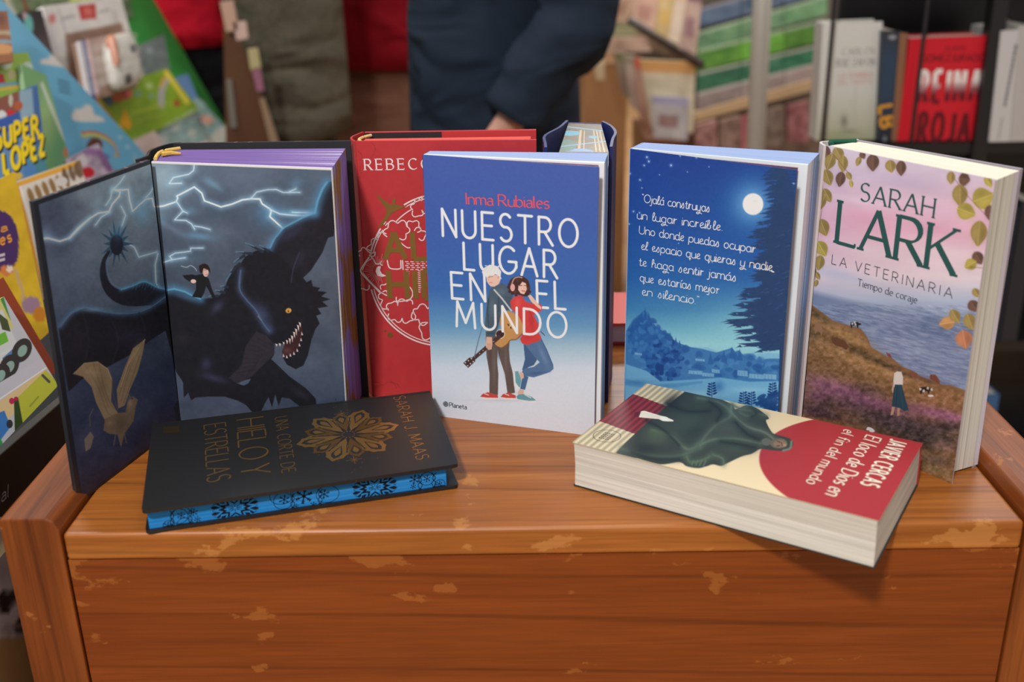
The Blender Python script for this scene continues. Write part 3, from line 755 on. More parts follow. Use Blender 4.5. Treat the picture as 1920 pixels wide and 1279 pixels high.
# right hand page picture
cv.grad([(300, (92, 106, 126)), (420, (78, 90, 108)), (560, (74, 82, 98)), (660, (76, 86, 104)), (780, (66, 76, 96))])
cv.tf = (280, 300, .2033)
cv.blob(120, 160, 220, 240, (158, 184, 194), .75); cv.blob(60, 420, 120, 200, (120, 140, 156), .4)
cv.noise((30, 30, 30), 60, 50, 4, 9)
for x, y, rx, ry, c, a, r in ((580, 200, 80, 36, (120, 165, 190), .5, .5), (650, 250, 60, 22, (110, 155, 180), .4, .5), (470, 690, 130, 34, (108, 162, 196), .6, .1), (390, 460, 60, 40, (110, 160, 186), .4, 0), (1370, 210, 70, 50, (100, 145, 172), .5, -.5),
    (1330, 470, 220, 40, (100, 160, 200), .6, 0), (1120, 500, 110, 110, (84, 134, 174), .6, .6), (210, 620, 160, 24, (120, 134, 160), .4, .5), (1200, 720, 120, 40, (86, 140, 176), .45, -.6), (250, 900, 200, 60, (110, 150, 172), .4, 0), (110, 540, 70, 60, (110, 150, 180), .4, 0)):
    cv.blob(x, y, rx, ry, c, a, r)
LT = (224, 234, 243)
bolt([(40, 428), (130, 420), (255, 380), (272, 345), (262, 328), (300, 310), (430, 245), (500, 300), (525, 370), (600, 396), (680, 425), (780, 400), (880, 360), (960, 350), (1040, 352), (1060, 395), (1130, 440), (1142, 460), (1130, 510), (1250, 618)], 3.0)
bolt([(430, 50), (425, 95), (380, 130), (230, 160), (190, 215), (310, 212)], 2.2, .8)
for q, w in (([(265, 385), (320, 465), (240, 545), (350, 550), (400, 580), (430, 628)], 2), ([(430, 600), (500, 610), (575, 630)], 1.8), ([(320, 465), (362, 482)], 1.5), ([(960, 345), (1010, 290), (1110, 268), (1190, 266), (1250, 292), (1400, 291)], 1.6), ([(1308, 285), (1365, 260)], 1.4),
    ([(1140, 450), (1220, 485), (1330, 496), (1430, 500), (1525, 478)], 2.2), ([(110, 942), (210, 910), (340, 890)], 1.6), ([(210, 905), (190, 880), (240, 850), (390, 830), (392, 802), (510, 800)], 1.5), ([(1330, 470), (1525, 474)], 1.4)):
    bolt(q, w, .8, 4)
cv.tf = (280, 520, .2033)
cv.fill([(1110, -270), (1140, -320), (1200, -420), (1300, -500), (1420, -560), (1530, -602), (1560, -720), (1630, -880), (1760, -900), (1700, -400), (1650, -385), (1600, -250), (1500, -90), (1420, -10), (1200, 60)], (31, 30, 40), 1, 1.4)
cv.line([(1130, -290), (1170, -370), (1250, -470), (1420, -562), (1530, -604)], 3, (100, 160, 194), .8, 2, 7, (80, 130, 170), .55)
cv.line([(1535, -610), (1560, -720), (1600, -820), (1640, -880)], 4, (96, 160, 196), .8, 2, 9, (80, 135, 175), .6)
cv.blob(1330, -420, 120, 40, (52, 52, 76), .7, -.5)
cv.blob(1400, -200, 90, 40, (42, 42, 56), .7, -.9)
cv.fill([(60, 120), (150, 110), (230, 95), (330, 120), (400, 155), (480, 185), (560, 180), (640, 170), (700, 110), (740, 0), (765, -60), (850, -130), (900, -205), (1000, -262), (1110, -270), (1240, -200), (1330, -90), (1430, -15), (1460, 22), (1500, 0), (1515, 60), (1580, 70), (1560, 100), (1640, 110), (1590, 150), (1670, 175), (1600, 200), (1650, 242), (1560, 260), (1590, 312), (1545, 330), (1575, 402), (1540, 450), (1500, 560), (1470, 700), (1430, 795), (1360, 832), (1280, 790), (1240, 720), (1236, 660), (1262, 600), (1160, 592), (1165, 640), (1160, 700), (1135, 740), (1200, 800), (1300, 900), (1450, 1010), (1540, 1110), (1560, 1300), (1380, 1172), (1300, 1110), (1232, 1100), (1202, 1182), (1172, 1070), (1142, 1192), (1110, 1100), (1080, 1150), (1010, 1300), (900, 1172), (820, 1130), (700, 1095), (560, 1095), (430, 1105), (388, 1132), (362, 1060), (320, 1105), (312, 960), (250, 870), (180, 700), (110, 480), (60, 300)], (27, 27, 34), 1, 1.4)
cv.fill([(812, 968), (880, 990), (922, 970), (948, 925), (880, 942)], (78, 90, 110))
cv.fill([(1085, 1160), (1110, 1100), (1138, 1190), (1100, 1300)], (70, 80, 100)); cv.fill([(1150, 1180), (1172, 1075), (1198, 1180), (1175, 1230)], (70, 80, 100))
cv.fill([(1000, 480), (900, 620), (860, 800), (740, 920), (825, 972), (960, 900), (1100, 760), (1165, 690), (1165, 600), (1090, 520)], (50, 45, 54), .9, 3)
for k in range(9): cv.line([(980 - 22 * k, 520 + 44 * k), (1060 - 10 * k, 570 + 34 * k), (1150 - 32 * k, 610 + 36 * k)], 1, (36, 33, 42), .8, 1.2, sm=True)
cv.fill([(1262, 600), (1310, 545), (1350, 482), (1402, 395), (1425, 470), (1410, 560), (1370, 660), (1320, 705), (1244, 712), (1238, 660)], (60, 34, 36))
cv.blob(1280, 660, 40, 30, (110, 66, 70), .6)
tt = (222, 206, 204)
for x, y, l, a in ((1185, 598, 26, 0), (1215, 592, 30, .1), (1250, 580, 26, .1), (1280, 562, 40, .2), (1305, 545, 52, .2), (1326, 520, 60, .3), (1345, 485, 62, .3), (1362, 455, 60, .4), (1380, 420, 62, .5), (1396, 395, 50, .6)):
    cv.fill([(x - 10, y - 4), (x + 10, y + 3), (x + l * .3 * math.sin(a), y + l)], tt, .95, .8)
for x, y in ((1250, 712), (1280, 722), (1312, 706), (1345, 690), (1375, 660), (1395, 610), (1410, 560), (1418, 505)):
    cv.fill([(x - 9, y + 8), (x + 9, y + 6), (x - 4, y - 26)], tt, .9, .8)
cv.ell(1295, 285, 27, 23, (206, 152, 72), rot=-.4); cv.ell(1296, 285, 8, 18, (120, 70, 26), rot=.3); cv.blob(1300, 278, 8, 6, (250, 225, 170), .8)
cv.line([(1018, 340), (1048, 378)], 2.6, (196, 180, 84))
for x, y, rx, ry, c, a, r in ((640, 260, 80, 40, (62, 64, 90), .8, -.8), (530, 790, 50, 60, (62, 62, 92), .7, 0), (600, 920, 130, 34, (58, 56, 82), .8, .25), (1060, 320, 60, 110, (66, 74, 108), .75, -.5), (1120, 450, 50, 40, (64, 72, 106), .7, .6), (320, 170, 120, 26, (60, 68, 96), .8, .3), (300, 560, 60, 60, (44, 40, 50), .6, 0), (1400, 1060, 90, 30, (46, 44, 56), .8, .6), (850, 20, 12, 70, (110, 140, 164), .5, .1)):
    cv.blob(x, y, rx, ry, c, a, r)
cv.line([(860, -80), (845, 20), (855, 110), (910, 190), (1000, 290), (1060, 400), (1120, 480)], 2.4, (84, 108, 140), .8, 2, 6, (70, 84, 120), .5, True)
cv.line([(1395, -250), (1340, -100), (1320, 20)], 2, (60, 62, 84), .8, 2, sm=True)
for p, q in (((905, -332), (1060, -255)), ((1035, -312), (1110, -262)), ((815, -250), (960, -232)), ((795, -155), (890, -215)), ((770, -80), (850, -140)), ((722, 20), (810, -110)), ((672, 68), (735, 75)), ((618, 105), (705, 125)), ((560, 162), (640, 160))):
    cv.line([p, q], [1.0, 6], (38, 46, 60)); cv.line([p, ((p[0] + q[0]) / 2, (p[1] + q[1]) / 2 - 8)], 1.6, (110, 160, 186), .7, 1.2)
cv.line([(150, 112), (230, 96), (330, 120), (400, 155), (480, 186)], 3, (100, 170, 204), .8, 2, 8, (80, 140, 180), .6)
cv.noise((9, 9, 10), 8, 8, 3, 21)
cv.tf = (280, 300, .2033)
cv.fill([(440, 1050), (500, 1038), (560, 1080), (590, 1180), (622, 1250), (600, 1270), (560, 1190), (535, 1150), (515, 1215), (490, 1260), (400, 1250), (440, 1180), (440, 1112), (380, 1110), (330, 1080), (312, 1052), (400, 1044)], (26, 28, 34))
cv.ell(518, 985, 48, 42, (42, 30, 30)); cv.ell(532, 1020, 27, 44, (214, 176, 164)); cv.fill([(470, 960), (520, 950), (572, 985), (575, 1030), (552, 1000), (510, 985), (490, 1040), (470, 1010)], (40, 28, 28), 1, 1)
cv.line([(515, 1002), (545, 998)], 1, (90, 60, 60), .8); cv.line([(528, 1046), (550, 1044)], 1, (170, 80, 80), .8)
cv.ell(415, 1106, 26, 18, (220, 188, 176)); cv.line([(300, 968), (350, 978), (390, 962), (430, 985), (445, 1010)], 1.4, (176, 196, 206), .8, 1.3, sm=True)
b = MB(); b.canvas(cv, M_MATTE, 2)
first = b.build('first_page', t)
# back board, spine and head band
b = MB()
bb = [tuple(np.array(xy((316, 275), HB)) + [0, .003]), tuple(np.array(xy((655, 267), HB)) + [.001, .0])]
bb[0] = (bb[0][0], .9048); bb[1] = (bb[1][0] - .001, .9018)
b.hexa([W3(*bb[0], 0), W3(*bb[1], 0), W3(bb[1][0], bb[1][1] + .0032, 0), W3(bb[0][0], bb[0][1] + .0032, 0)], [W3(*bb[0], HB), W3(*bb[1], HB), W3(bb[1][0], bb[1][1] + .0032, HB), W3(bb[0][0], bb[0][1] + .0032, HB)], alb((36, 37, 42)), M_BLACK)
for u, l in ((.12, .02), (.34, .01), (.42, .012), (.68, .02)):
    x0 = bb[0][0] * (1 - u) + bb[1][0] * u; y0 = bb[0][1] * (1 - u) + bb[1][1] * u
    b.add([W3(x0, y0 + .0002, HB + 5e-5), W3(x0 + .001, y0 + .0002, HB + 5e-5), W3(x0 + l * .35, y0 + .003, HB + 5e-5), W3(x0 + l * .35 - .001, y0 + .003, HB + 5e-5)], [(0, 1, 2, 3)], alb((190, 140, 150)), M_BLACK)
b.build('back_board', t)
b = MB()
curved_spine(b, [(bd_hin_b[0] - .001, bd_hin[1] + .003), (bd_hin[0] - .007, bd_hin[1] + .018), (pbl[0] - .009, pbl[1] - .014), (bb[0][0] - .003, bb[0][1] - .002), (bb[0][0] + .006, bb[0][1] + .0032)], 0, HB, .0022, (34, 35, 40), M_BLACK)
b.build('spine', t)
b = MB()
hp = smooth([(pfl[0] + .002, pfl[1] + .004), (pfl[0] - .001, pfl[1] + .02), (pbl[0] - .001, pbl[1] - .012), (pbl[0] + .010, pbl[1] - .001)], 5)
b.tube([W3(*p, HP + .0012) for p in hp], .0016, alb((206, 172, 96)), M_CLOTH, 8)
b.tube([W3(pfl[0] + .003, pfl[1] + .018, HP + .002), W3(pfl[0] + .010, pfl[1] + .022, HP + .0022), W3(pfl[0] + .018, pfl[1] + .021, HP + .0018)], [.0022, .0018, .0008], alb((200, 160, 80)), M_CLOTH, 6)
hb_ = b.build('head_band', t); hb_['label'] = 'yellow head band'

# ------------------------------------------------------------------ red jacketed hardcover
HR = .236
rf0, rf1 = np.array(xy((657, 267), HR)) + [.004, .0045], np.array(xy((1008, 264), HR)) + [-.001, .004]
rb0, rb1 = np.array(xy((672, 247), HR)) + [.006, 0], np.array(xy((1005, 242), HR))
t = thing('red_hardcover_book', W3(-.05, .92, 0), 'red jacketed hardcover with gold and white line art, behind the couple book', 'book')
RED = (182, 52, 56)
rq = np.array([W3(*rf0, HR), W3(*rf1, HR), W3(*rf1, 0), W3(*rf0, 0)])
b = MB(); b.slab(rq, .003, alb(RED), M_PRINT)
cv = Canvas(rq, 200, 260, RED); cv.noise((8, 6, 6), 12, 12, 3, 2)
cv.tf = (580, 220, 1 / 6)
DR = (120, 42, 34)
for q in ([(700, 290), (735, 330), (735, 390), (690, 460)], [(500, 385), (560, 390), (595, 440), (570, 490)], [(575, 550), (560, 600), (520, 600)], [(575, 610), (570, 670), (520, 730)]): cv.line(q, .8, DR, .8, 1.1, sm=True)
cv.tf = (580, 640, 320 / 1705)
for q in ([(620, 420), (680, 408), (730, 440), (790, 405), (850, 430), (870, 470)], [(640, 470), (700, 445), (730, 440)], [(820, 405), (880, 430), (905, 470)]): cv.line(q, .8, DR, .8, 1.1, sm=True)
b.canvas(cv, M_PRINT, 1)
WL = (236, 214, 212); GD = (158, 124, 66)
lettering(b, cv, 'REBECCA', (0, 0), (1, 0), (0, 1), WL, M_PRINT) if False else None
cv.tf = (580, 220, 1 / 6)
lettering(b, cv, 'REBECCA', (628, 592), (1500, 580), (628, 472), WL, M_PRINT, 4, .15, .06, .3, .42)
cv.tf = (650, 340, .2815)
S = lambda q, w=.0011, c=WL, l=3, cl=False: b.ribbon(cv, cv.uv(smooth(q, 6)), w, c, M_PRINT, l)
def arc(cx, cy, rx, ry, a0, a1, w=.0012, c=WL): b.ribbon(cv, cv.uv([(cx + rx * math.cos(R(a)), cy - ry * math.sin(R(a))) for a in np.linspace(a0, a1, 40)]), w, c, M_PRINT, 3)
CX, CY = 630, 590
for rr, ww in ((1, .0013), (.965, .0008)):
    arc(CX, CY, 482 * rr, 505 * rr, 104, 121, ww); arc(CX, CY, 482 * rr, 505 * rr, 140, 143, ww); arc(CX, CY, 482 * rr, 505 * rr, 147, 167, ww); arc(CX, CY, 482 * rr, 505 * rr, 195, 330, ww)
arc(CX, CY, 425, 455, 118, 136, .0009)
def scallop(pts, k=1, w=.0009):
    for i in range(len(pts) - 1):
        (x0, y0), (x1, y1) = pts[i], pts[i + 1]
        mx, my = (x0 + x1) / 2, (y0 + y1) / 2; dx, dy = x1 - x0, y1 - y0
        S([(x0, y0), (mx - dy * .42 * k - dx * .2, my + dx * .42 * k - dy * .2), (mx - dy * .42 * k + dx * .2, my + dx * .42 * k + dy * .2), (x1, y1)], w)
scallop([(270, 370), (275, 310), (340, 280), (400, 300), (395, 350), (350, 380)], -1)
scallop([(160, 480), (165, 420), (210, 390), (265, 350)], -1); scallop([(150, 490), (190, 470), (180, 520), (235, 530), (240, 560)], 1)
scallop([(405, 300), (440, 270), (480, 300), (470, 340)], -1); scallop([(440, 190), (450, 150), (500, 130), (540, 110)], -1); scallop([(440, 195), (480, 230), (500, 190), (540, 200)], 1)
scallop([(230, 720), (250, 690), (300, 720)], -1); scallop([(230, 740), (240, 790), (280, 850)], 1)
scallop([(280, 860), (300, 810), (340, 830), (400, 800), (440, 820)], -1); scallop([(280, 880), (320, 920), (370, 910), (420, 930), (440, 870)], 1)
scallop([(450, 880), (470, 850), (540, 850), (600, 860)], -1); scallop([(440, 870), (480, 920), (540, 940), (500, 1010), (560, 1040)], 1)
scallop([(450, 330), (500, 330), (520, 370), (480, 380)], -1); scallop([(90, 500), (95, 460), (130, 455), (150, 500)], -1); scallop([(95, 690), (110, 715), (150, 690)], 1)
S([(330, 770), (340, 800), (420, 785), (440, 740), (410, 690)], .0009); S([(230, 740), (270, 760), (265, 730), (240, 735)], .0009)
S([(150, 505), (110, 560), (92, 590)], .0011); S([(92, 590), (110, 625), (225, 745)], .0011); S([(105, 590), (130, 540), (165, 515)], .0007); S([(110, 610), (150, 660), (225, 735)], .0007)
S([(270, 525), (285, 575), (330, 585), (360, 580)], .001); S([(360, 525), (362, 580)], .001); S([(372, 525), (376, 590)], .001)
S([(350, 400), (400, 440), (430, 440)], .0009)
for k in range(5):
    y = 535 + k * 13
    for x in range(390, 620, 34): b.ribbon(cv, cv.uv([(x + (k % 2) * 9, y), (x + 22 + (k % 2) * 9, y + 1)]), .0007, WL, M_PRINT, 3)
for x, y0, n_ in ((405, 600, 6), (480, 595, 11), (498, 610, 8)):
    for k in range(n_): b.ribbon(cv, cv.uv([(x - 6, y0 + k * 14), (x + 12, y0 + 3 + k * 14)]), .0007, WL, M_PRINT, 3)
for k in range(26):
    a = R(60 + k * 9); b.ribbon(cv, cv.uv([(215 + 38 * math.cos(a), 590 - 40 * math.sin(a)), (215 + (70 + 18 * (k % 3)) * math.cos(a), 590 - (74 + 18 * (k % 3)) * math.sin(a))]), .0003, (214, 150, 146), M_PRINT, 2)
b.poly(cv, cv.uv([(200, 575), (192, 600), (205, 628), (235, 636), (265, 630), (235, 615), (222, 592), (228, 566), (210, 565)]), WL, M_PRINT, 4)
b.poly(cv, cv.uv([(188, 82), (240, 118), (285, 152), (305, 152), (305, 118), (328, 108), (322, 150), (345, 160), (405, 165), (340, 190), (300, 212), (275, 250), (240, 290), (200, 318), (255, 235), (268, 190), (235, 145)]), GD, M_GOLD, 5)
b.disc(cv, cv.uv([(290, 1023)])[0], .0026, (166, 122, 58), M_GOLD, 4); b.disc(cv, cv.uv([(258, 997)])[0], .0009, (150, 110, 60), M_GOLD, 4)
lettering(b, cv, 'ALAS', (258, 520), (880, 512), (258, 342), GD, M_GOLD, 6, .2, gap=.28)
lettering(b, cv, 'HIERRO', (290, 780), (1130, 776), (290, 600), GD, M_GOLD, 6, .2, gap=.26)
b.build('front_cover', t)
b = MB()
rk0, rk1 = rb0 - [0, .003], rb1 - [0, .003]
block(b, rf0 + [.002, .0035], rf1 + [-.005, .0035], rk1 + [-.005, -.012], rk0 + [.002, -.012], .003, HR - .0035, lambda u, v: pages_fn((204, 84, 76), 40, 8)(v, u), pages_fn((200, 80, 74), 40, 8), spine=(200, 150, 110))
b.build('page_block', t)
b = MB()
b.hexa([W3(*(rk0 + [0, -.002]), 0), W3(*(rk1 + [0, -.002]), 0), W3(*rb1, 0), W3(*rb0, 0)], [W3(*(rk0 + [0, -.002]), HR), W3(*(rk1 + [0, -.002]), HR), W3(*rb1, HR), W3(*rb0, HR)], alb(RED), M_PRINT)
iq = np.array([W3(*(rk0 + [0, -.002]), HR), W3(*(rk1 + [0, -.002]), HR), W3(*(rk1 + [0, -.002]), 0), W3(*(rk0 + [0, -.002]), 0)])
b.quad(inset(iq, 0, .001, .55, 0) + nrm(iq) * EPS * 2, alb((44, 40, 44)), M_PRINT)
b.build('back_cover', t)
b = MB(); curved_spine(b, [tuple(rf0 + [0, .001]), tuple(rf0 + [-.005, .014]), tuple(rb0 + [-.007, -.018]), tuple(rb0 + [-.001, -.001])], 0, HR, .0016, RED, M_PRINT)
b.build('spine', t)
b = MB(); b.tube([W3(*p, HR - .002) for p in smooth([tuple(rf0 + [.004, .006]), tuple(rf0 + [.0005, .016]), tuple(rb0 + [0, -.016]), tuple(rb0 + [.006, -.008])], 5)], .0014, alb((206, 176, 120)), M_CLOTH, 8)
hb_ = b.build('head_band', t); hb_['label'] = 'cream head band'

# ------------------------------------------------------------------ blue paperback, couple with a guitar
HI = .2325
hT, hB = np.array(xy((792.5, 290), HI)), np.array(xy((812, 779), 0))
fT, fB = np.array(xy((1123, 313), HI)), np.array(xy((1114, 818), 0))
kfr, kbr, kbl = np.array(xy((1133, 306), HI)), np.array(xy((1140, 287), HI)), np.array(xy((806, 283), HI))
t = thing('blue_paperback_book', W3(0, .85, 0), 'blue and white paperback standing at centre, cover drawing of a couple with a guitar', 'book')
q = np.array([W3(*hT, HI), W3(*fT, HI), W3(*fB, 0), W3(*hB, 0)])
b = MB(); b.slab(q, .0005, alb((120, 140, 190)), M_PRINT)
cv = Canvas(q, 400, 620)
cv.grad([(280, (70, 92, 166)), (430, (62, 94, 168)), (540, (58, 104, 172)), (610, (98, 148, 188)), (650, (160, 188, 206)), (690, (202, 212, 224)), (730, (210, 217, 227)), (820, (210, 216, 226))])
LW = (236, 240, 246)
cv.tf = (790, 340, .2815)
big = lambda s, l, r, tp, **k: lettering(None, cv, s, l, r, tp, LW, None, w=.098, onto=1, **k)
big('NUESTRO', (146, 360), (1042, 436), (137, 182), gap=.3)
big('LUGAR', (290, 583), (905, 638), (286, 407), gap=.3)
big('EN', (208, 776), (430, 795), (203, 603), gap=.34)
big('EL', (778, 832), (962, 846), (768, 655), gap=.34)
cv.tf = (840, 480, .2189)
SK, SK2 = (214, 172, 152), (226, 188, 172)
f = cv.fill
# his legs, shoes
f([(328, 640), (535, 690), (528, 800), (535, 900), (560, 1000), (578, 1170), (515, 1182), (492, 1010), (450, 880), (432, 800), (426, 900), (436, 1010), (432, 1188), (358, 1182), (360, 1000), (334, 850)], (96, 82, 78), 1, 1.2)
cv.blob(400, 950, 14, 130, (118, 104, 98), .7); cv.blob(500, 900, 14, 110, (114, 100, 94), .7); cv.blob(365, 800, 12, 120, (74, 62, 60), .6); cv.blob(440, 820, 8, 60, (70, 60, 58), .6)
for dx, dy, k in ((0, 0, 1), (175, 2, .75)):
    f([(278 + dx, 1205 + dy), (300 + dx, 1180 + dy), (345 + dx * 1.0, 1165 + dy), (345 + 85 * k + dx, 1190 + dy), (345 + 88 * k + dx, 1218 + dy), (330 + dx, 1218 + dy)], (190, 72, 66))
    f([(274 + dx, 1204 + dy), (330 + dx, 1212 + dy), (345 + 90 * k + dx, 1214 + dy), (345 + 90 * k + dx, 1228 + dy), (320 + dx, 1228 + dy)], (226, 220, 218))
    cv.line([(318 + dx, 1178 + dy), (350 + dx, 1190 + dy)], 2, (230, 220, 216), .8)
# guitar
f([(462, 480), (500, 462), (560, 478), (622, 520), (656, 590), (642, 660), (592, 708), (540, 716), (512, 752), (470, 780), (420, 762), (398, 722), (432, 690), (462, 640), (448, 560)], (190, 140, 86), 1, 1.2, True)
cv.blob(560, 570, 60, 60, (206, 158, 102), .6); cv.line([(640, 660), (592, 708), (540, 716), (512, 752), (470, 780)], 2, (120, 78, 48), .8, 1.2, sm=True)
cv.line([(520, 580), (545, 612)], 2.2, (70, 46, 40)); cv.line([(545, 578), (530, 606)], 1.5, (225, 205, 170))
cv.ell(452, 664, 42, 40, (226, 205, 180)); cv.ell(452, 664, 35, 33, (62, 42, 42))
cv.line([(440, 690), (228, 872)], [8, 7], (74, 54, 52)); f([(185, 868), (228, 866), (238, 898), (176, 957), (134, 915)], (72, 52, 50))
for k in range(3):
    cv.ell(152 + 26 * k, 912 - 18 * k, 6, 5, (220, 216, 210)); cv.ell(172 + 24 * k, 938 - 18 * k, 6, 5, (220, 216, 210))
for k in range(5): cv.ell(275 + k * 30, 832 - k * 26, 4, 4, (210, 196, 180))
# his jacket, strap, hand
f([(360, 285), (402, 252), (470, 228), (530, 262), (562, 330), (548, 450), (462, 478), (446, 560), (420, 640), (404, 692), (336, 686), (344, 604), (318, 612), (330, 480), (344, 370)], (72, 90, 106), 1, 1.3)
cv.blob(460, 300, 50, 40, (96, 114, 130), .7); cv.blob(385, 440, 26, 90, (100, 118, 134), .6); cv.blob(420, 560, 20, 70, (56, 72, 86), .8); cv.blob(380, 650, 24, 24, (56, 74, 90), .7)
cv.line([(352, 360), (345, 470), (352, 600)], 1.6, (48, 62, 76), .8); cv.line([(440, 330), (440, 470)], 1.6, (50, 64, 78), .7); cv.line([(500, 345), (555, 360)], 1.2, (52, 66, 80), .7); cv.line([(340, 655), (408, 662)], 1.4, (52, 66, 80), .8)
cv.line([(402, 284), (470, 360), (548, 462)], 3, (196, 200, 204), .95); cv.line([(312, 565), (270, 700), (230, 862)], 2, (104, 122, 134), .95)
f([(334, 688), (382, 690), (386, 750), (378, 795), (352, 802), (328, 770)], SK, 1, 1.1)
for k in range(3): cv.line([(345 + k * 12, 745), (342 + k * 13, 795)], .9, (176, 128, 112), .8)
# his head
f([(332, 165), (360, 150), (430, 158), (458, 196), (442, 235), (402, 258), (372, 256), (352, 235), (338, 212)], SK2, 1, 1.1)
f([(298, 132), (316, 96), (345, 80), (362, 70), (395, 72), (432, 84), (462, 126), (456, 186), (440, 200), (432, 160), (410, 150), (388, 166), (362, 158), (340, 182), (318, 158), (306, 162)], (226, 226, 224), 1, 1.2)
for x0, y0, x1, y1 in ((352, 78, 312, 120), (372, 76, 330, 140), (392, 76, 356, 138), (412, 82, 396, 140), (432, 92, 428, 138), (446, 108, 446, 160), (340, 90, 304, 136)): cv.line([(x0, y0), ((x0 + x1) / 2 + 8, (y0 + y1) / 2), (x1, y1)], .8, (196, 196, 198), .6, 1.1, sm=True)
for qq in ([(306, 120), (292, 136), (312, 132)], [(330, 84), (318, 74), (346, 78)], [(380, 72), (376, 58), (400, 74)], [(430, 84), (444, 74), (446, 96)], [(456, 170), (466, 190), (448, 190)]): f(qq, (226, 226, 224))
cv.line([(352, 178), (372, 172)], 1.1, (110, 84, 74), .8); cv.line([(380, 172), (390, 170)], 1.1, (110, 84, 74), .8); cv.line([(362, 222), (384, 224)], 1.2, (190, 96, 96), .8); cv.line([(360, 190), (352, 205)], .8, (190, 140, 124), .7); cv.ell(440, 178, 8, 14, (210, 160, 144))
# her legs
f([(652, 748), (720, 760), (770, 880), (740, 930), (690, 950), (655, 985), (640, 970), (664, 880)], (66, 94, 132), 1, 1.2)
f([(655, 740), (800, 690), (850, 790), (905, 925), (908, 960), (880, 988), (800, 1016), (740, 1036), (655, 1022), (638, 985), (660, 960), (740, 944), (790, 905), (740, 850)], (82, 112, 150), 1, 1.3)
f([(648, 1015), (694, 1032), (664, 1144), (622, 1136), (636, 1060)], (72, 102, 140), 1, 1.2)
cv.blob(820, 850, 20, 90, (108, 138, 174), .7, -.4); cv.blob(760, 1000, 70, 12, (62, 90, 128), .7, -.1); cv.line([(800, 700), (850, 800), (900, 930)], 1.2, (56, 82, 116), .6)
f([(616, 985), (650, 1000), (656, 1040), (620, 1056)], SK); f([(616, 1140), (656, 1148), (650, 1182), (596, 1180)], SK)
# her shoes
f([(566, 986), (606, 982), (622, 1030), (632, 1062), (622, 1118), (596, 1124), (572, 1080)], (104, 158, 168)); f([(562, 982), (578, 990), (584, 1080), (618, 1128), (598, 1142), (570, 1110)], (220, 222, 222))
f([(590, 1200), (612, 1182), (660, 1180), (720, 1204), (756, 1232), (740, 1246), (600, 1228)], (98, 150, 160)); f([(586, 1222), (700, 1240), (758, 1236), (752, 1252), (690, 1252), (590, 1236)], (220, 222, 222)); cv.line([(662, 1184), (712, 1212)], 2.2, (222, 224, 224), .8)
# her arm, jumper
f([(688, 330), (716, 326), (770, 392), (806, 430), (806, 460), (770, 440), (716, 380)], SK2, 1, 1.1)
f([(556, 356), (600, 332), (640, 332), (668, 380), (730, 402), (790, 402), (812, 424), (806, 462), (760, 484), (740, 500), (782, 580), (776, 640), (804, 690), (790, 720), (722, 742), (690, 756), (640, 744), (622, 706), (648, 660), (652, 590), (612, 510), (552, 450), (538, 390)], (204, 66, 66), 1, 1.3)
f([(700, 345), (720, 336), (775, 400), (806, 432), (800, 452), (762, 424), (716, 376)], SK2, 1, 1.1)
cv.blob(600, 400, 26, 50, (224, 92, 88), .6); cv.blob(720, 560, 20, 80, (172, 48, 52), .6, -.2); cv.blob(690, 690, 60, 30, (184, 52, 56), .5); cv.line([(690, 430), (720, 500), (740, 560)], 1.6, (160, 42, 48), .6, sm=True); cv.line([(800, 640), (832, 672)], 1.4, (90, 60, 60))
# her head
f([(528, 222), (548, 190), (585, 172), (640, 168), (688, 196), (706, 240), (708, 290), (690, 335), (655, 338), (600, 322), (562, 318), (530, 290), (518, 250)], (72, 46, 44), 1, 1.4, True)
f([(612, 236), (640, 206), (674, 226), (682, 280), (658, 322), (628, 314), (606, 282)], SK2, 1, 1.1)
f([(600, 230), (640, 192), (690, 215), (700, 260), (672, 226), (642, 214), (618, 250)], (70, 45, 43), 1, 1)
for x, y in ((535, 300), (560, 315), (590, 328), (690, 320), (705, 300), (525, 260)): cv.ell(x, y, 14, 12, (70, 45, 43))
for x, y in ((560, 210), (600, 195), (560, 285), (690, 270), (585, 300)): cv.blob(x, y, 10, 12, (108, 72, 64), .7)
cv.line([(622, 248), (642, 246)], 1.2, (74, 50, 46), .9); cv.line([(660, 246), (674, 248)], 1.2, (74, 50, 46), .9); cv.line([(640, 292), (664, 294)], 1.8, (190, 76, 82), .9); cv.line([(655, 255), (660, 275)], .8, (196, 140, 124), .7)
cv.ell(560, 264, 20, 32, (222, 168, 160)); cv.line([(552, 236), (572, 190), (606, 174), (640, 180)], 1.6, (222, 168, 160), .95, sm=True)
cv.blob(470, 1236, 220, 10, (184, 184, 192), .5)
cv.tf = (790, 340, .2815)
big('MUNDO', (238, 962), (968, 1040), (228, 796), gap=.3)
cv.noise((5, 5, 5), 3, 3, 2, 4)
b.canvas(cv, M_PRINT, 1)
lettering(b, cv, 'Inma Rubiales', (303, 150), (856, 179), (300, 76), (232, 84, 84), M_PRINT, 3, .13, .06, 0, .13, .28)
cv.tf = (0, 0, 1)
GR = (74, 78, 88)
lettering(b, cv, 'Planeta', (843, 763), (875.5, 767.5), (843, 754.5), GR, M_PRINT, 3, .15, gap=.14)
c0 = cv.uv([(836, 757.5)])[0]; b.disc(cv, c0, .0026, GR, M_PRINT, 3)
for k in (-1.2, 0, 1.2): b.ribbon(cv, [c0 + [-.0024, k * .0011 + .0003], c0 + [.0024, k * .0011 - .0003]], .00025, (214, 214, 218), M_PRINT, 4)
b.build('front_cover', t)
b = MB()
EB = (148, 164, 200)
n2 = nrm(q)
blk = [hT + [.0008, .0012], kfr, kbr + [0, -.0006], kbl + [0, -.0006]]
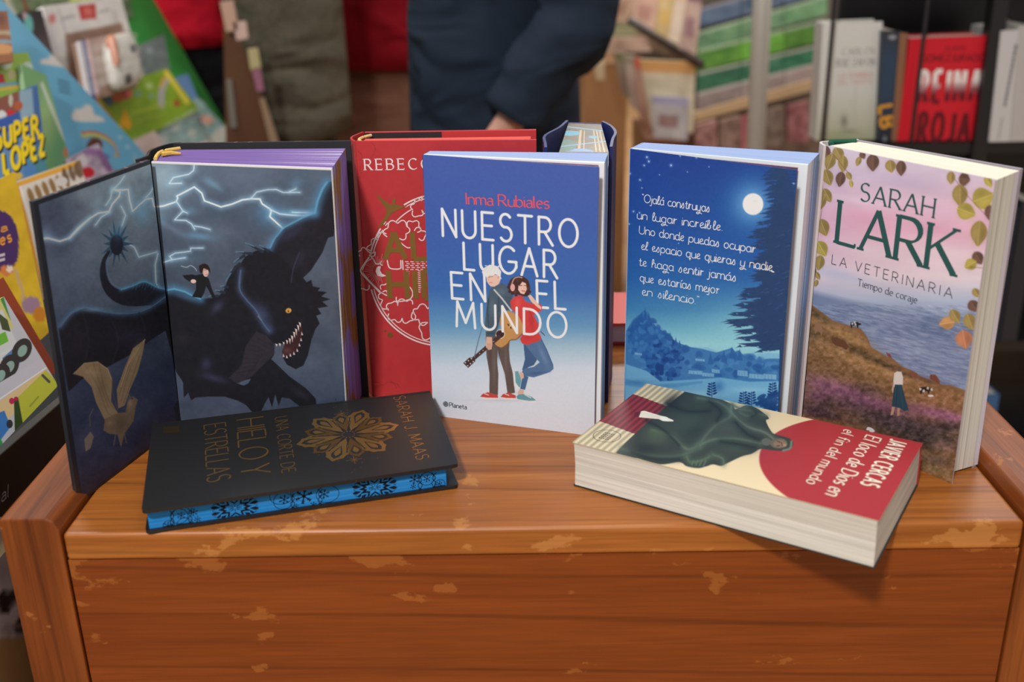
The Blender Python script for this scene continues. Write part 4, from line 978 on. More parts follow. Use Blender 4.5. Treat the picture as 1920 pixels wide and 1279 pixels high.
block(b, *blk, 0, HI, lambda u, v: pages_fn(EB, 50, 8, front=(.12, .08, (228, 230, 236)))(v, u), pages_fn((128, 156, 190), 60, 12, front=(.36, .1, (226, 226, 226))), nk=60)
b.build('page_block', t)
# folded inner flap, mauve picture showing beside the cover
b = MB()
fl = [tuple(hT + (kfr - hT) * .93 + [0, -.0012]), tuple(kfr + [-.0045, -.0014])]
fq = np.array([W3(*(hT + [.003, -.0006]), HI - .001), W3(*(kfr + [-.0045, -.0018]), HI - .001), W3(*(kfr + [-.0045, -.0018]), .0005), W3(*(hT + [.003, -.0006]), .0005)])
b.slab(fq, .0004, alb((140, 100, 120)), M_PRINT)
cv = Canvas(fq, 60, 120, (132, 92, 112)); cv.img[cv.Y > 420] = (84, 84, 128); cv.img[cv.Y > 560] = (120, 96, 130); cv.img[cv.Y > 640] = (150, 118, 146); cv.noise((60, 50, 60), 9, 22, 3, 6); b.canvas(cv, M_PRINT, 1)
o = b.build('cover_flap', t)
b = MB()
bq_ = [kbl + [0, .0004], kbr + [0, .0004]]
vslab(b, tuple(kbr + [0, .0004]), tuple(kbl + [0, .0004]), 0, HI, .0005, alb((70, 92, 166)), M_PRINT); b.build('back_cover', t)
b = MB(); vslab(b, tuple(kbl + [-.0004, .0003]), tuple(hT + [-.0004, .0003]), 0, HI, .0005, alb((40, 44, 62)), M_PRINT); b.build('spine', t)

# ------------------------------------------------------------------ night-sky paperback seen from the back
HM = .2325
hT = np.array(xy((1182, 279), HM)); fT = np.array(xy((1495, 319), HM)); kfr = np.array(xy((1515, 309), HM)); kbr = np.array(xy((1540, 286), HM)); kbl = np.array(xy((1204, 267), HM))
t = thing('night_sky_paperback_book', W3(.17, .84, 0), 'dark blue paperback with full moon and white handwriting, standing behind the flat red book', 'book')
q = np.array([W3(*hT, HM), W3(*fT, HM), W3(*(fT + [.002, .004]), 0), W3(*hT, 0)])
b = MB(); b.slab(q, .0005, alb((60, 90, 150)), M_PRINT)
cv = Canvas(q, 300, 520)
cv.grad([(270, (34, 62, 138)), (420, (36, 80, 154)), (520, (42, 98, 166)), (580, (66, 130, 178)), (620, (112, 176, 198)), (645, (150, 204, 214)), (700, (120, 180, 206)), (800, (60, 120, 176))])
cv.tf = (1160, 240, .4376)
cv.blob(600, 860, 220, 120, (150, 208, 218), .6)
cv.blob(577, 325, 130, 130, (44, 110, 178), .7); cv.blob(577, 325, 74, 76, (120, 178, 222), .8)
cv.ell(577, 325, 44, 46, (238, 240, 240), 1, 1.6); cv.blob(585, 312, 14, 10, (212, 216, 218), .7); cv.blob(565, 335, 10, 8, (216, 222, 224), .6); cv.blob(600, 340, 7, 9, (220, 224, 226), .5)
rs = random.Random(3)
for x, y, r in ((122, 125, 2.2), (130, 143, 2.2), (110, 160, 1.8), (226, 160, 2.4), (92, 222, 2), (48, 195, 2), (335, 127, 1.6), (176, 200, 1), (265, 120, 1.3), (296, 188, 1), (389, 166, 1), (64, 356, 1.8), (90, 362, 1.6), (660, 176, 2.2), (676, 226, 2.2), (727, 233, 2), (750, 238, 2), (45, 410, 1.6), (100, 256, 1.2), (258, 492, 1), (402, 574, 1), (628, 580, 1.8), (731, 587, 2), (606, 604, 1)):
    cv.blob(x, y, r * 3, r * 3, (150, 190, 232), .6); cv.ell(x, y, r, r, (236, 242, 250), .9)
# far hills, trees, roofs, water
HL = [(30, 870), (60, 820), (105, 782), (122, 778), (140, 820), (170, 835), (205, 880), (250, 915), (300, 935), (360, 945), (420, 960), (470, 945), (487, 938), (500, 955), (516, 950), (540, 975), (600, 990), (650, 985), (700, 985), (700, 1100), (30, 1100)]
cv.fill([(280, 940), (380, 938), (420, 955), (500, 975), (640, 960), (700, 965), (700, 1010), (280, 1010)], (120, 178, 208), .8, 3)
cv.fill(HL, (62, 118, 174), 1, 1.6)
for i in range(90):
    x = rs.uniform(40, 690); y0 = np.interp(x, [30, 110, 250, 480, 700], [880, 800, 930, 960, 1000]); y = rs.uniform(y0, 1060)
    cv.ell(x, y, rs.uniform(9, 24), rs.uniform(8, 20), [(44, 96, 158), (54, 108, 168), (74, 134, 186), (36, 84, 148)][rs.randrange(4)], .75, 3)
cv.fill([(40, 880), (60, 830), (90, 800), (112, 780), (132, 812), (150, 850), (180, 850), (200, 900), (180, 960), (100, 980), (50, 940)], (42, 92, 156), .9, 2)
cv.fill([(150, 835), (176, 832), (196, 868), (172, 862)], (110, 160, 200), .8)
for i in range(120):
    a, r_ = rs.uniform(0, 6.28), rs.uniform(0, 1) ** .5; x, y = 194 + 74 * r_ * math.cos(a) * (1 + .2 * math.sin(a)), 985 + 96 * r_ * math.sin(a)
    cv.ell(x, y, rs.uniform(7, 17), rs.uniform(6, 14), [(28, 72, 138), (34, 84, 150), (24, 64, 128), (48, 102, 164)][rs.randrange(4)], .9, 2.5)
for i in range(80):
    x = rs.uniform(36, 230); y = rs.uniform(np.interp(x, [36, 110, 230], [880, 790, 900]), 960)
    cv.ell(x, y, rs.uniform(6, 15), rs.uniform(8, 16), [(38, 88, 152), (46, 100, 162), (60, 118, 176)][rs.randrange(3)], .85, 2.5)
for x, h_ in ((58, 30), (78, 36), (100, 46), (114, 54), (130, 40), (222, 28), (246, 24), (262, 26)):
    y = np.interp(x, [40, 112, 270], [870, 800, 930]); cv.fill([(x - 9, y + 20), (x, y - h_ * .6), (x + 9, y + 20)], (40, 90, 154), .95, 2)
for x, y in ((487, 960), (520, 968), (452, 975), (430, 1040), (395, 985)): cv.fill([(x - 14, y + 26), (x, y - 24), (x + 14, y + 26)], (44, 96, 158), .9, 2)
for x, y, w_, h_ in ((510, 1035, 44, 24), (560, 1050, 60, 20), (620, 1050, 56, 22), (300, 1036, 60, 16), (360, 1046, 50, 16), (70, 960, 30, 10), (330, 985, 40, 10), (400, 1030, 34, 16)):
    cv.fill([(x, y), (x + w_, y + 4), (x + w_, y + h_ + 4), (x, y + h_)], (130, 180, 210), .8, 1.4); cv.fill([(x - 3, y + 1), (x + w_ * .4, y - 9), (x + w_ + 3, y + 5)], (66, 120, 174), .8, 1.4)
    for k in range(3): cv.line([(x + 8 + k * w_ / 4, y + 8), (x + 8 + k * w_ / 4, y + h_)], 1, (70, 124, 176), .7)
cv.fill([(30, 1010), (120, 1040), (180, 1085), (300, 1078), (440, 1068), (560, 1085), (690, 1082), (690, 1240), (30, 1240)], (108, 168, 206), 1, 2)
cv.fill([(30, 1075), (140, 1100), (260, 1092), (360, 1082), (360, 1092), (250, 1110), (120, 1118), (30, 1100)], (84, 146, 192), .9, 3)
cv.blob(430, 1110, 22, 26, (50, 106, 166), .7); cv.blob(330, 1140, 120, 18, (160, 206, 226), .6); cv.blob(560, 1120, 80, 14, (150, 198, 222), .6); cv.blob(80, 1090, 60, 12, (60, 116, 172), .6)
NV = (40, 66, 108)
cv.line([(705, 150), (706, 600), (704, 1000), (700, 1230)], [2, 11, 13, 17], NV)
rs = random.Random(11)
cv.fill([(690, 150), (712, 150), (760, 300), (760, 930), (600, 900), (610, 700), (640, 500), (668, 300)], NV, .97, 2)
for y in range(150, 935, 15):
    L = np.interp(y, [150, 200, 300, 460, 600, 680, 740, 770, 800, 870, 930], [30, 86, 52, 150, 130, 190, 180, 285, 270, 200, 190]) * rs.choice((1.02, .95, .8, .6))
    dr = np.interp(y, [150, 500, 930], [4, 16, 10])
    th = np.interp(y, [150, 500, 900], [5, 8, 13])
    for k in range(5):
        u = rs.uniform(.35, .95); l = rs.uniform(18, 44); yy_ = y + dr * u + rs.uniform(-2, th)
        cv.fill([(706 - L * u, yy_ - 4), (706 - L * u - l, yy_ + rs.uniform(4, 14)), (706 - L * u - l * .4, yy_ + 7), (706 - L * u + 10, yy_ + 8)], NV, .95, 1)
    x0 = 706
    cv.fill([(x0, y - th), (x0 - L * .35, y + dr * .2 - th * .6), (x0 - L * .72, y + dr * .6 - th * .25), (x0 - L, y + dr * rs.uniform(.4, 1.0)), (x0 - L * .8, y + dr * 1.0 + th * .3), (x0 - L * .9, y + dr * 1.3 + th * .5), (x0 - L * .55, y + dr * 1.1 + th * .5), (x0 - L * .5, y + dr + th), (x0, y + th * 1.2)], NV, .96, 1.1)
    cv.fill([(x0, y - th), (x0 + 60, y + dr * .3), (x0 + 60, y + dr * .3 + th * 1.3), (x0, y + th)], NV, .96, 1.1)
for p in ([(690, 935), (660, 940), (630, 952), (660, 948)], ): cv.fill(p, NV)
for i in range(34):
    y = rs.uniform(380, 900); x = rs.uniform(600, 740); l = rs.uniform(8, 26)
    cv.line([(x, y), (x + l, y - l * .4)], [.3, 1.6], (58, 104, 158), .55, 1)
for i in range(24):
    x = rs.uniform(600, 720); y = np.interp(x, [600, 720], [1150, 1105]) + rs.uniform(0, 100)
    cv.ell(x, y, 22, 10, (28, 70, 128), .9, 1.5, rot=-.5)
for x, y in ((535, 1190), (400, 1150), (570, 1190), (660, 1150)):
    cv.line([(x, y), (x, y - 60)], 1.4, (26, 62, 118))
    for k in range(5): cv.ell(x - 13 + k, y - 10 - k * 11, 11 - k, 4, (26, 62, 118), rot=.4); cv.ell(x + 13 - k, y - 14 - k * 11, 11 - k, 4, (26, 62, 118), rot=-.4)
cv.noise((6, 6, 7), 3, 3, 2, 8)
b.canvas(cv, M_PRINT, 1)
cv.tf = (1180, 330, .2112)
IK = (232, 240, 250)
for s, l, r in (('"Ojalá construyas', (112, 228), (714, 318)), ('un lugar increíble.', (70, 376), (828, 482)), ('Uno donde puedas ocupar', (88, 508), (1120, 678)), ('el espacio que quieras y nadie', (108, 648), (1270, 838)), ('te haga sentir jamás', (88, 790), (948, 930)), ('que estarías mejor', (96, 930), (800, 1042)), ('en silencio."', (114, 1052), (618, 1136))):
    lettering(b, cv, s, l, r, (l[0], l[1] - 70), IK, M_PRINT, 4,   .085, gap=.13, space=.38, cursive=True, slant=.06, cap=False)
b.ribbon(cv, cv.uv(smooth([(1262, 834), (1272, 842), (1288, 846)], 5)), .0009, IK, M_PRINT, 4)
b.build('back_cover', t)
b = MB()
block(b, hT + [.0015, .002], kfr, kbr + [-.002, -.002], kbl + [.001, -.0012], 0, HM, lambda u, v: pages_fn((142, 160, 198), 50, 9, front=(.05, .03, (224, 228, 236)))(v, u),
      lambda u, v: (lambda c: np.where(((vnoise(u * 28 + 3, u * 0) > .66) & (u < .75))[:, None], 226, c))(pages_fn((124, 156, 196), 60, 14, front=(.3, .1, (224, 226, 228)))(u, v) * np.array([1, 1, 1]) + (np.clip(v - .3, 0, 1) * 40)[:, None] * np.array([-.4, .1, .1])), nk=70)
b.build('page_block', t)
b = MB()
fq = np.array([W3(*(hT + [.003, -.0004]), HM - .002), W3(*(kfr + [-.0075, -.0004]), HM - .002), W3(*(kfr + [-.0075, -.0004]), .0005), W3(*(hT + [.003, -.0004]), .0005)])
b.slab(fq, .0004, alb((118, 66, 76)), M_PRINT)
cv = Canvas(fq, 90, 120, (44, 74, 134)); cv.noise((40, 40, 50), 14, 24, 3, 5)
cv.tf = (1160, 240, .4376); cv.line([(440, 132), (600, 150), (768, 176), (775, 210), (760, 480), (748, 800), (735, 1230)], 5, (128, 66, 74), 1, 1.2); cv.fill([(735, 640), (790, 640), (760, 1240), (700, 1240)], (122, 96, 140), .8, 10)
b.canvas(cv, M_PRINT, 1); b.build('cover_flap', t)
b = MB(); vslab(b, tuple(kbr + [-.002, -.0008]), tuple(kbl + [.001, -.0002]), 0, HM, .0005, alb((60, 90, 160)), M_PRINT); b.build('front_cover', t)
b = MB(); vslab(b, tuple(kbl + [0, -.0008]), tuple(hT + [-.0006, .0004]), 0, HM, .0005, alb((160, 178, 220)), M_PRINT); b.build('spine', t)

# ------------------------------------------------------------------ lavender landscape hardcover
HL_ = .238
hT = np.array(xy((1542, 273), HL_)); fT = np.array(xy((1866, 336.5), HL_)); fB = np.array(xy((1785, 908), 0)); kfr = np.array(xy((1869, 337), HL_)); kbr = np.array(xy((1919, 316), HL_)); kbl = np.array(xy((1604, 262), HL_))
hT = hT + [.003, 0]
t = thing('landscape_hardcover_book', W3(.31, .80, 0), 'hardcover with lavender sky, leaves and heather coast on its cover, standing at right', 'book')
q = np.array([W3(*hT, HL_), W3(*fT, HL_), W3(*fB, 0), W3(*(hT + [.001, .0]), 0)])
b = MB(); b.slab(q, .0006, alb((190, 180, 196)), M_PRINT)
cv = Canvas(q, 330, 560)
cv.grad([(265, (212, 200, 214)), (330, (206, 188, 208)), (385, (220, 186, 204)), (430, (222, 176, 196)), (470, (222, 192, 206)), (520, (222, 206, 214)), (560, (176, 186, 208)), (590, (140, 156, 186)), (900, (110, 100, 100))])
cv.tf = (1460, 240, .24)
for x, y, rx, ry, c, a, r in ((1000, 420, 300, 60, (190, 172, 200), .6, .2), (700, 700, 300, 70, (222, 160, 186), .5, .2), (1250, 800, 220, 60, (216, 160, 184), .5, .2), (600, 560, 200, 30, (226, 206, 220), .6, .2), (1200, 620, 200, 40, (214, 178, 204), .5, .2), (1300, 980, 260, 70, (226, 208, 214), .6, .2), (700, 950, 300, 50, (228, 210, 218), .6, .2), (500, 1150, 300, 50, (176, 186, 212), .6, .25)):
    cv.blob(x, y, rx, ry, c, a, r)
cv.noise((14, 14, 14), 70, 16, 4, 12)
cv.tf = (1500, 560, .2659)
sea = [(60, -60), (300, 0), (600, 60), (900, 130), (1010, 130), (1255, 180), (1180, 680), (0, 680)]
cv.fill(sea, (122, 136, 166), 1, 12)
cv.blob(1000, 200, 260, 80, (96, 114, 148), .7, .2); cv.blob(600, 130, 300, 50, (140, 152, 180), .5, .2); cv.blob(700, 330, 300, 60, (150, 160, 188), .5, .3)
m = np.where((cv.Y > 570))[0]
w = fbm((cv.X[m] + cv.Y[m] * .25) / 16, (cv.Y[m] - cv.X[m] * .22) / 2.2, 4)
cv.img[m] = np.clip(cv.img[m] + (w - .5)[:, None] * np.array([80, 76, 66]), 0, 255)
hill = [(60, 20), (110, 60), (180, 110), (230, 150), (330, 180), (430, 205), (480, 270), (506, 338), (560, 370), (610, 400), (660, 420), (720, 470), (800, 505), (860, 545), (930, 570), (1000, 600), (1060, 602), (1170, 640), (1180, 1400), (-10, 1400), (0, 600)]
cv.fill(hill, (132, 98, 66), 1, 1.6)
for x, y, rx, ry, c, a, r in ((280, 230, 240, 40, (176, 136, 84), .7, .45), (300, 400, 300, 50, (170, 130, 86), .6, .4), (600, 500, 260, 40, (180, 138, 92), .6, .4), (950, 700, 260, 60, (150, 108, 76), .6, .2), (430, 380, 180, 24, (84, 70, 46), .8, .45), (620, 470, 150, 20, (78, 62, 44), .8, .45), (130, 120, 120, 24, (92, 76, 54), .8, .6), (860, 560, 150, 18, (96, 70, 52), .8, .3),
    (100, 250, 40, 40, (86, 78, 54), .6, 0), (200, 600, 300, 60, (136, 96, 98), .7, .3), (420, 680, 300, 50, (150, 96, 128), .7, .3), (130, 680, 110, 60, (140, 88, 124), .7, 0), (900, 800, 260, 50, (142, 92, 116), .6, .2), (1060, 830, 120, 34, (160, 98, 140), .6, .2), (480, 640, 120, 40, (78, 62, 62), .6, .2), (350, 740, 260, 60, (82, 60, 72), .8, .2), (700, 900, 360, 70, (74, 62, 66), .9, .15), (1050, 900, 180, 50, (78, 64, 68), .8, 0), (120, 780, 140, 60, (80, 60, 72), .8, 0), (900, 1000, 300, 70, (66, 58, 60), .9, .1), (1010, 1040, 90, 40, (150, 112, 100), .7, .3), (960, 1140, 120, 40, (96, 82, 76), .7, .2), (950, 1210, 140, 24, (146, 132, 100), .5, .3), (250, 640, 220, 40, (146, 94, 126), .5, .3), (560, 760, 260, 36, (140, 88, 122), .5, .25), (960, 790, 200, 30, (146, 92, 126), .5, .25), (180, 820, 160, 30, (72, 54, 66), .8, .2), (620, 840, 260, 40, (72, 58, 66), .8, .2)):
    cv.blob(x, y, rx, ry, c, a, r)
m = np.where(cv.Y > 575)[0]
ins = cv.img[m]
w = fbm((cv.X[m]) / 7, (cv.Y[m]) / 5, 5) - .5
hl = hmap(cv.Hi, np.c_[cv.X[m], cv.Y[m]])
hp_ = cv.t(hill[:18]); yl = np.interp(cv.X[m], hp_[:, 0], hp_[:, 1])
k = np.clip((cv.Y[m] - yl) / 10, 0, 1)
cv.img[m] = np.clip(ins + (w * k)[:, None] * np.array([92, 74, 78]), 0, 255)
def cow(x, y, s, c, spots=None, fl=1):
    cv.fill([(x - 30 * s, y - 16 * s), (x + 22 * s, y - 18 * s), (x + 30 * s, y - 10 * s), (x + 46 * s * fl if fl > 0 else x + 30 * s, y - 8 * s), (x + 40 * s, y + 4 * s), (x + 26 * s, y + 6 * s), (x + 24 * s, y + 24 * s), (x + 16 * s, y + 24 * s), (x + 14 * s, y + 8 * s), (x - 18 * s, y + 8 * s), (x - 20 * s, y + 24 * s), (x - 28 * s, y + 24 * s), (x - 32 * s, y + 4 * s)], c, 1, 1)
    for dx, dy in spots or (): cv.ell(x + dx * s, y + dy * s, 7 * s, 8 * s, (214, 208, 200), .9)
cow(390, 178, 1.0, (44, 38, 38), ((-18, -6), (4, 0), (-2, -14)))
cow(885, 638, 1.2, (40, 36, 38), ((-28, -4), (-8, 6), (38, -2), (16, -10))); cv.ell(925, 680, 20, 8, (214, 208, 200))
cv.fill([(225, 270), (260, 268), (320, 295), (345, 335), (330, 360), (300, 340), (250, 325), (228, 305)], (104, 66, 46)); cv.fill([(110, 165), (150, 175), (162, 220), (150, 265), (142, 230), (122, 225), (108, 250), (102, 200)], (150, 112, 86))
cv.fill([(920, 528), (960, 530), (990, 575), (985, 600), (940, 570), (918, 560)], (116, 68, 54)); cv.fill([(780, 500), (830, 520), (840, 560), (790, 545)], (124, 78, 62)); cv.fill([(610, 372), (640, 388), (655, 420), (622, 404)], (130, 70, 70))
cv.fill([(668, 520), (690, 508), (718, 510), (730, 550), (728, 604), (676, 602), (664, 625), (660, 650), (650, 640), (660, 590)], (214, 206, 196)); cv.ell(706, 492, 17, 19, (110, 82, 66)); cv.line([(662, 590), (656, 655)], 2.4, (190, 150, 130))
cv.fill([(672, 602), (720, 602), (745, 700), (770, 782), (740, 790), (705, 768), (650, 755), (660, 660)], (44, 70, 84)); cv.line([(690, 620), (680, 750)], 1, (30, 52, 66), .8); cv.line([(710, 620), (730, 770)], 1, (64, 92, 104), .7)
cv.fill([(652, 760), (672, 762), (660, 815), (640, 822)], (188, 144, 124)); cv.fill([(688, 768), (708, 770), (704, 820), (688, 828)], (180, 136, 118))
# leaves round the edge
cv.tf = (1460, 240, .24)
OL, BR_, GN, OR_ = (150, 130, 78), (104, 78, 66), (168, 152, 78), (186, 140, 92)
def leaf(x, y, l, w_, a, c):
    a = R(a); ex, ey = np.array([math.cos(a), math.sin(a)]), np.array([-math.sin(a), math.cos(a)])
    o = np.array([x, y])
    pts = [o + ex * (l * k) + ey * (w_ / 2 * v) for k, v in ((-.5, 0), (-.38, .62), (-.15, .98), (.1, .92), (.32, .5), (.5, 0), (.32, -.5), (.1, -.92), (-.15, -.98), (-.38, -.62))]
    cv.fill(pts, c, 1, 1.2, True)
    cv.blob(*(o + ey * w_ * .2), l * .35, w_ * .25, np.clip(np.array(c) * 1.18, 0, 255), .6, a); cv.blob(*(o - ey * w_ * .22), l * .3, w_ * .2, np.array(c) * .8, .5, a)
    cv.line([o - ex * l * .55, o + ex * l * .48], .8, np.clip(np.array(c) * 1.35 + 10, 0, 255), .8)
for L_ in ((372, 190, 110, 70, 80, BR_), (470, 205, 120, 90, 60, OL), (400, 265, 130, 90, 110, OL), (505, 280, 130, 80, 90, OL), (385, 385, 130, 90, 70, OL), (485, 400, 120, 78, 100, BR_), (553, 375, 70, 45, 60, OL), (570, 436, 60, 34, 80, GN), (380, 525, 120, 75, 60, OL), (340, 580, 120, 60, 110, OL), (350, 775, 140, 100, 70, OL), (338, 940, 130, 100, 60, GN), (320, 1050, 120, 80, 100, OL), (305, 1150, 70, 40, 60, OL), (293, 1210, 60, 36, 110, OL), (280, 1110, 60, 30, 80, BR_),
    (740, 272, 135, 100, 90, BR_), (626, 262, 76, 46, 110, OL), (660, 215, 60, 50, 60, BR_), (880, 300, 100, 86, 80, OL), (962, 315, 120, 80, 90, BR_),
    (1350, 390, 100, 66, 90, OL), (1455, 400, 90, 110, 10, BR_), (1420, 525, 170, 120, 90, OL), (1600, 545, 170, 170, -20, GN), (1470, 650, 150, 130, 20, GN), (1640, 420, 100, 60, 60, GN), (1650, 660, 120, 80, 90, BR_), (1565, 820, 200, 130, 95, OL), (1560, 1010, 110, 90, 60, BR_), (1500, 1060, 100, 90, 150, GN), (1545, 1280, 80, 60, 60, OL)):
    leaf(*L_)
cv.tf = (1500, 560, .2659)
for L_ in ((1038, 165, 110, 90, 170, OR_), (1098, 118, 110, 76, 60, OL), (1200, 155, 120, 90, 70, OL), (1160, 280, 130, 120, 80, (178, 120, 88)), (1225, 45, 90, 80, 60, BR_)): leaf(*L_)
cv.tf = (1460, 240, .24)
for q_ in ([(345, 150), (430, 210), (520, 320), (545, 345)], [(1380, 400), (1480, 530), (1640, 700)], [(335, 330), (345, 560), (300, 900), (285, 1180)], [(1500, 1080), (1590, 1085)]): cv.line(q_, 1.1, (120, 86, 72), .8, 1.2, sm=True)
b.canvas(cv, M_PRINT, 1)
TL = (44, 84, 80)
lettering(b, cv, 'SARAH', (640, 562), (1212, 697), (655, 426), TL, M_PRINT, 4, .135, .06, .22, .22)
lettering(b, cv, 'LARK', (455, 888), (1362, 1140), (500, 575), TL, M_PRINT, 4, .15, .05, .2, .14)
lettering(b, cv, 'LA VETERINARIA', (417, 1056), (1358, 1325), (424, 984), (62, 66, 74), M_PRINT, 4, .085, gap=.36, space=.5)
cv.tf = (1480, 250, .5238)
lettering(b, cv, 'Tiempo de coraje', (246, 542), (458, 606), (248, 518), (62, 64, 74), M_PRINT, 4, .13, .065, .16, .16, .32)
cv.tf = (1500, 560, .2659)
b.poly(cv, cv.uv(smooth([(470, 925), (480, 905), (510, 912), (530, 935), (500, 945), (490, 930)], 4, True)), (220, 220, 220), M_PRINT, 4)
b.build('front_cover', t)
b = MB()
ck = (226, 220, 204)
def lkf(u, v):
    c = pages_fn((206, 202, 190), 30, 9)(u, v)
    for p, w_, d in ((.16, .02, -26), (.3, .03, 16), (.36, .02, -34), (.52, .02, 12), (.8, .015, -30)): c = c + (np.exp(-((u - p) / w_) ** 2) * d)[:, None]
    return np.where((u > .82)[:, None], np.array([204, 196, 206]), c)
block(b, hT + [.004, .0035], kfr + [-.0005, .001], kbr + [-.004, -.003], kbl + [.003, -.0035], .002, HL_ - .0008, lambda u, v: pages_fn((214, 208, 190), 30, 6)(v, u), lkf, nk=80, low=[hT + [.005, .006], np.array(xy((1789, 884), .002)), np.array(xy((1833, 871), .002)), kbl + [.004, -.0035]])
b.build('page_block', t)
b = MB()
bk = [tuple(kbr + [0, .0005]), tuple(kbl + [.002, .0005])]
vslab(b, *bk, 0, HL_, .003, alb((150, 140, 150)), M_PRINT)
cv = Canvas([W3(*bk[0], HL_), W3(*bk[1], HL_), W3(*bk[1], 0), W3(*bk[0], 0)], 40, 60); cv.grad([(260, (190, 176, 188)), (520, (176, 176, 196)), (640, (120, 150, 176)), (720, (150, 160, 180)), (800, (120, 96, 96)), (900, (84, 74, 78))]); cv.noise((60, 60, 50), 30, 30, 3, 4); b.canvas(cv, M_PRINT, 1)
# printed turn-in beside the pages
n_ = nrm([W3(*kbr, HL_), W3(*kfr, HL_), W3(*kfr, 0), W3(*kbr, 0)])
b.build('back_cover', t)
b = MB(); curved_spine(b, [tuple(hT + [.0002, .0004]), tuple(hT + [.001, .014]), tuple(kbl + [-.016, -.003]), tuple(kbl + [.003, .0005])], 0, HL_, .0022, (200, 190, 186), M_PRINT); b.build('spine', t)
b = MB(); b.tube([W3(*p, HL_ - .0002) for p in smooth([tuple(hT + [.006, .006]), tuple(hT + [.008, .014]), tuple(kbl + [-.010, -.0055]), tuple(kbl + [-.001, -.0055])], 5)], .0019, alb((40, 86, 66)), M_CLOTH, 8)
hb_ = b.build('head_band', t); hb_['label'] = 'dark green head band'

# ------------------------------------------------------------------ black hardcover lying flat, blue sprayed edge
ZM = .0225
ZB = .030   # the spine side stands a little higher than the fore edge
c4 = [np.array(xy((284, 794), ZB)), np.array(xy((806, 732), ZB)), np.array(xy((860, 870), ZM)), np.array(xy((265, 958), ZM))]
c4[0] = c4[0] + [.001, -.001]
t = thing('black_hardcover_book', W3(-.17, .76, 0), 'black hardcover with gold flower and blue patterned page edges, lying before the open book', 'book')
def rounded(c, r=.004, n=4):
    out = []
    for i in range(4):
        a, p, d = c[i - 1], c[i], c[(i + 1) % 4]
        e0, e1 = (a - p) / np.linalg.norm(a - p), (d - p) / np.linalg.norm(d - p)
        for k in range(n + 1):
            s = k / n
            out.append(p + e0 * r * (1 - s) ** 2 + e1 * r * s ** 2)
    return out
def flatboard(b, c, z0, z1, col, mat, r=.004, dz=0):
    o = rounded(c, r); m = len(o)
    f_ = c[2] - c[3]; e = np.array([-f_[1], f_[0]]); e = e / ((c[0] - c[3]) @ e); up = lambda p: dz * float((p - c[3]) @ e)
    V = [W3(*p, z0 + up(p)) for p in o] + [W3(*p, z1 + up(p)) for p in o]
    b.add(V, [tuple(range(m)), tuple(range(2 * m - 1, m - 1, -1))] + [(i, m + i, m + (i + 1) % m, (i + 1) % m) for i in range(m)], col, mat)
BK = (29, 29, 30)
b = MB(); flatboard(b, c4, ZM - .003, ZM, alb(BK), M_BLACK, dz=ZB - ZM)
_f = c4[2] - c4[3]; _e2 = np.array([-_f[1], _f[0]]); _e2 = _e2 / ((c4[0] - c4[3]) @ _e2)
cv = Canvas([W3(*p, ZM + (ZB - ZM) * float((p - c4[3]) @ _e2)) for p in c4], 20, 20, BK)
GO = (150, 116, 66)
cv.tf = (250, 720, .3229)
GL = lambda s, l, r, tp, w=.07, **k: lettering(b, cv, s, l, r, tp, GO, M_GOLD, 3, w, **k)
GL('SARAH J. MAAS', (1516, 76), (1652, 440), (1582, 70), .1, thin=.05, gap=.2, space=.5)
GL('UNA CORTE DE', (836, 195), (880, 516), (908, 186), .09, thin=.05, gap=.2, space=.5)
GL('HIELO Y', (612, 210), (640, 536), (772, 206), .075, thin=.04, gap=.12, space=.3)
GL('ESTRELLAS', (420, 240), (440, 572), (548, 238), .075, thin=.04, gap=.16)
b.poly(cv, cv.uv([(175, 248), (272, 242), (274, 285), (176, 290)]), (84, 70, 46), M_GOLD, 2)
for k in range(4): b.ribbon(cv, cv.uv([(186, 256 + k * 8), (262, 252 + k * 8)]), .0005, (50, 44, 34), M_BLACK, 3)
fc = cv.uv([(1262, 292)])[0]
# engraved flower of pointed petals
def petal(b, cv, c, a, r0, r1, w_, col, mat, lay):
    e = np.array([math.cos(a), math.sin(a)]); n = np.array([-e[1], e[0]])
    pr = [(0, 0), (.25, .42), (.5, .85), (.66, 1), (.72, .82), (.84, .74), (.88, .46), (1, 0)]
    L = [c + e * (r0 + (r1 - r0) * k) + n * w_ * v for k, v in pr] + [c + e * (r0 + (r1 - r0) * k) - n * w_ * v for k, v in pr[-2:0:-1]]
    b.poly(cv, L, col, mat, lay)
for k in range(12):
    a = 2 * math.pi * k / 12 + .12; big = k % 2 == 0
    petal(b, cv, fc, a, .006, .042 if big else .037, .0095 if big else .0075, GO if big else (122, 92, 52), M_GOLD, 3 if big else 2)
    petal(b, cv, fc, a, .018, .038 if big else .033, .0045, BK, M_BLACK, 4); petal(b, cv, fc, a, .02, .034 if big else .030, .0026, GO, M_GOLD, 5)
    for s in (-1, 1):
        e = np.array([math.cos(a), math.sin(a)]); n = np.array([-e[1], e[0]]) * s
        b.ribbon(cv, smooth([fc + e * .008 + n * .001, fc + e * .018 + n * .0055, fc + e * .028 + n * .0068], 4), .0006, BK, M_BLACK, 5)
    b.disc(cv, fc + np.array([math.cos(a), math.sin(a)]) * .005, .0007, GO, M_GOLD, 5, 6)
rs = random.Random(5)
for px_, m_ in (((1222, 172), .006), ((1296, 438), .006)):
    c0 = cv.uv([px_])[0]
    for k in range(8):
        a = math.pi * k / 4; b.ribbon(cv, [c0, c0 + np.array([math.cos(a), math.sin(a)]) * m_ * (1 if k % 2 == 0 else .6)], .0006, GO, M_GOLD, 3)
    for k in range(26): b.disc(cv, c0 + np.array([rs.gauss(0, .007), rs.gauss(0, .013)]), rs.uniform(.0002, .0005), GO, M_GOLD, 3, 6)
b.build('front_cover', t)
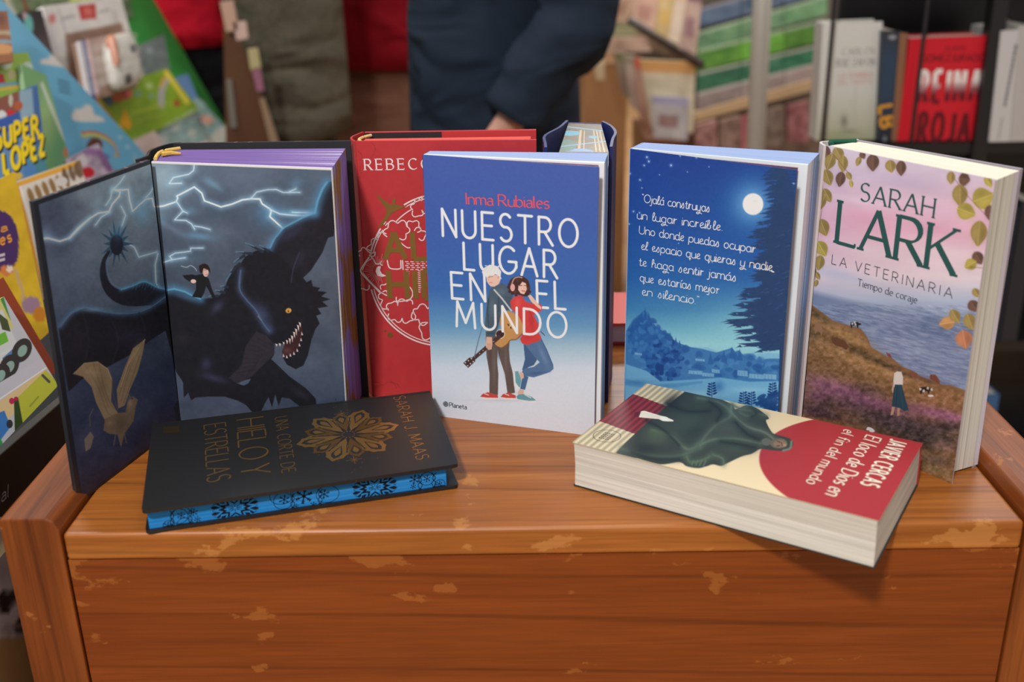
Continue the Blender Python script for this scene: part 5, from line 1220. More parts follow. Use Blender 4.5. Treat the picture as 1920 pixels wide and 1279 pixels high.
low = [c4[0] * 1, c4[1] * 1, np.array(xy((860, 916), 0)), np.array(xy((273, 1003), 0))]
low[0] = low[3] + (c4[0] - c4[3]) * 1.0; low[1] = low[2] + (c4[1] - c4[2]) * 1.0
b = MB(); flatboard(b, low, 0.0004, .003, alb(BK), M_BLACK); b.build('back_cover', t)
b = MB()
ctr = sum(low) / 4
pk = [np.array(p) for p in low]
ex = (pk[2] - pk[3]) / np.linalg.norm(pk[2] - pk[3]); ey = (pk[0] - pk[3]) / np.linalg.norm(pk[0] - pk[3])
pk[3] = pk[3] + ex * .003 + ey * .0025; pk[2] = pk[2] - ex * .009 + ey * .0025; pk[0] = pk[0] + ex * .003 - ey * .004; pk[1] = pk[1] - ex * .009 - ey * .004
b.hexa([W3(*pk[3], .003), W3(*pk[2], .003), W3(*pk[1], .003), W3(*pk[0], .003)], [W3(*pk[3], ZM - .003), W3(*pk[2], ZM - .003), W3(*pk[1], ZB - .0035), W3(*pk[0], ZB - .0035)], alb((40, 120, 186)), M_PAPER)
fe = np.array([W3(*pk[3], ZM - .003), W3(*pk[2], ZM - .003), W3(*pk[2], .003), W3(*pk[3], .003)])
cv = Canvas(fe, 220, 50)
cv.img = pages_fn((44, 132, 200), 26, 16, axis=1)(cv.U / cv.w, 1 - cv.V / cv.h)
b.canvas(cv, M_PAPER, 1)
INK = (18, 26, 40)
cv.tf = (250, 720, .3229)
def sflake(c, r):
    for k in range(6):
        a = math.pi * k / 3 + .3; e = np.array([math.cos(a), math.sin(a)])
        b.ribbon(cv, [c - e * 0, c + e * r], r * .14, INK, M_PAPER, 3)
        for s in (.5, .75):
            for g in (-.7, .7): b.ribbon(cv, [c + e * r * s, c + e * r * s + np.array([math.cos(a + g), math.sin(a + g)]) * r * .28], r * .1, INK, M_PAPER, 3)
    b.disc(cv, c, r * .22, INK, M_PAPER, 3, 8)
def eflower(px_):
    c = cv.uv([px_])[0]; H_ = cv.h
    for k in range(10):
        a = 2 * math.pi * k / 10 + .31; e = np.array([math.cos(a) * 1.5, math.sin(a) * .8])
        e0 = e / np.linalg.norm(e); n = np.array([-e0[1], e0[0]])
        for w_, col, l, s0 in ((.0046, INK, 3, .34), (.0030, (44, 132, 200), 4, .5), (.0016, INK, 5, .6)):
            P = [c + e * H_ * .72 * s0]; Q = []
            for kk, vv in ((.55, .6), (.75, 1), (.9, .55)):
                P.append(c + e * H_ * .72 * (s0 + (1 - s0) * (kk - .3) / .7) + n * w_ * vv)
                Q.append(c + e * H_ * .72 * (s0 + (1 - s0) * (kk - .3) / .7) - n * w_ * vv)
            P = P + [c + e * H_ * .72] + Q[::-1]
            P = np.array(P); P[:, 1] = np.clip(P[:, 1], .0002, H_ - .0002)
            b.poly(cv, P, col, M_PAPER, l)
        b.ribbon(cv, np.clip([c + e * H_ * .06, c + e * H_ * .2], .0002, [1, H_ - .0002]), .0005, INK, M_PAPER, 3)
eflower((590, 720)); eflower((1402, 600))
for x, y, r in ((990, 652, .0065), (876, 672, .004), (1108, 640, .004), (350, 745, .003), (372, 785, .0025), (278, 765, .003), (200, 822, .003), (1632, 555, .004), (1705, 550, .003), (1776, 580, .0026), (1625, 595, .0022), (1045, 700, .0025), (945, 710, .0022)):
    sflake(cv.uv([(x, y)])[0], r)
def ring(px_, r, ry=None):
    c = cv.uv([px_])[0]; ry = ry or r
    P = np.array([c + [r * math.cos(a), ry * math.sin(a)] for a in np.linspace(0, 2 * math.pi, 28)]); P[:, 1] = np.clip(P[:, 1], .0003, cv.h - .0003)
    b.ribbon(cv, P, .00045, INK, M_PAPER, 3)
for x, y, r in ((860, 650, .0085), (1128, 640, .0085), (870, 680, .007), (266, 768, .006), (206, 822, .004), (1705, 550, .0055), (1780, 582, .004), (300, 820, .006)): ring((x, y), r, min(r, .007))
for x in (225, 330, 925, 1085, 1665, 1745):
    y = np.interp(x, [100, 1850], [800, 545])
    for s in (-1, 1):
        P = cv.uv(smooth([(x - 14 * s, y - 46), (x + 10 * s, y - 14), (x - 12 * s, y + 16), (x + 8 * s, y + 46)], 5)); P[:, 1] = np.clip(P[:, 1], .0003, cv.h - .0003)
        b.ribbon(cv, P, .0006, INK, M_PAPER, 3)
o = b.build('page_block', t)
b = MB(); b.hexa([W3(*p, .0004) for p in (low[0] - ey * .003, low[1] - ey * .003, low[1], low[0])], [W3(*p, ZB - .0002) for p in (c4[0] - ey * .003, c4[1] - ey * .003, c4[1], c4[0])], alb(BK), M_BLACK); b.build('spine', t)

# ------------------------------------------------------------------ thick red and cream paperback lying flat
ZC = .037
A, B_, C_, D_ = [np.array(xy(p, ZC)) for p in ((1073, 829), (1648, 977), (1730, 831), (1212, 719))]
t = thing('red_cream_paperback_book', W3(.17, .73, 0), 'thick red and cream paperback with a robed statue on its cover, lying over the edge', 'book')
b = MB(); flatboard(b, [D_, C_, B_, A], ZC - .0006, ZC, alb((200, 190, 160)), M_PRINT, .001)
cv = Canvas([W3(*p, ZC) for p in (D_, C_, B_, A)], 560, 330, (226, 206, 166))
cv.tf = (1060, 700, .3542)
# fluted wall at the foot of the picture: ridges run parallel to the short side
s_ = cv.U / cv.w
ridge = .5 + .5 * np.cos(s_ * cv.w / .0052 * 2 * math.pi)
m = s_ < .165
edge = m & True
cream = np.array([222, 206, 168])[None] * (1 - .26 * ridge[:, None]); red_ = np.array([146, 52, 58])[None] * (1 - .3 * ridge[:, None])
vv = cv.V / cv.h
step = (np.floor(s_ * cv.w / .0052) * .0052 / cv.w)
rm = m & (vv > .33 - step * .35) & (vv < .80 - step * .45)
cv.img[m] = cream[m]; cv.img[rm] = red_[rm]
# red disc
P3 = cv.uv([(1024, 450), (1130, 305), (1172, 655)])
(ax, ay), (bx, by), (cx_, cy_) = P3
d_ = 2 * (ax * (by - cy_) + bx * (cy_ - ay) + cx_ * (ay - by))
ux = ((ax**2 + ay**2) * (by - cy_) + (bx**2 + by**2) * (cy_ - ay) + (cx_**2 + cy_**2) * (ay - by)) / d_
uy = ((ax**2 + ay**2) * (cx_ - bx) + (bx**2 + by**2) * (ax - cx_) + (cx_**2 + cy_**2) * (bx - ax)) / d_
rr = math.hypot(ax - ux, ay - uy)
dd = np.hypot(cv.U - ux, cv.V - uy) - rr
dist2 = np.where(cv.U > ux, np.abs(cv.V - uy) - rr, dd)
a_ = np.clip(.5 - dd / .0012, 0, 1) * 1.0
a_ = np.where(cv.U > ux, np.clip(.5 - np.minimum(dd, -1 + 0 * dd) , 0, 1), a_)
cv.img = cv.img * (1 - a_[:, None]) + np.array([166, 48, 54])[None] * a_[:, None]
# robed statue
DG = (54, 60, 54)
cv.fill([(268, 420), (630, 98), (700, 110), (800, 130), (880, 165), (900, 190), (960, 168), (1010, 185), (1062, 222), (1075, 240), (1060, 252), (1090, 310), (1120, 325), (1160, 335), (1195, 352), (1204, 378), (1180, 405), (1140, 410), (1080, 405), (1030, 400), (985, 425), (930, 440), (850, 478), (820, 490), (780, 482), (745, 492), (700, 502), (640, 492), (600, 470), (500, 482), (380, 450)], DG, 1, 1.4, True)
for pts, c, w_ in (([(460, 300), (560, 330), (640, 400), (700, 385)], (92, 106, 86), 5), ([(700, 130), (800, 150), (860, 190), (870, 230), (800, 270), (740, 330), (710, 380)], (84, 98, 84), 4.5), ([(880, 165), (880, 210), (960, 280), (1050, 310), (1100, 345)], (100, 114, 96), 4), ([(710, 380), (780, 350), (900, 345), (1030, 370)], (92, 108, 90), 4), ([(300, 400), (420, 430), (560, 440), (650, 420), (700, 385)], (76, 92, 76), 4.5),
    ([(960, 175), (920, 200), (960, 225), (1020, 215), (1060, 225)], (86, 98, 86), 3), ([(640, 440), (660, 470), (720, 460), (760, 440)], (84, 104, 76), 4), ([(780, 430), (830, 450), (835, 480)], (88, 104, 84), 3.5), ([(880, 165), (930, 190), (1000, 200)], (84, 96, 84), 3)):
    cv.line(pts, w_, c, .85, 3, 6, c, .35, sm=True)
cv.blob(480, 330, 70, 60, (84, 98, 72), .6); cv.blob(640, 250, 90, 50, (60, 74, 62), .8, -.4); cv.blob(860, 290, 80, 50, (74, 82, 72), .7); cv.blob(900, 400, 90, 30, (66, 78, 64), .7); cv.blob(420, 400, 90, 30, (40, 46, 42), .8); cv.blob(560, 150, 60, 30, (38, 44, 40), .8, -.7); cv.blob(680, 310, 60, 30, (44, 52, 46), .8, -.5)
for q in ([(430, 250), (520, 300), (600, 380)], [(540, 160), (640, 200), (760, 200)], [(900, 260), (960, 320), (1020, 350)], [(820, 360), (900, 372), (1000, 392)], [(350, 420), (470, 455), (600, 455)], [(760, 150), (820, 200), (800, 250)], [(1000, 200), (1010, 215), (985, 228)]): cv.line(q, 3.5, (34, 38, 36), .7, 4, 6, (36, 42, 38), .35, sm=True)
for k in range(4): cv.line([(668 + k * 20, 484 + k * 2), (676 + k * 22, 462)], 2.2, (92, 108, 84), .9)
cv.ell(1062, 362, 26, 20, (94, 96, 84)); cv.ell(1128, 370, 46, 27, (104, 96, 80)); cv.ell(1132, 372, 34, 19, (134, 108, 88)); cv.line([(1195, 360), (1188, 395), (1150, 408)], 4, (112, 128, 112), .9, 2, sm=True); cv.line([(1120, 358), (1134, 364)], 1.6, (52, 46, 40)); cv.line([(1118, 384), (1132, 382)], 1.6, (52, 46, 40)); cv.line([(1142, 366), (1146, 382)], 1.6, (70, 54, 46)); cv.blob(1160, 380, 10, 8, (180, 150, 124), .7)
cv.fill([(400, 200), (420, 198), (505, 224), (525, 228), (545, 236), (572, 248), (570, 254), (540, 254), (515, 252), (495, 242), (388, 232)], (232, 224, 206)); cv.fill([(368, 205), (402, 200), (388, 232), (362, 226)], (90, 34, 40), .8, 2)
for k in range(3): cv.line([(398, 206 + k * 9), (500, 228 + k * 5)], .8, (196, 186, 166), .8)
cv.ell(527, 240, 16, 11, (238, 232, 218))
b.canvas(cv, M_PRINT, 1)
CT = (232, 222, 200)
lettering(b, cv, 'JAVIER CERCAS', (1724, 348), (1562, 584), (1806, 376), CT, M_PRINT, 4, .145, gap=.32, space=.5)
lettering(b, cv, 'El loco de Dios en', (1594, 326), (1374, 636), (1668, 352), CT, M_PRINT, 4, .15, .065, .12, .2, .36, slant=.12)
lettering(b, cv, 'el fin del mundo', (1476, 296), (1270, 576), (1532, 316), CT, M_PRINT, 4, .15, .065, .12, .2, .36, slant=.12)
c0 = cv.uv([(220, 332)])[0]
P = [c0 + np.array([.0105 * math.cos(a), .0105 * math.sin(a)]) for a in np.linspace(0, 2 * math.pi, 32)]; b.ribbon(cv, P, .0005, (70, 64, 52), M_PRINT, 4)
for k in range(5):
    y = -.0036 + k * .0018
    for j in range(4): b.ribbon(cv, [c0 + [y, -.0062 + j * .0032], c0 + [y, -.0042 + j * .0032]], .0009, (84, 78, 62), M_PRINT, 4)
b.build('front_cover', t)
lo = [np.array(xy(p, 0)) for p in ((1075, 911), (1640, 1068), (1721, 911))]
lo.append(lo[0] + (D_ - A))
b = MB(); flatboard(b, [lo[3], lo[2], lo[1], lo[0]], .0003, .0012, alb((44, 46, 46)), M_PRINT, .001); b.build('back_cover', t)
b = MB()
up = [A * .995 + C_ * .005, B_ * .995 + D_ * .005, C_ * .995 + A * .005, D_ * .995 + B_ * .005]; dn = [lo[0] * .995 + lo[2] * .005, lo[1] * .995 + lo[3] * .005, lo[2] * .995 + lo[0] * .005, lo[3]]
mid = [(u_ + l_) / 2 + ((D_ - A) / np.linalg.norm(D_ - A)) * .0012 * (1 if i in (0, 1) else 0) for i, (u_, l_) in enumerate(zip(up, dn))]
def cf(u, v):
    c = pages_fn((206, 200, 188), 34, 12, axis=1)(u, v)
    return c + ((fbm(v * 9 + 2, u * 3, 3) - .5) * 34)[:, None]
for za, zb, pa, pb in ((ZC - .0006, .019, up, mid), (.019, .0012, mid, dn)):
    for i, j in ((0, 1), (1, 2), (2, 3), (3, 0)):
        b.patch([W3(*pa[i], za), W3(*pa[j], za), W3(*pb[j], zb), W3(*pb[i], zb)], 40, 34, cf, M_PAPER)
b.build('page_block', t)
b = MB(); b.hexa([W3(*p, .0003) for p in (lo[3] + (A - D_) * .004, lo[2] + (A - D_) * .004, lo[2], lo[3])], [W3(*p, ZC) for p in (D_ + (A - D_) * .004, C_ + (A - D_) * .004, C_, D_)], alb((150, 44, 50)), M_PRINT); b.build('spine', t)

# ------------------------------------------------------------------ fanned book with gilt page tops behind the couple's book
HS = .23
f0, f1 = np.array(xy((1066, 231), HS)), np.array(xy((1127, 233), HS))
n0, n1 = np.array([.0415, .875]), np.array([.0815, .869])
t = thing('fanned_book', W3(.065, .94, 0), 'fanned book with gold-lined page tops and dark blue curved covers, behind the couple book', 'book')
b = MB()
T = [W3(*f0, HS), W3(*f1, HS), W3(*n1, HS), W3(*n0, HS)]
def gold(u, v):
    c = np.tile(np.array([124, 112, 92.]), (len(u), 1)) + ((fbm(u * 50, v * 2, 3) - .5) * 50)[:, None]
    g = (vnoise(u * 24 + 4, v * 0 + 2) > .72) & (v > .25)
    c[g] = (206, 178, 130)
    for x, y, rx, ry, k in ((.12, .38, .26, .09, (110, 178, 202)), (.72, .5, .12, .05, (120, 176, 200)), (.4, 1.0, .3, .1, (134, 166, 206)), (.05, .8, .3, .2, (112, 140, 128))):
        c[((u - x) / rx) ** 2 + ((v - y) / ry) ** 2 < 1] = k
    c[np.abs(v - .14 - u * .12) < .018] = (140, 186, 208); c[np.abs(v - .84 + u * .2) < .016] = (150, 176, 206)
    return c
b.patch(T, 170, 120, gold, M_GLINT)
L_ = [W3(p[0], p[1], .001) for p in (f0, f1, n1, n0)]
for i, j in ((0, 1), (1, 2), (2, 3), (3, 0)): b.quad([T[j], T[i], L_[i], L_[j]], alb((196, 186, 168)), M_PAPER)
b.quad(L_, alb((190, 180, 160)), M_PAPER); b.build('page_block', t)
def cover(nm, pts):
    b = MB(); p = smooth(pts, 6); m = len(p)
    tt_ = np.gradient(p, axis=0); tt_ /= np.linalg.norm(tt_, axis=1)[:, None]; nn_ = np.c_[-tt_[:, 1], tt_[:, 0]] * .0012
    V = [W3(*k, z) for z in (0, HS + .002) for k in list(p + nn_) + list(p - nn_)]
    k = 2 * m; F = []
    for j in range(m - 1): F += [(j, j + 1, k + j + 1, k + j), (m + j + 1, m + j, k + m + j, k + m + j + 1), (k + j, k + j + 1, k + m + j + 1, k + m + j), (j + 1, j, m + j, m + j + 1)]
    F += [(0, k, k + m, m), (m - 1, 2 * m - 1, k + 2 * m - 1, k + m - 1)]
    b.add(V, F, alb((30, 40, 96)), M_PRINT); b.build(nm, t)
cover('front_cover', [f0 + [-.001, .004], f0 + [-.010, -.03], n0 + [-.0095, .06], n0 + [-.0105, .025], n0 + [-.0108, .008]])
cover('back_cover', [f1 + [.002, .004], f1 + [.0075, -.02], f1 + [.0085, -.05], n1 + [.0075, .045], n1 + [.003, .012]])
b = MB(); vslab(b, tuple(f1 + [.002, .0045]), tuple(f0 + [-.001, .0045]), 0, HS, .0015, alb((36, 50, 118)), M_PRINT); b.build('spine', t)

# ------------------------------------------------------------------ red covered book lying flat at the back of the chest
fr_ = [np.array([-.02, 1.022]), np.array([.135, 1.018])]
t = thing('red_flat_book', W3(.06, 1.07, 0), 'red covered book with white pages lying flat at the back of the chest', 'book')
lay = [np.array([-.035, 1.118]), np.array([.128, 1.112]), fr_[1], fr_[0]]
b = MB(); flatboard(b, lay, .0005, .003, alb((176, 52, 52)), M_PRINT, .002); b.build('back_cover', t)
b = MB(); i2 = [lay[0] + [.003, -.003], lay[1] + [-.003, -.003], lay[2] + [-.003, .003], lay[3] + [.003, .003]]
for i, j in ((3, 2), (2, 1), (1, 0), (0, 3)): b.patch([W3(*i2[i], .021), W3(*i2[j], .021), W3(*i2[j], .003), W3(*i2[i], .003)], 4, 20, pages_fn((204, 196, 192), 20, 10, axis=1), M_PAPER)
b.build('page_block', t)
b = MB(); flatboard(b, lay, .021, .024, alb((214, 84, 74)), M_PRINT, .002); b.build('front_cover', t)
b = MB(); b.hexa([W3(*p, .0005) for p in (lay[0], lay[1], lay[1] + [0, .003], lay[0] + [0, .003])], [W3(*p, .024) for p in (lay[0], lay[1], lay[1] + [0, .003], lay[0] + [0, .003])], alb((206, 70, 64)), M_PRINT); b.build('spine', t)

# ------------------------------------------------------------------ things behind: boards, books and packs built from their own planes
def on_plane(px, p0, n):
    d = unproj(px, Y=1.0) - EYE
    return EYE + d * (((np.array(p0) - EYE) @ np.array(n)) / (d @ np.array(n)))
def flat(name, q, th, edge, label, cat, art=None, group=None, res=(30, 40), mat=None, base=None, parent=None, build=True):
    """a flat thing of real thickness: q is its front face TL,TR,BR,BL"""
    mat = mat or M_PRINT
    b = MB(); q = np.array(q); b.slab(q, th, alb(edge), mat)
    cv = Canvas(q, *res, base or edge)
    if art: art(b, cv)
    b.canvas(cv, mat, 1)
    if not build: return b, cv
    o = b.build(name, parent)
    if parent is None: mesh_tag(o, label, cat, group)
    return o

# ---- the children's display to the left: everything leans on the same slope
RN = np.array([.93, 0, .37]); RN = RN / np.linalg.norm(RN)
R0 = np.array([-.425, .9204, TOP + .0086])
def lean(off, *px): return [on_plane(p, R0 + [off, 0, 0], RN) for p in px]
def ext(q, d):
    """q: TR, BR given; the sheet runs d metres towards the viewer"""
    tr, br = q; return [tr - [0, d, 0], tr, br, br - [0, d, 0]]
t = thing('display_stand', (-.75, 1.4, 0), 'black sloping display stand of children\'s books beside the chest', 'display stand')
fas = [on_plane(p, (-.402, 0, 0), (1, 0, 0)) for p in ((0, 852), (200, 680), (200, 770), (0, 965))]
dl = fas[0] - fas[1]; dl = dl / np.linalg.norm(dl); dl2 = fas[3] - fas[2]; dl2 = dl2 / np.linalg.norm(dl2)
fq = [fas[0] + dl * .3, fas[1] + (fas[1] - fas[0]) * 1.2, fas[2] + (fas[2] - fas[3]) * 1.2, fas[3] + dl2 * .3]
b = MB(); b.slab(fq, .008, alb((30, 29, 30)), M_PLASTIC)
cv = Canvas(fq, 10, 10); cv.tf = (0, 0, 1)
lettering(b, cv, 'ial', (-8, 952), (9, 938), (-8, 928), (150, 150, 150), M_PLASTIC, 2, .12, gap=.16)
b.ribbon(cv, cv.uv([(-40, 888), (113, 755), (180, 700)]), .0012, (110, 108, 100), M_PLASTIC, 2)
b.build('front_rail', t)
b = MB()
b.box((-.755, 1.15, 0), (.60, 1.50, TOP - .07), alb((28, 27, 28)), M_PLASTIC); b.build('base', t)
b = MB(); b.box((-.86, 2.1, 0), (.36, .5, TOP - .05), alb((30, 29, 30)), M_PLASTIC); b.build('rear_base', t)
b = MB()
hn = [(-.62, TOP - .07), (-.69, TOP + .12), (-.765, TOP + .30), (-.92, TOP + .30), (-1.02, TOP - .07)]
V = [np.array([x, y, z]) for y in (.5, 1.0) for x, z in hn]
b.add(V, [(0, 1, 2, 3, 4), (9, 8, 7, 6, 5)] + [(i, i + 5, (i + 1) % 5 + 5, (i + 1) % 5) for i in range(5)], alb((28, 27, 28)), M_PLASTIC); b.build('slope_panel', t)
BKG = 'children\'s books on the display stand'
def a_truck(b, cv):
    cv.img[:] = (190, 190, 196); cv.tf = (0, 0, 1)
    cv.fill([(-200, 560), (-5, 520), (20, 600), (-40, 760), (-200, 900)], (70, 140, 66)); cv.fill([(-30, 600), (0, 560), (26, 614), (-10, 650)], (206, 196, 120))
    cv.fill([(-40, 612), (4, 580), (30, 640), (44, 676), (10, 690), (-60, 720)], (206, 208, 206)); cv.fill([(-5, 585), (14, 600), (20, 622), (4, 618)], (70, 80, 50)); cv.fill([(-80, 660), (10, 622), (16, 640), (-80, 690)], (110, 180, 60))
    cv.line([(-80, 700), (36, 650)], 4, (214, 214, 214)); cv.fill([(4, 672), (40, 640), (52, 664), (20, 700)], (90, 130, 176))
    for x, y in ((41, 657), (17, 687), (0, 704), (-20, 722)):
        cv.ell(x, y, 17, 24, (54, 50, 48), rot=.5); cv.ell(x + 1, y + 1, 8, 12, (140, 170, 160), rot=.5)
    cv.fill([(-30, 770), (80, 690), (96, 712), (0, 800)], (220, 190, 140)); cv.fill([(-60, 752), (84, 668), (88, 690), (-40, 780)], (196, 192, 200))
    cv.line([(-40, 775), (86, 690)], 2.4, (232, 228, 224)); cv.fill([(28, 750), (86, 694), (112, 722), (46, 806)], (186, 186, 60)); cv.line([(80, 704), (92, 716)], 5, (80, 70, 74)); cv.line([(56, 762), (72, 744)], 3, (120, 124, 50), .6)
    cv.fill([(26, 748), (34, 746), (44, 800), (28, 820)], (52, 70, 30)); cv.ell(22, 752, 5, 6, (186, 40, 80)); cv.ell(30, 748, 4, 4, (170, 40, 80))
    cv.fill([(-40, 790), (8, 770), (20, 800), (-10, 840)], (60, 120, 186)); cv.fill([(-40, 850), (0, 820), (14, 850), (-20, 880)], (50, 150, 84)); cv.ell(18, 795, 6, 8, (50, 52, 60))
q = ext(lean(0, (7, 556), (109, 723)), .26)
flat('picture_book', q, .006, (190, 186, 70), 'picture book with a white and green truck on its cover, on the front rail', 'book', a_truck, BKG, (300, 220))
q = ext(lean(-.013, (6, 520), (108, 694)), .25)
flat('picture_book', q, .012, (146, 62, 36), 'red-brown edged book standing right behind the truck book', 'book', None, BKG, (10, 10))
def a_yellow(b, cv):
    cv.img[:] = (206, 168, 34); cv.tf = (0, 0, 1); cv.noise((30, 30, 10), 20, 20, 3)
    cv.fill([(-40, 400), (10, 398), (32, 430), (34, 480), (22, 500), (-20, 512), (-60, 500)], (70, 40, 92), 1, 1, True)
    cv.ell(12, 508, 12, 10, (206, 120, 60)); cv.ell(18, 505, 6, 7, (230, 210, 190)); cv.line([(28, 505), (42, 545), (44, 570)], 7, (190, 160, 120), .8); cv.ell(58, 572, 18, 16, (150, 120, 140)); cv.ell(74, 590, 12, 14, (190, 120, 30))
    lettering(b, cv, 'la', (-6, 438), (14, 432), (-6, 424), (226, 150, 40), M_PRINT, 3, .18); lettering(b, cv, 'des', (-14, 466), (22, 452), (-14, 446), (226, 150, 40), M_PRINT, 3, .2)
    for k in range(2): b.ribbon(cv, cv.uv([(-10, 482 + k * 9), (9, 477 + k * 9)]), .003, (196, 180, 190), M_PRINT, 3)
q = ext(lean(-.05, (27, 322), (93, 622)), .24)
flat('picture_book', q, .008, (206, 166, 40), 'yellow picture book with a purple blot and orange lettering', 'book', a_yellow, BKG, (70, 70))
def a_orange(b, cv):
    cv.img[:] = (206, 198, 186); cv.tf = (0, 0, 1)
    cv.line([(18, 352), (80, 330), (148, 306)], 9, (214, 156, 50)); cv.line([(26, 350), (48, 430), (80, 560)], 14, (206, 146, 50)); cv.line([(36, 352), (58, 420), (90, 540)], 4, (220, 214, 206))
    for k in range(6):
        cv.ell(56 + 13 * k, 372 - 6 * k, 5, 17, (126, 94, 48), .9, 3, -.35); cv.ell(60 + 13 * k, 360 - 6 * k, 3, 6, (190, 178, 160), .7, 3)
    for k in range(4):
        cv.ell(120 + 13 * k, 334 - 6 * k, 6, 17, (100, 76, 56), .9, 3, -.3); cv.ell(124 + 12 * k, 326 - 5 * k, 3, 5, (190, 180, 168), .7, 3)
    cv.ell(150, 318, 14, 18, (110, 84, 62), .8); cv.ell(112, 345, 12, 10, (200, 194, 186))
q = lean(-.072, (18, 344), (150, 298), (205, 520), (85, 560))
flat('comic_book', q, .007, (214, 200, 176), 'orange and white bordered comic with brown lettering, behind the open black book', 'book', a_orange, BKG, (90, 90))
def a_super(b, cv):
    cv.img[:] = (92, 130, 170); cv.tf = (0, 0, 1)
    cv.fill([(40, 165), (72, 160), (90, 345), (70, 345)], (58, 96, 146), 1, 6); cv.fill([(35, 170), (60, 165), (64, 215), (40, 225)], (140, 166, 178), .9, 4)
    cv.fill([(-30, 170), (36, 166), (36, 225), (-30, 260)], (128, 74, 58), 1, 4); cv.ell(20, 188, 4, 12, (180, 180, 160)); cv.ell(34, 198, 9, 9, (166, 84, 50)); cv.ell(20, 212, 8, 7, (186, 40, 44)); cv.ell(4, 216, 8, 9, (206, 206, 206)); cv.fill([(-20, 230), (36, 210), (40, 235), (-20, 262)], (44, 84, 156), 1, 3)
    cv.fill([(50, 280), (84, 270), (92, 345), (55, 345)], (70, 130, 130), .8, 6); cv.ell(30, 330, 12, 8, (206, 166, 60)); cv.ell(56, 320, 12, 14, (70, 120, 170))
    for dx, dy, c, w_, l in ((2.5, 3, (24, 24, 26), .34, 3), (0, 0, (226, 196, 20), .28, 5)):
        lettering(b, cv, 'SUPER', (-9 + dx, 281 + dy), (72 + dx, 252 + dy), (-13 + dx, 244 + dy), c, M_PRINT, l, w_, gap=.3)
        lettering(b, cv, 'LOPEZ', (8 + dx, 326 + dy), (84 + dx, 288 + dy), (0 + dx, 290 + dy), c, M_PRINT, l, w_, gap=.3)
q = ext(lean(-.10, (70, 158), (92, 352)), .22)
flat('comic_book', q, .006, (206, 200, 190), 'blue comic with big yellow block lettering leaning on the display stand', 'book', a_super, BKG, (80, 80))
def a_green(b, cv):
    cv.img[:] = (104, 150, 96); cv.tf = (0, 0, 1); cv.blob(110, 260, 20, 60, (86, 140, 100), .9); cv.blob(80, 200, 20, 40, (150, 176, 120), .8); cv.line([(78, 150), (104, 212), (128, 270), (140, 345)], 6, (186, 194, 178), .9, 2, sm=True); cv.ell(118, 262, 5, 10, (176, 110, 76)); cv.ell(130, 292, 7, 8, (160, 190, 190)); cv.ell(100, 308, 10, 8, (176, 160, 160))
q = lean(-.125, (40, 120), (86, 140), (146, 350), (80, 372))
flat('comic_book', q, .007, (140, 170, 130), 'green comic with a pale edge beside the yellow-lettered comic', 'book', a_green, BKG, (60, 70))
def a_lime(b, cv):
    cv.img[:] = (136, 168, 60); cv.tf = (0, 0, 1); cv.ell(9, 117, 12, 11, (186, 196, 170)); cv.ell(20, 138, 9, 9, (178, 168, 120)); cv.fill([(-30, 140), (4, 135), (8, 156), (-30, 160)], (170, 30, 36)); cv.ell(50, 130, 12, 16, (176, 190, 180)); cv.line([(-30, 160), (40, 152)], 7, (110, 150, 176)); cv.line([(-30, 170), (46, 158)], 5, (214, 160, 60))
q = lean(-.135, (-40, 104), (52, 98), (84, 190), (-20, 200))
flat('comic_book', q, .006, (150, 176, 90), 'lime green booklet with a white disc above the yellow-lettered comic', 'book', a_lime, BKG, (60, 50))
def a_tan(b, cv):
    cv.tf = (0, 0, 1); cv.img[:] = (150, 96, 62); cv.line([(-40, 58), (30, 62)], 8, (178, 160, 130)); cv.line([(-40, 76), (30, 78)], 6, (130, 160, 176)); cv.ell(5, 92, 20, 10, (206, 150, 96)); cv.blob(2, 35, 10, 14, (96, 48, 36), .8)
q = lean(-.12, (-40, 22), (14, 20), (26, 116), (-30, 120))
flat('comic_book', q, .006, (170, 120, 80), 'brown and tan striped booklet at the upper left edge of the stand', 'book', a_tan, BKG, (30, 40))
def a_sky(b, cv):
    cv.img[:] = (98, 164, 194); cv.tf = (0, 0, 1); cv.noise((8, 8, 8), 60, 60, 2)
    CLD = (206, 200, 192)
    cv.fill([(32, 82), (40, 74), (52, 72), (58, 64), (70, 68), (84, 84)], CLD, 1, 3); cv.fill([(88, 186), (90, 165), (104, 160), (118, 152), (128, 156), (132, 172), (146, 176), (150, 187)], CLD, 1, 3, True)
    for k, c in enumerate(((178, 84, 60), (206, 176, 90), (140, 176, 110), (110, 140, 190))): cv.line([(105, 212 + k * 5), (130, 210 + k * 5), (158, 222 + k * 4), (178, 244 + k * 3), (186 - k * 4, 268)], 5, c, .9, 2, sm=True)
    cv.ell(133, 242, 17, 19, (88, 44, 34), 1, 3); cv.ell(120, 262, 12, 14, (104, 58, 110), .9, 3); cv.ell(150, 273, 9, 7, (60, 130, 84), .9, 3); cv.fill([(130, 262), (150, 256), (170, 268), (160, 280), (140, 290)], (70, 100, 160), .8, 3)
    for x, y in ((189, 223), (206, 245), (236, 292), (250, 300)): cv.ell(x, y, 5, 5, (160, 194, 210), .9, 2)
    cv.line([(224, 265), (230, 290)], 4, (170, 176, 186), .9, 2); cv.ell(229, 297, 6, 8, (120, 50, 50), .9, 2)
    for k in range(4): cv.line([(64, 108 + k * 7), (84, 111 + k * 7)], 3, (50, 84, 104), .8, 3)
q = lean(-.15, (-260, 60), (-18, -22), (310, 330), (0, 480))
flat('sky_backing_board', q, .006, (98, 160, 190), 'light blue board with clouds and a rainbow behind the comics', 'board', a_sky, None, (160, 110))
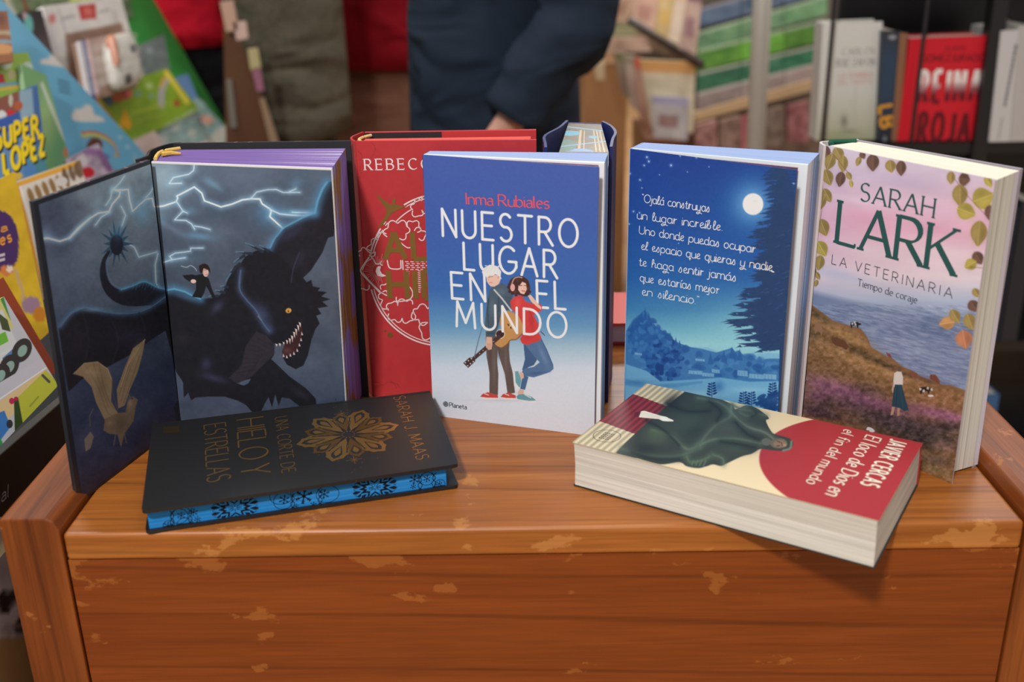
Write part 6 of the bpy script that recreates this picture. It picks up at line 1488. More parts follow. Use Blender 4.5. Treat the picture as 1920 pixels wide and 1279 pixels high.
def a_plush(b, cv):
    cv.tf = (0, 0, 1); cv.img[:] = (176, 160, 176); cv.noise((90, 90, 80), 9, 12, 3, 5); cv.ell(195, 300, 9, 24, (120, 80, 130), .8, 3, -.5); cv.ell(170, 285, 20, 6, (140, 96, 150), .8, 3); cv.ell(160, 322, 12, 10, (190, 34, 44), 1, 3); cv.ell(150, 300, 10, 8, (206, 200, 200), .8, 3)
q = lean(-.122, (122, 300), (184, 268), (228, 345), (150, 372))
flat('toy_pack', q, .010, (170, 150, 170), 'purple and white toy pack with a red patch under the rainbow board', 'toy', a_plush, None, (40, 40), M_GLINT)
# second row: packs and booklets before the green board
def a_mag(b, cv):
    cv.tf = (0, 0, 1); cv.img[:] = (196, 190, 184); cv.fill([(140, 10), (174, 7), (176, 34), (146, 37)], (172, 66, 62), 1, 2); cv.ell(160, 22, 8, 8, (196, 110, 100), .8, 3); cv.line([(112, 34), (134, 29)], 4, (130, 124, 120), .8, 3); cv.line([(182, 22), (200, 17)], 4, (130, 124, 120), .8, 3)
    cv.ell(96, 34, 6, 9, (190, 110, 106), .9, 3); cv.line([(106, 16), (120, 60), (124, 180)], 3, (150, 146, 144), .7, 2); cv.line([(210, 20), (240, 110)], 6, (170, 160, 150), .7, 3); cv.ell(250, 55, 5, 9, (90, 80, 70), .8, 3)
    cv.fill([(118, 62), (226, 40), (250, 150), (130, 170)], (128, 100, 84), 1, 3); cv.noise((30, 26, 22), 14, 14, 3, 3)
q = lean(-.26, (80, 12), (226, -8), (272, 160), (112, 190))
flat('toy_magazine', q, .012, (206, 202, 198), 'white toy magazine card with a red title block', 'magazine', a_mag, None, (70, 60))
def a_dark(b, cv): cv.tf = (0, 0, 1); cv.img[:] = (48, 42, 46); cv.blob(85, 80, 20, 30, (92, 74, 74), .7); cv.ell(50, 45, 12, 20, (100, 170, 160), 1, 4); cv.ell(44, 28, 6, 6, (190, 150, 150), 1, 3)
q = lean(-.25, (42, 22), (78, 18), (104, 120), (62, 130))
flat('toy_box', q, .02, (44, 40, 44), 'dark toy box left of the white toy magazine', 'box', a_dark, None, (24, 30))
# toy telephone in its clear blister
q = lean(-.225, (166, 74), (236, 58), (254, 166), (186, 182))
n_ = nrm(q); u_ = q[1] - q[0]; v_ = q[3] - q[0]
t = thing('toy_phone_pack', tuple(q[2]), 'pale grey toy telephone in a clear pack on the toy magazine', 'toy')
b = MB(); b.slab([q[0] - u_ * .35, q[1] + u_ * .05, q[2] + u_ * .05, q[3] - u_ * .35], .003, alb((150, 118, 98)), M_PRINT)
for k, c in ((-.26, (196, 190, 190)), (-.17, (64, 76, 130)), (-.08, (196, 150, 146))): b.slab([q[0] + u_ * (k - .04) + n_ * .004, q[0] + u_ * (k + .04) + n_ * .004, q[3] + u_ * (k + .04) + n_ * .004, q[3] + u_ * (k - .04) + n_ * .004], .004, alb(c), M_PRINT)
b.build('backing_card', t)
b = MB()
def blobby(b, c, ax, ay, az, col, mat, n=10):
    V = []; F = []
    for i in range(n + 1):
        th = math.pi * i / n
        for j in range(2 * n):
            ph = math.pi * j / n
            s = lambda x: math.copysign(abs(x) ** .55, x)
            V.append(c + ax * s(math.sin(th)) * s(math.cos(ph)) + ay * s(math.cos(th)) + az * s(math.sin(th)) * s(math.sin(ph)))
    for i in range(n):
        for j in range(2 * n): F.append((i * 2 * n + j, i * 2 * n + (j + 1) % (2 * n), (i + 1) * 2 * n + (j + 1) % (2 * n), (i + 1) * 2 * n + j))
    b.add(V, F, alb(col), mat)
cc = (q[0] + q[2]) / 2 + n_ * .01
blobby(b, cc + u_ * .12, u_ * .38, v_ * .5, n_ * .014, (196, 192, 180), M_PLASTIC)
for kx, ky in ((.30, -.15), (.02, .34)): blobby(b, cc + u_ * kx + v_ * ky + n_ * .012, u_ * .09, v_ * .08, n_ * .003, (60, 58, 54), M_PLASTIC, 6)
blobby(b, cc - u_ * .18 - v_ * .2 + n_ * .008, u_ * .06, v_ * .3, n_ * .01, (196, 130, 96), M_PLASTIC, 6)
b.build('handset', t, shade=True)
M_CLEAR, _t, _b = new_mat('clear_plastic'); _b.inputs['Roughness'].default_value = .06; _b.inputs['Base Color'].default_value = (.9, .9, .9, 1); _b.inputs['Specular IOR Level'].default_value = 1
_x, _y = _t.nodes.new('ShaderNodeMixShader'), _t.nodes.new('ShaderNodeBsdfTransparent')
_x.inputs[0].default_value = .14; _t.links.new(_y.outputs[0], _x.inputs[1]); _t.links.new(_b.outputs[0], _x.inputs[2]); _t.links.new(_x.outputs[0], _t.nodes['Material Output'].inputs[0])
def wrap(par, q, h, seed, n=12, amp=.006):
    """crinkled clear film bulging off a pack"""
    rs = np.random.RandomState(seed); u, v = np.meshgrid(np.linspace(0, 1, n + 1), np.linspace(0, 1, n + 1)); u, v = u.ravel(), v.ravel()
    q = np.array(q); P = q[0] * ((1 - u) * (1 - v))[:, None] + q[1] * (u * (1 - v))[:, None] + q[2] * (u * v)[:, None] + q[3] * ((1 - u) * v)[:, None]
    e = np.minimum(np.minimum(u, 1 - u), np.minimum(v, 1 - v)); hh = h * np.clip(e * 6, 0, 1) + rs.rand(len(u)) * amp * (e > 0)
    b = MB(); b.add(P + nrm(q) * (.001 + hh)[:, None], gridfaces(n, n), (.9, .9, .9), M_CLEAR); return b.build('clear_wrap', par)
wrap(t, [q[0] - u_ * .3, q[1] + u_ * .05, q[2] + u_ * .05, q[3] - u_ * .3], .03, 2, 14, .008)
def a_card(b, cv): cv.tf = (0, 0, 1); cv.img[:] = (104, 112, 110); cv.noise((30, 30, 30), 12, 12, 3, 8); cv.ell(275, 96, 6, 5, (150, 156, 156), .8, 3); cv.ell(252, 108, 10, 14, (140, 130, 134), .6, 4); cv.ell(255, 140, 8, 6, (150, 84, 70), .7, 4)
q = lean(-.275, (233, 97), (308, 64), (322, 150), (240, 172))
flat('play_card', q, .004, (110, 116, 116), 'grey-green card behind the toy telephone, against the green board', 'card', a_card, None, (30, 30))
def a_gbook(b, cv):
    cv.tf = (0, 0, 1); cv.img[:] = (120, 150, 40); cv.noise((30, 30, 10), 16, 16, 3, 4)
    cv.ell(203, 186, 10, 10, (80, 110, 126), 1, 3); cv.ell(220, 180, 12, 10, (196, 106, 60), 1, 3); cv.ell(236, 174, 10, 10, (200, 90, 84), 1, 3); cv.ell(257, 174, 7, 7, (110, 140, 110), 1, 3); cv.ell(281, 178, 6, 6, (120, 150, 110), 1, 3); cv.ell(278, 160, 7, 7, (170, 190, 130), .8, 3)
    cv.fill([(222, 232), (232, 200), (246, 232), (240, 242)], (206, 150, 30), 1, 3); cv.line([(300, 196), (302, 165), (312, 146)], 12, (166, 160, 176), .9, 3, sm=True); cv.line([(300, 160), (308, 144), (314, 140)], 6, (206, 150, 50), .8, 3); cv.ell(330, 192, 6, 7, (156, 66, 36), 1, 3); cv.line([(312, 136), (350, 190)], 9, (214, 196, 70), 1, 2)
    cv.line([(245, 210), (300, 196)], 5, (160, 170, 60), .8, 3); cv.line([(255, 226), (310, 210)], 4, (150, 160, 70), .6, 3)
q = lean(-.25, (180, 172), (312, 128), (376, 206), (248, 268))
flat('activity_book', q, .006, (200, 186, 70), 'green activity booklet with orange and red pictures before the green board', 'book', a_gbook, None, (60, 44))
q = lean(-.285, (326, 146), (352, 138), (376, 196), (340, 206))
flat('play_card', q, .004, (96, 128, 170), 'small blue card beside the green activity booklet', 'card', None, None, (8, 8))
def a_teal(b, cv):
    cv.tf = (0, 0, 1); cv.img[:] = (110, 146, 142); cv.noise((30, 30, 30), 10, 10, 3, 6); cv.ell(380, 222, 14, 9, (196, 140, 110), 1, 4)
    for x, y, r in ((330, 218, 6), (322, 240, 7), (350, 214, 6), (350, 250, 9), (300, 262, 10)): cv.ell(x, y, r, r, (176, 180, 170), .8, 4)
    cv.fill([(350, 280), (420, 225), (440, 255), (400, 285)], (196, 190, 176), .9, 6); cv.ell(430, 255, 12, 14, (206, 186, 70), 1, 4)
q = lean(-.262, (282, 240), (372, 184), (445, 262), (330, 320))
t = thing('craft_pack', tuple(q[2]), 'teal craft pack in clear film at the foot of the green board', 'toy')
flat('card_insert', q, .008, (190, 190, 180), None, None, a_teal, None, (50, 40), parent=t)
wrap(t, q, .012, 5, 14, .008)
q = lean(-.24, (232, 270), (290, 245), (330, 320), (260, 330))
t = thing('craft_pack', tuple(q[2]), 'pale pink pack in clear film between the green booklet and the teal pack', 'toy')
flat('card_insert', q, .008, (196, 170, 160), None, None, None, None, (10, 10), parent=t)
wrap(t, q, .012, 9, 10, .008)
q = ext(lean(-.31, (282, -12), (450, 282)), .5)
flat('green_backing_board', q, .006, (58, 148, 66), 'bright green backing board at the back of the display stand', 'board', None, None, (10, 10))
def a_mix(b, cv): cv.tf = (0, 0, 1); cv.img[:] = (96, 110, 80); cv.noise((90, 80, 70), 16, 22, 3, 2); cv.line([(14, 0), (30, 40)], 12, (196, 190, 176), .9, 4); cv.line([(46, -5), (56, 24)], 8, (120, 56, 44), .9, 4); cv.line([(140, 0), (180, -4)], 8, (190, 196, 80), .9, 3)
q = lean(-.30, (-20, -40), (230, -60), (250, 30), (20, 90))
flat('picture_book', q, .006, (110, 120, 96), 'mixed green and white booklet cover at the top left corner', 'book', a_mix, None, (50, 30))

# box with a black and white animal photograph below the stand
def a_box(b, cv):
    cv.tf = (0, 0, 1); cv.img[:] = (206, 202, 206); cv.noise((24, 24, 24), 20, 20, 3, 3)
    cv.fill([(-40, 1205), (60, 1192), (90, 1290), (-40, 1290)], (176, 146, 100), 1, 3); cv.ell(8, 1130, 14, 22, (34, 32, 34), 1, 5); cv.ell(30, 1116, 9, 14, (40, 38, 40), 1, 4); cv.fill([(28, 1190), (30, 1160), (50, 1150), (60, 1190)], (36, 34, 36), 1, 5); cv.ell(34, 1175, 7, 8, (120, 116, 118), .9, 4); cv.ell(16, 1180, 12, 14, (160, 156, 158), .7, 5); cv.blob(6, 1070, 26, 30, (150, 146, 150), .6)
q = [on_plane(p, (-.412, 0, 0), (1, 0, 0)) for p in ((-60, 1075), (60, 975), (100, 1290), (-60, 1400))]
q = [np.array([-.412, y, z]) for y, z in ((.42, TOP - .06), (.80, TOP - .06), (.80, TOP - .34), (.42, TOP - .34))]
flat('photo_box', q, .03, (110, 92, 66), 'box with a black and white animal photograph below the display stand', 'box', a_box, None, (60, 60))

# ------------------------------------------------------------------ people
def skin_mesh(name, pts, edges, parent, mat, col, levels=2, root=0):
    """pts: (x, y, z, rx, ry); a surface grown round the skeleton, then frozen"""
    me = bpy.data.meshes.new(name)
    me.from_pydata([p[:3] for p in pts], edges, [])
    o = bpy.data.objects.new(name, me); COL.objects.link(o)
    sk = o.modifiers.new('skin', 'SKIN'); sk.use_smooth_shade = True
    for i, v in enumerate(me.skin_vertices[0].data):
        v.radius = (pts[i][3], pts[i][4] if len(pts[i]) > 4 else pts[i][3]); v.use_root = i == root
    sb = o.modifiers.new('sub', 'SUBSURF'); sb.levels = sb.render_levels = levels
    bpy.context.view_layer.update()
    dg = bpy.context.evaluated_depsgraph_get()
    m2 = bpy.data.meshes.new_from_object(o.evaluated_get(dg))
    o.modifiers.clear(); o.data = m2; m2.name = name
    at = m2.color_attributes.new('Col', 'FLOAT_COLOR', 'POINT')
    at.data.foreach_set('color', np.tile(np.r_[alb(col), 1], (len(m2.vertices), 1)).astype(np.float32).ravel())
    m2.materials.clear(); m2.materials.append(mat)
    m2.polygons.foreach_set('use_smooth', np.ones(len(m2.polygons), bool))
    if parent is not None: o.parent = parent
    return o
def person(label, loc, rz, arms, top, bottom, hair, coat_len=.80, wide=1.0, stride=0, top_mat=None, skirt=False, tilt=0):
    """arms: per side (elbow, wrist) in the body's own frame; the body faces -y before turning"""
    P = [(0, 0, .95, .10, .075), (0, .01, 1.15, .10, .075), (0, .02, 1.34, .13, .085), (0, .02, 1.47, .06, .06), (0, 0, 1.55, .055, .06), (0, -.01, 1.63, .075, .095), (0, .0, 1.72, .055, .07), (0, -.10, 1.62, .014, .014)]
    E = [(0, 1), (1, 2), (2, 3), (3, 4), (4, 5), (5, 6), (5, 7)]
    k = len(P)
    for s in (-1, 1):
        d = stride * s
        P += [(.08 * s, 0, .86, .065, .065), (.09 * s, -.02 + d * .5, .48, .050, .052), (.10 * s, d, .10, .036, .04), (.115 * s, d - .13, .035, .04, .028)]
        E += [(0, k), (k, k + 1), (k + 1, k + 2), (k + 2, k + 3)]; k += 4
    hands = []
    for s, (el, wr) in zip((-1, 1), arms):
        sh = np.array([.19 * s, .02, 1.42]); el, wr = np.array(el), np.array(wr)
        d = (wr - el) / np.linalg.norm(wr - el); pm = wr + d * .055
        P += [(*(sh * [.85, 1, 1] - [0, 0, .02]), .045, .045), (*el, .042, .042), (*wr, .027, .022), (*pm, .040, .016)]
        E += [(2, k), (k, k + 1), (k + 1, k + 2), (k + 2, k + 3)]
        pk = k + 3; k += 4
        ax = np.cross(d, [s, 0, 0]); ax = ax / (np.linalg.norm(ax) + 1e-9); inn = np.array([-s, 0, 0]) * 1.0
        for j, (o, L) in enumerate(((-.030, .066), (-.010, .078), (.010, .074), (.029, .058))):
            a = pm + ax * o + d * .035; b1 = a + d * L * .5 + inn * .006; c1 = b1 + d * L * .36 + inn * .018; e1 = c1 + d * L * .2 + inn * .018
            P += [(*a, .0095, .0095), (*b1, .0088, .0088), (*c1, .008, .008), (*e1, .0068, .0068)]
            E += [(pk, k), (k, k + 1), (k + 1, k + 2), (k + 2, k + 3)]; k += 4
        a = pm - ax * .030 - d * .015; b1 = a - ax * .022 + d * .025 + inn * .012; c1 = b1 + d * .03 + inn * .012
        P += [(*a, .012, .012), (*b1, .0105, .0105), (*c1, .008, .008)]; E += [(pk, k), (k, k + 1), (k + 1, k + 2)]; k += 3
    body = skin_mesh('person', P, E, None, M_SKIN, (196, 146, 124))
    body.location = loc; body.rotation_euler = (0, 0, rz)
    ORG[body.name] = (0, 0, 0)
    mesh_tag(body, label, 'person')
    w = wide
    if skirt:
        b = MB(); m = 20; V = []
        for z, r in ((.98, .13), (.76, .15), (.6, .20), (.42, .22)):
            for i in range(m):
                a = 2 * math.pi * i / m; V.append((r * w * math.cos(a) * (1 + .02 * math.sin(5 * a)), r * .8 * w * math.sin(a), z))
        b.add(V, [(i * m + j, i * m + (j + 1) % m, (i + 1) * m + (j + 1) % m, (i + 1) * m + j) for i in range(3) for j in range(m)], alb(bottom), M_SMOOTH); b.build('skirt', body, shade=True)
    else:
        T = [(0, 0, .98, .13 * w, .095 * w), (0, 0, .90, .12 * w, .095)]; TE = [(0, 1)]; k = 2
        for s in (-1, 1):
            d = stride * s
            T += [(.085 * s * w, d * .1, .80, .088, .09), (.09 * s * w, -.012 + d * .5, .48, .074, .076), (.10 * s * w, d * .95, .14, .066, .075)]
            TE += [(1, k), (k, k + 1), (k + 1, k + 2)]; k += 3
        skin_mesh('trousers', T, TE, body, M_SMOOTH, bottom)
    for s in (-1, 1):
        d = stride * s; b = MB()
        blobby(b, np.array([.108 * s, d - .055, .045]), np.array([.05, 0, 0]), np.array([0, .14, 0]), np.array([0, 0, .045]), (40, 36, 34), M_PLASTIC, 8); b.build('shoe', body, shade=True)
    # upper garment: a loose shell from hem to collar, and a sleeve down each arm
    b = MB(); m = 28; V = []
    rings = [(coat_len, .175, .152), (coat_len + .05, .172, .152), (.98, .165, .146), (1.14, .16, .125), (1.30, .185, .135), (1.40, .195, .125), (1.45, .15, .105), (1.48, .09, .08), (1.52, .07, .07)]
    for z, rx, ry in rings:
        for i in range(m):
            a = 2 * math.pi * i / m; f = 1 + (.018 * math.sin(6 * a + z * 9) + .012 * math.sin(11 * a - z * 17)) * (1 if z < 1.4 else .3)
            V.append((rx * w * f * math.cos(a), .01 + ry * w * f * math.sin(a), z + (tilt * math.cos(a) if z < .9 else 0)))
    F = [(i * m + j, i * m + (j + 1) % m, (i + 1) * m + (j + 1) % m, (i + 1) * m + j) for i in range(len(rings) - 1) for j in range(m)]
    b.add(V, F, alb(top), top_mat or M_CLOTH)
    o = b.build('coat', body, shade=True); sd = o.modifiers.new('thick', 'SOLIDIFY'); sd.thickness = .008
    for s, (el, wr) in zip((-1, 1), arms):
        sh = np.array([.165 * s, .02, 1.42]); el, wr = np.array(el), np.array(wr)
        pts = smooth([sh * [.75, 1, 1] + [0, 0, .01], sh, sh * .6 + el * .4, el, el * .5 + wr * .5, el * .06 + wr * .94], 5)
        r = np.interp(np.linspace(0, 1, len(pts)), [0, .2, .5, .75, 1], [.07, .078, .07, .062, .052]) + .0035 * np.sin(np.arange(len(pts)) * 1.9)
        b = MB(); b.tube(pts, r, alb(top), top_mat or M_CLOTH, 16, True); b.build('sleeve', body, shade=True)
    b = MB(); blobby(b, np.array([0, .018, 1.685]), np.array([.088, 0, 0]), np.array([0, 0, .085]), np.array([0, .10, 0]), hair, M_CLOTH, 10); b.build('hair', body, shade=True)
    for s in (-1, 1):
        b = MB(); blobby(b, np.array([.032 * s, -.092, 1.645]), np.array([.012, 0, 0]), np.array([0, 0, .007]), np.array([0, .008, 0]), (40, 30, 26), M_PLASTIC, 6); b.build('eye', body, shade=True)
    b = MB(); blobby(b, np.array([0, -.088, 1.585]), np.array([.022, 0, 0]), np.array([0, 0, .005]), np.array([0, .008, 0]), (150, 80, 76), M_SKIN, 6); b.build('mouth', body, shade=True)
    return body
NVY = (36, 45, 57)
# faces left: own -y -> world -x   (rz = -90 deg: own x -> world -y, own y -> world x)
person('person in dark navy clothes standing sideways with one hand hanging by the thigh', (-.035, 2.02, 0), R(-90), (((-.21, -.04, 1.14), (-.12, -.18, 1.26)), ((.20, .155, 1.01), (.215, .035, .815))), NVY, (34, 44, 58), (50, 40, 34), .74, 1.05, .075, M_SMOOTH)
person('person in a grey-brown tweed coat and dark trousers standing beside the brown rack', (-.535, 2.75, 0), R(90), (((-.20, -.02, 1.16), (-.12, -.18, 1.30)), ((.20, -.02, 1.16), (.12, -.18, 1.30))), (82, 76, 64), (30, 32, 42), (60, 50, 44), .66, .96, 0, M_TWEED, False, .03)
person('person in a dark red coat and brown skirt between the tweed and navy figures', (-.36, 3.35, 0), R(160), (((-.23, 0, 1.16), (-.12, -.2, 1.28)), ((.23, 0, 1.16), (.12, -.2, 1.28))), (112, 12, 22), (104, 70, 54), (40, 30, 26), .73, 1.05, 0, M_SMOOTH, True)
person('person in a bright red top and black trousers at the left behind the green board', (-.90, 3.05, 0), R(150), (((-.22, -.04, 1.17), (-.10, -.2, 1.30)), ((.22, -.04, 1.17), (.10, -.2, 1.30))), (178, 22, 40), (22, 22, 24), (40, 30, 26), .835, .95, 0, M_SMOOTH)

# ------------------------------------------------------------------ brown rack of booklets left of the tweed coat
def bq(Y, *px): return [unproj(p, Y=Y) for p in px]
def up_slab(name, Y, px, th, col, label, cat, group=None, art=None, mat=None, parent=None, res=(16, 20)):
    Ys = Y if isinstance(Y, (list, tuple)) else [Y] * 4
    q = [unproj(p, Y=y) for p, y in zip(px, Ys)]
    return flat(name, q, th, col, label, cat, art, group, res, mat or M_PRINT, None, parent)
t = thing('booklet_rack', (-.62, 2.42, 0), 'dark brown wooden rack leaning between the green board and the tweed coat', 'rack')
q = bq(2.4, (418, 20), (452, 90), (528, 290), (424, 290))
q = [p for p in q]
b = MB(); b.slab(q, .02, alb((92, 60, 40)), M_PLASTIC); b.build('side_panel', t)
b = MB(); b.slab(bq(2.39, (486, 186), (494, 184), (528, 290), (512, 290)), .01, alb((150, 124, 98)), M_PLASTIC); b.build('edge_strip', t)
b = MB(); b.slab(bq(2.39, (424, 150), (434, 150), (444, 240), (432, 240)), .01, alb((116, 108, 100)), M_PLASTIC); b.build('edge_strip', t)
b = MB(); b.slab([q[3] + [-.05, 0, 0], q[2] + [.05, 0, 0], np.array([q[2][0] + .05, 2.4, 0]), np.array([q[3][0] - .05, 2.4, 0])], .03, alb((60, 42, 32)), M_PLASTIC); b.build('base', t)
for px, c, l in ((((412, 4), (436, 0), (446, 56), (424, 60)), (186, 150, 130), 'pink and cream booklet at the top of the brown rack'), (((437, 42), (460, 40), (464, 72), (444, 76)), (200, 168, 156), 'pale pink booklet, middle one sticking out of the brown rack'), (((464, 92), (482, 90), (488, 128), (470, 132)), (178, 164, 120), 'yellowish booklet lowest on the brown rack edge'), (((472, 130), (486, 126), (494, 170), (482, 172)), (150, 96, 116), 'mauve booklet below the yellowish one on the brown rack')):
    up_slab('booklet', 2.37, px, .01, c, l, 'booklet', 'booklets on the brown rack')

# ------------------------------------------------------------------ newspaper rack
t = thing('newspaper_rack', (.40, 3.25, 0), 'rack of newspapers and magazines with a slanting black rail', 'rack')
b = MB(); b.box((.50, 3.30, 0), (.20, .36, TOP - .20), alb((120, 74, 50)), M_PLASTIC); b.build('base', t)
b = MB(); b.slab([unproj((1176, 34), Y=3.22), unproj((1312, 116), Y=2.98), unproj((1312, 130), Y=2.98), unproj((1176, 44), Y=3.22)], .02, alb((52, 42, 36)), M_PLASTIC); b.build('rail', t)
b = MB(); b.box((.295, 3.42, 0), (.13, .30, TOP + .0), alb((178, 132, 90)), M_PLASTIC); b.build('side_shelf', t)
b = MB(); b.slab([unproj((1120, -60), Y=3.62), unproj((1300, -60), Y=3.62), unproj((1300, 120), Y=3.62), unproj((1120, 60), Y=3.62)], .02, alb((150, 128, 106)), M_PLASTIC); b.build('back_panel', t)
NG = 'newspapers and magazines on the rack'
rs = random.Random(21)
def paper_art(c1, c2):
    def f(b, cv):
        cv.noise((50, 46, 42), 18, 22, 3, rs.uniform(0, 50)); s = cv.t
        cv.img[cv.V > cv.h * .8] = c1; m = (cv.V > cv.h * .25) & (cv.V < cv.h * .6) & (cv.U > cv.w * .15) & (cv.U < cv.w * .7); cv.img[m] = cv.img[m] * .4 + np.array(c2) * .6
    return f
items = [  # px quad, Y, base, accent colours, label
 (((1112, -20), (1150, -20), (1136, 44), (1104, 44)), 3.5, (170, 150, 120), (176, 74, 40), (130, 120, 90), 'cream magazine with an orange stripe beside the navy figure, upper row'),
 (((1146, -20), (1200, -20), (1178, 42), (1132, 40)), 3.42, (190, 160, 136), (196, 150, 120), (150, 110, 90), 'peach magazine in the upper row above the left end of the rail'),
 (((1196, -20), (1246, -20), (1224, 62), (1184, 44)), 3.34, (200, 164, 146), (206, 140, 120), (170, 120, 110), 'pinkish magazine second along the rail'),
 (((1240, -20), (1276, -20), (1256, 82), (1226, 64)), 3.24, (196, 170, 120), (206, 160, 70), (210, 170, 90), 'yellow striped magazine leaning above the rail'),
 (((1270, -20), (1298, -20), (1278, 98), (1252, 82)), 3.14, (220, 200, 176), (210, 170, 130), (226, 206, 186), 'cream white magazine next to the yellow striped one'),
 (((1292, -20), (1318, -20), (1304, 112), (1272, 96)), 3.05, (190, 160, 146), (120, 80, 96), (130, 90, 104), 'mauve striped magazine at the right end of the rail'),
 (((1108, 46), (1192, 46), (1196, 70), (1106, 74)), 3.3, (160, 156, 120), (110, 120, 84), (170, 160, 130), 'flat stack of greenish papers left of the rail'),
 (((1104, 72), (1212, 70), (1222, 96), (1106, 100)), 3.25, (196, 166, 146), (200, 160, 140), (180, 150, 130), 'pink folded newspaper below the greenish papers'),
 (((1112, 98), (1132, 98), (1134, 150), (1118, 150)), 3.2, (206, 186, 150), (196, 176, 140), (190, 170, 140), 'cream newspaper end standing beside the navy figure'),
 (((1150, 98), (1172, 100), (1186, 190), (1166, 176)), 3.18, (150, 134, 116), (120, 116, 84), (136, 120, 104), 'grey-brown newspaper, leftmost of the lower row'),
 (((1170, 104), (1190, 104), (1202, 216), (1182, 196)), 3.14, (180, 160, 144), (150, 140, 120), (170, 140, 130), 'beige newspaper second in the lower row'),
 (((1188, 108), (1202, 108), (1220, 236), (1200, 220)), 3.10, (160, 124, 110), (180, 90, 70), (190, 150, 130), 'newspaper with a reddish edge in the lower row'),
 (((1200, 112), (1304, 116), (1300, 250), (1222, 240)), 3.02, (196, 182, 156), (190, 140, 84), (206, 196, 170), 'large cream newspaper with an orange masthead on the lower row'),
 (((1222, 180), (1292, 184), (1288, 264), (1226, 258)), 2.97, (166, 160, 160), (150, 146, 170), (120, 76, 70), 'grey and lavender newspaper lowest on the rack'),
]
for px, Y, base, c1, c2, lab in items:
    up_slab('newspaper', Y, px, .012, base, lab, 'newspaper', NG, paper_art(c1, c2))

# ------------------------------------------------------------------ tiers of green magazines, grey pole
t = thing('tiered_shelf', (.80, 3.6, 0), 'stepped shelf with tan lip holding rows of green magazines', 'shelf')
b = MB(); b.slab([unproj((1304, 212), Y=3.05), unproj((1560, 140), Y=3.55), unproj((1560, 160), Y=3.55), unproj((1304, 228), Y=3.05)], .02, alb((178, 146, 106)), M_PLASTIC); b.build('lip', t)
b = MB(); b.slab([unproj((1304, 224), Y=3.1), unproj((1570, 150), Y=3.62), unproj((1570, 420), Y=3.62), unproj((1304, 420), Y=3.1)], .02, alb((104, 84, 70)), M_PLASTIC); b.build('front_panel', t)
b = MB(); b.slab([unproj((1306, -120), Y=3.45), unproj((1600, -160), Y=4.0), unproj((1600, 200), Y=4.0), unproj((1306, 240), Y=3.45)], .02, alb((92, 82, 70)), M_PLASTIC); b.build('back_panel', t)
tiers = [((22, -44), 30, 3.36, (70, 82, 100), (120, 116, 120), 'navy and grey'), ((66, -4), 30, 3.30, (88, 118, 82), (140, 156, 126), 'pale green'), ((100, 40), 34, 3.24, (72, 116, 32), (132, 146, 116), 'bright green'), ((142, 86), 30, 3.18, (38, 86, 58), (140, 140, 124), 'dark green'), ((180, 118), 34, 3.12, (128, 108, 100), (150, 140, 130), 'grey-brown wrapped')]
pos = ('nearest the newspapers', 'in the middle behind the pole', 'at the far right end')
for (y0, y1), h, Y, c, lipc, nm in tiers:
    for k in range(3):
        u0, u1 = k / 3 + .004, (k + 1) / 3 - .004
        X = lambda u: 1308 + 244 * u
        yy = lambda u: y0 + (y1 - y0) * u
        cc = tuple(np.clip(np.array(c) * (1 + .12 * math.sin(k * 2.3 + y0)), 0, 255))
        def art(b, cv, lipc=lipc): cv.noise((60, 56, 50), 22, 12, 3, k * 7 + y0); cv.img[cv.V > cv.h * .84] = lipc
        up_slab('magazine', [Y + .5 * u0, Y + .5 * u1, Y + .5 * u1 - .05, Y + .5 * u0 - .05], ((X(u0), yy(u0) - 6), (X(u1), yy(u1) - 6), (X(u1), yy(u1) + h), (X(u0), yy(u0) + h)), .01, cc, f'{nm} magazine on the stepped shelf, {pos[k]}', 'magazine', 'magazines on the stepped shelf', art, None, None, (20, 10))
rs = random.Random(9)
for k, (x, y) in enumerate(((1322, 236), (1366, 228), (1404, 222), (1448, 210), (1494, 200), (1532, 188))):
    c = ((150, 110, 104), (128, 104, 92), (160, 96, 100), (116, 100, 90), (140, 90, 92), (110, 96, 86))[k]
    up_slab('wrapped_pack', 3.0 + k * .08, ((x - 17, y), (x + 22, y - 10), (x + 22, y + 66), (x - 17, y + 66)), .03, c, ('pinkish', 'brown', 'rose', 'taupe', 'dusty red', 'grey-brown')[k] + ' wrapped pack below the tan lip, ' + ('first', 'second', 'third', 'fourth', 'fifth', 'last')[k] + ' from the newspapers', 'pack', 'wrapped packs below the tan lip', lambda b, cv: cv.noise((90, 80, 76), 9, 9, 3, k), M_GLINT)
b = MB(); p0, p1 = unproj((1432, -60), Y=2.3), unproj((1416, 290), Y=2.3)
d = (p1 - p0) / (p0[2] - p1[2])
b.tube([p0 + d * -.6, p0 + d * (p0[2])], .0195, alb((176, 168, 156)), M_METAL, 16)
mesh_tag(b.build('metal_pole', shade=True), 'pale grey round metal pole before the green magazines', 'pole')

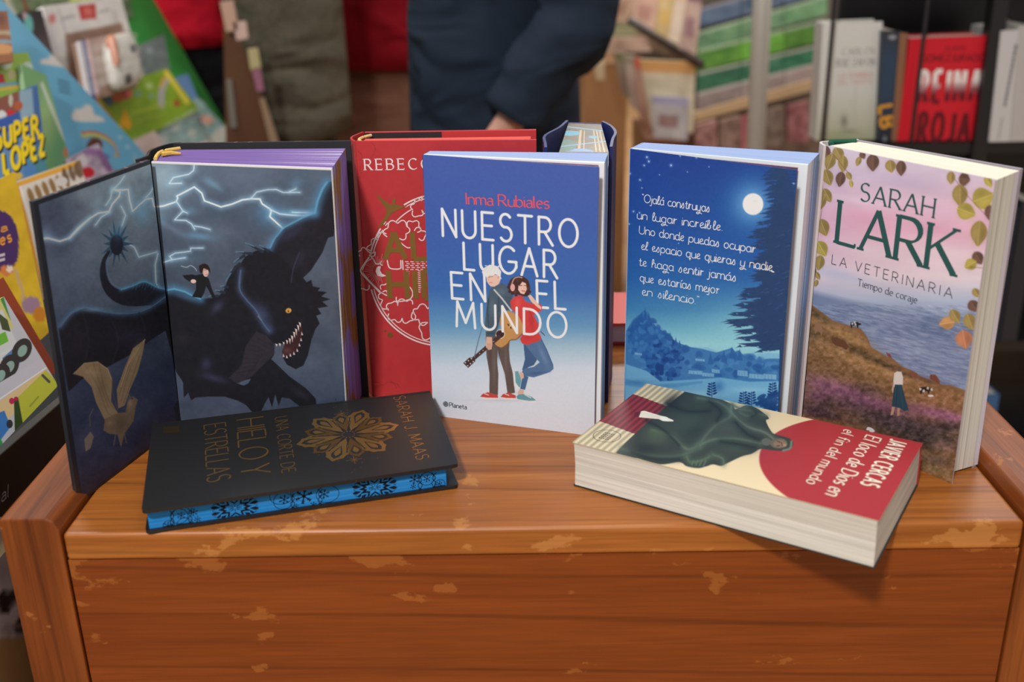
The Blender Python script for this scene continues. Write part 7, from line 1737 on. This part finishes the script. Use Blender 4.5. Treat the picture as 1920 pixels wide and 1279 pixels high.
# ------------------------------------------------------------------ black bookcase at right
t = thing('black_bookcase', (.86, 2.05, 0), 'black bookcase at the right holding white, blue and red books', 'bookcase')
K_ = alb((26, 25, 26))
zs = unproj((1680, 268), Y=1.9)[2]
zs = unproj((1535, 264), Y=1.9)[2]
def shelf(z):
    b = MB(); o = [(.548, 1.872), (1.23, 1.872), (1.23, 2.084), (.618, 2.084)]
    b.hexa([(x, y, z) for x, y in o], [(x, y, z + .02) for x, y in o], K_, M_PLASTIC); b.build('shelf_board', t)
shelf(zs - .022)
shelf(zs + .285)
shelf(zs - .40)
b = MB(); b.box((.93, 2.09, 0), (.62, .012, zs + .32), K_, M_PLASTIC); b.build('back_panel', t)
b = MB(); b.box((unproj((1862, 100), Y=1.87)[0], 1.88, 0), (.025, .03, zs + .32), K_, M_PLASTIC); b.build('upright', t)
b = MB(); b.box((1.245, 1.98, 0), (.03, .22, zs + .32), K_, M_PLASTIC); b.build('upright', t)
for px, Y in (((1552, 150), 1.86), ((1722, 150), 1.86)):
    x = unproj(px, Y=Y)[0]; b = MB(); b.tube([(x, Y, zs), (x, Y, zs + .29)], .0035, K_, M_METAL, 8); b.build('wire_rod', t)
BG = 'books in the black bookcase'
def stand(px, Y, depth, base, label, art=None, pages=(206, 196, 180), name='shelved_book'):
    """a book standing in the case: px TL,TR,BR,BL of its face; block of pages behind"""
    q = [unproj(p, Y=Y) for p in px]
    for p in (q[2], q[3]): p[2] = zs + .0005
    q = np.array(q); t_ = thing(name, tuple((q[2] + q[3]) / 2), label, 'book', BG)
    b = MB(); b.slab(q, .002, alb(base), M_PRINT); cv = Canvas(q, 70, 100, base)
    if art: art(b, cv)
    b.canvas(cv, M_PRINT, 1); b.build('front_cover', t_)
    b = MB(); n = nrm(q); b.slab(inset(q, .02, .012, .02, .004) - n * .0022, depth, alb(pages), M_PAPER); b.build('page_block', t_)
    b = MB(); b.slab(q - n * (.0024 + depth), .002, alb(base), M_PRINT); b.build('back_cover', t_)
    b = MB(); e = (q[1] - q[0]) / np.linalg.norm(q[1] - q[0]) * .002
    b.slab([q[0] - n * (.0044 + depth), q[0], q[3], q[3] - n * (.0044 + depth)], -.0018, alb(base), M_PRINT) if False else b.hexa([q[3] - e, q[3], q[3] - n * (.0044 + depth), q[3] - e - n * (.0044 + depth)], [q[0] - e, q[0], q[0] - n * (.0044 + depth), q[0] - e - n * (.0044 + depth)], alb(base), M_PRINT)
    b.build('spine', t_)
    return t_
def a_white(b, cv):
    cv.tf = (0, 0, 1); cv.grad([(40, (206, 204, 198)), (170, (196, 196, 188)), (262, (170, 168, 140))]); cv.tf = (1500, 0, 420 / 1733)
    cv.blob(340, 930, 26, 50, (96, 100, 90), .7); cv.blob(380, 1010, 60, 14, (110, 112, 96), .6); cv.line([(430, 660), (425, 960)], 2, (166, 168, 160), .8, 2); cv.line([(395, 760), (392, 960)], 3, (176, 176, 168), .7, 3); cv.blob(300, 1050, 200, 40, (150, 152, 110), .6)
    lettering(b, cv, 'CARLOS', (325, 412), (580, 405), (325, 365), (120, 120, 118), M_PRINT, 3, .12, .06, .2, .2); lettering(b, cv, 'RUIZ ZAFON', (278, 500), (580, 490), (278, 448), (120, 120, 118), M_PRINT, 3, .12, .06, .2, .16)
    lettering(b, cv, 'LA SOMBRA', (300, 590), (560, 582), (300, 552), (190, 120, 116), M_PRINT, 3, .1, gap=.2); lettering(b, cv, 'DEL VIENTO', (290, 640), (560, 632), (290, 605), (190, 120, 116), M_PRINT, 3, .1, gap=.2)
stand(((1545, 44), (1655, 40), (1645, 262), (1532, 262)), 1.9, .045, (204, 202, 196), 'white book with a misty figure, at the left end of the black bookcase', a_white)
def a_blue(b, cv):
    cv.tf = (0, 0, 1); cv.grad([(60, (46, 50, 58)), (120, (44, 64, 84)), (190, (44, 62, 82)), (262, (34, 38, 46))]); cv.ell(1673, 73, 8, 5, (150, 152, 156), .9, 2); cv.ell(1659, 262, 4, 5, (130, 140, 150), .8, 2)
    lettering(b, cv, 'LB', (1648, 212), (1652, 245), (1672, 206), (206, 146, 44), M_PRINT, 3, .24, gap=.25)
    cv.fill([(1622, 240), (1636, 240), (1634, 268), (1622, 268)], (206, 150, 40), 1, 2); cv.tf = (1500, 0, 420 / 1733)
stand(((1657, 58), (1688, 58), (1670, 266), (1647, 266)), 1.885, .11, (42, 52, 66), 'dark blue book spine with orange letters between the white and the red book', a_blue)
stand(((1690, 62), (1702, 62), (1684, 268), (1673, 268)), 1.882, .11, (134, 92, 66), 'thin brown book spine left of the red book')
def a_reina(b, cv):
    cv.tf = (1500, 0, 420 / 1733); cv.img[:] = (196, 24, 40)
    DRD = (112, 16, 26)
    lettering(b, cv, 'JUAN', (1110, 388), (1268, 384), (1110, 352), DRD, M_PRINT, 3, .2, gap=.25); lettering(b, cv, 'GOMEZ-JURADO'.replace('-', ''), (935, 470), (1425, 462), (935, 420), DRD, M_PRINT, 3, .2, gap=.25)
    fade = lambda y: np.array([226, 216, 212])[None] * np.clip((y - .22) * 2.2, 0, 1)[:, None] + np.array([104, 18, 28])[None] * (1 - np.clip((y - .22) * 2.2, 0, 1)[:, None])
    lettering(b, cv, 'REINA', (912, 780), (1385, 765), (915, 548), fade, M_PRINT, 3, .17, gap=.5)
    lettering(b, cv, 'ROJA', (905, 1095), (1290, 1095), (915, 868), (96, 14, 24), M_PRINT, 3, .17, gap=.5); cv.line([(1010, 1160), (1280, 1165)], 4, (130, 20, 30), .9, 2)
stand(((1708, 72), (1850, 66), (1824, 300), (1680, 300)), 1.88, .05, (192, 26, 42), 'red book with REINA in white and ROJA in dark letters', a_reina)
def a_grey(b, cv):
    cv.tf = (1500, 0, 420 / 1733); cv.img[:] = (190, 188, 186)
    for k in range(11): cv.line([(1672 - k * 8, 330 + k * 42), (1668 - k * 8, 330 + k * 42 + 20)], 5, (84, 84, 86), .8, 1)
    for k in range(6): cv.line([(1570 - k * 6, 880 + k * 34), (1562 - k * 6, 896 + k * 34)], 3, (130, 130, 130), .8, 2)
stand(((1880, 58), (1910, 56), (1886, 312), (1850, 312)), 1.86, .12, (190, 188, 186), 'pale grey book spine with black lettering right of the black upright', a_grey)
stand(((1913, 50), (1950, 48), (1926, 312), (1889, 312)), 1.86, .12, (176, 172, 168), 'pale grey book spine cut by the right edge of the picture')
shelf(zs - .70)
LOW = ((zs - .38, ((.790, .832, (186, 184, 180), .30, 'white book spine on the middle shelf hidden behind the landscape book'), (.836, .880, (150, 138, 126), .31, 'grey-brown book spine on the middle shelf'), (.884, .915, (34, 40, 56), .26, 'dark navy book spine on the middle shelf'), (.919, .95, (40, 42, 48), .27, 'black book spine at the end of the middle shelf'))),
       (zs - .68, ((.812, .862, (190, 188, 184), .29, 'pale grey book spine on the lowest shelf beside the landscape book'), (.866, .892, (30, 36, 50), .27, 'dark book spine on the lowest shelf next to the pale grey one'), (.896, .935, (56, 96, 140), .19, 'blue book spine on the lowest shelf at the right edge'))))
for q0, row in LOW:
  for x0, x1, c, h, lab in row:
    t_ = thing('shelved_book', ((x0 + x1) / 2, 1.9, q0), lab, 'book', 'books on the lower shelves')
    b = MB(); b.box(((x0 + x1) / 2, 1.876, q0), (x1 - x0, .004, h), alb(c), M_PRINT); b.build('spine', t_)
    b = MB(); b.box((x0 + .0012, 1.95, q0), (.0024, .14, h), alb(c), M_PRINT); b.build('front_cover', t_)
    b = MB(); b.box((x1 - .0012, 1.95, q0), (.0024, .14, h), alb(c), M_PRINT); b.build('back_cover', t_)
    b = MB(); b.box(((x0 + x1) / 2, 1.95, q0 + .003), (x1 - x0 - .005, .136, h - .006), alb((206, 198, 184)), M_PAPER); b.build('page_block', t_)
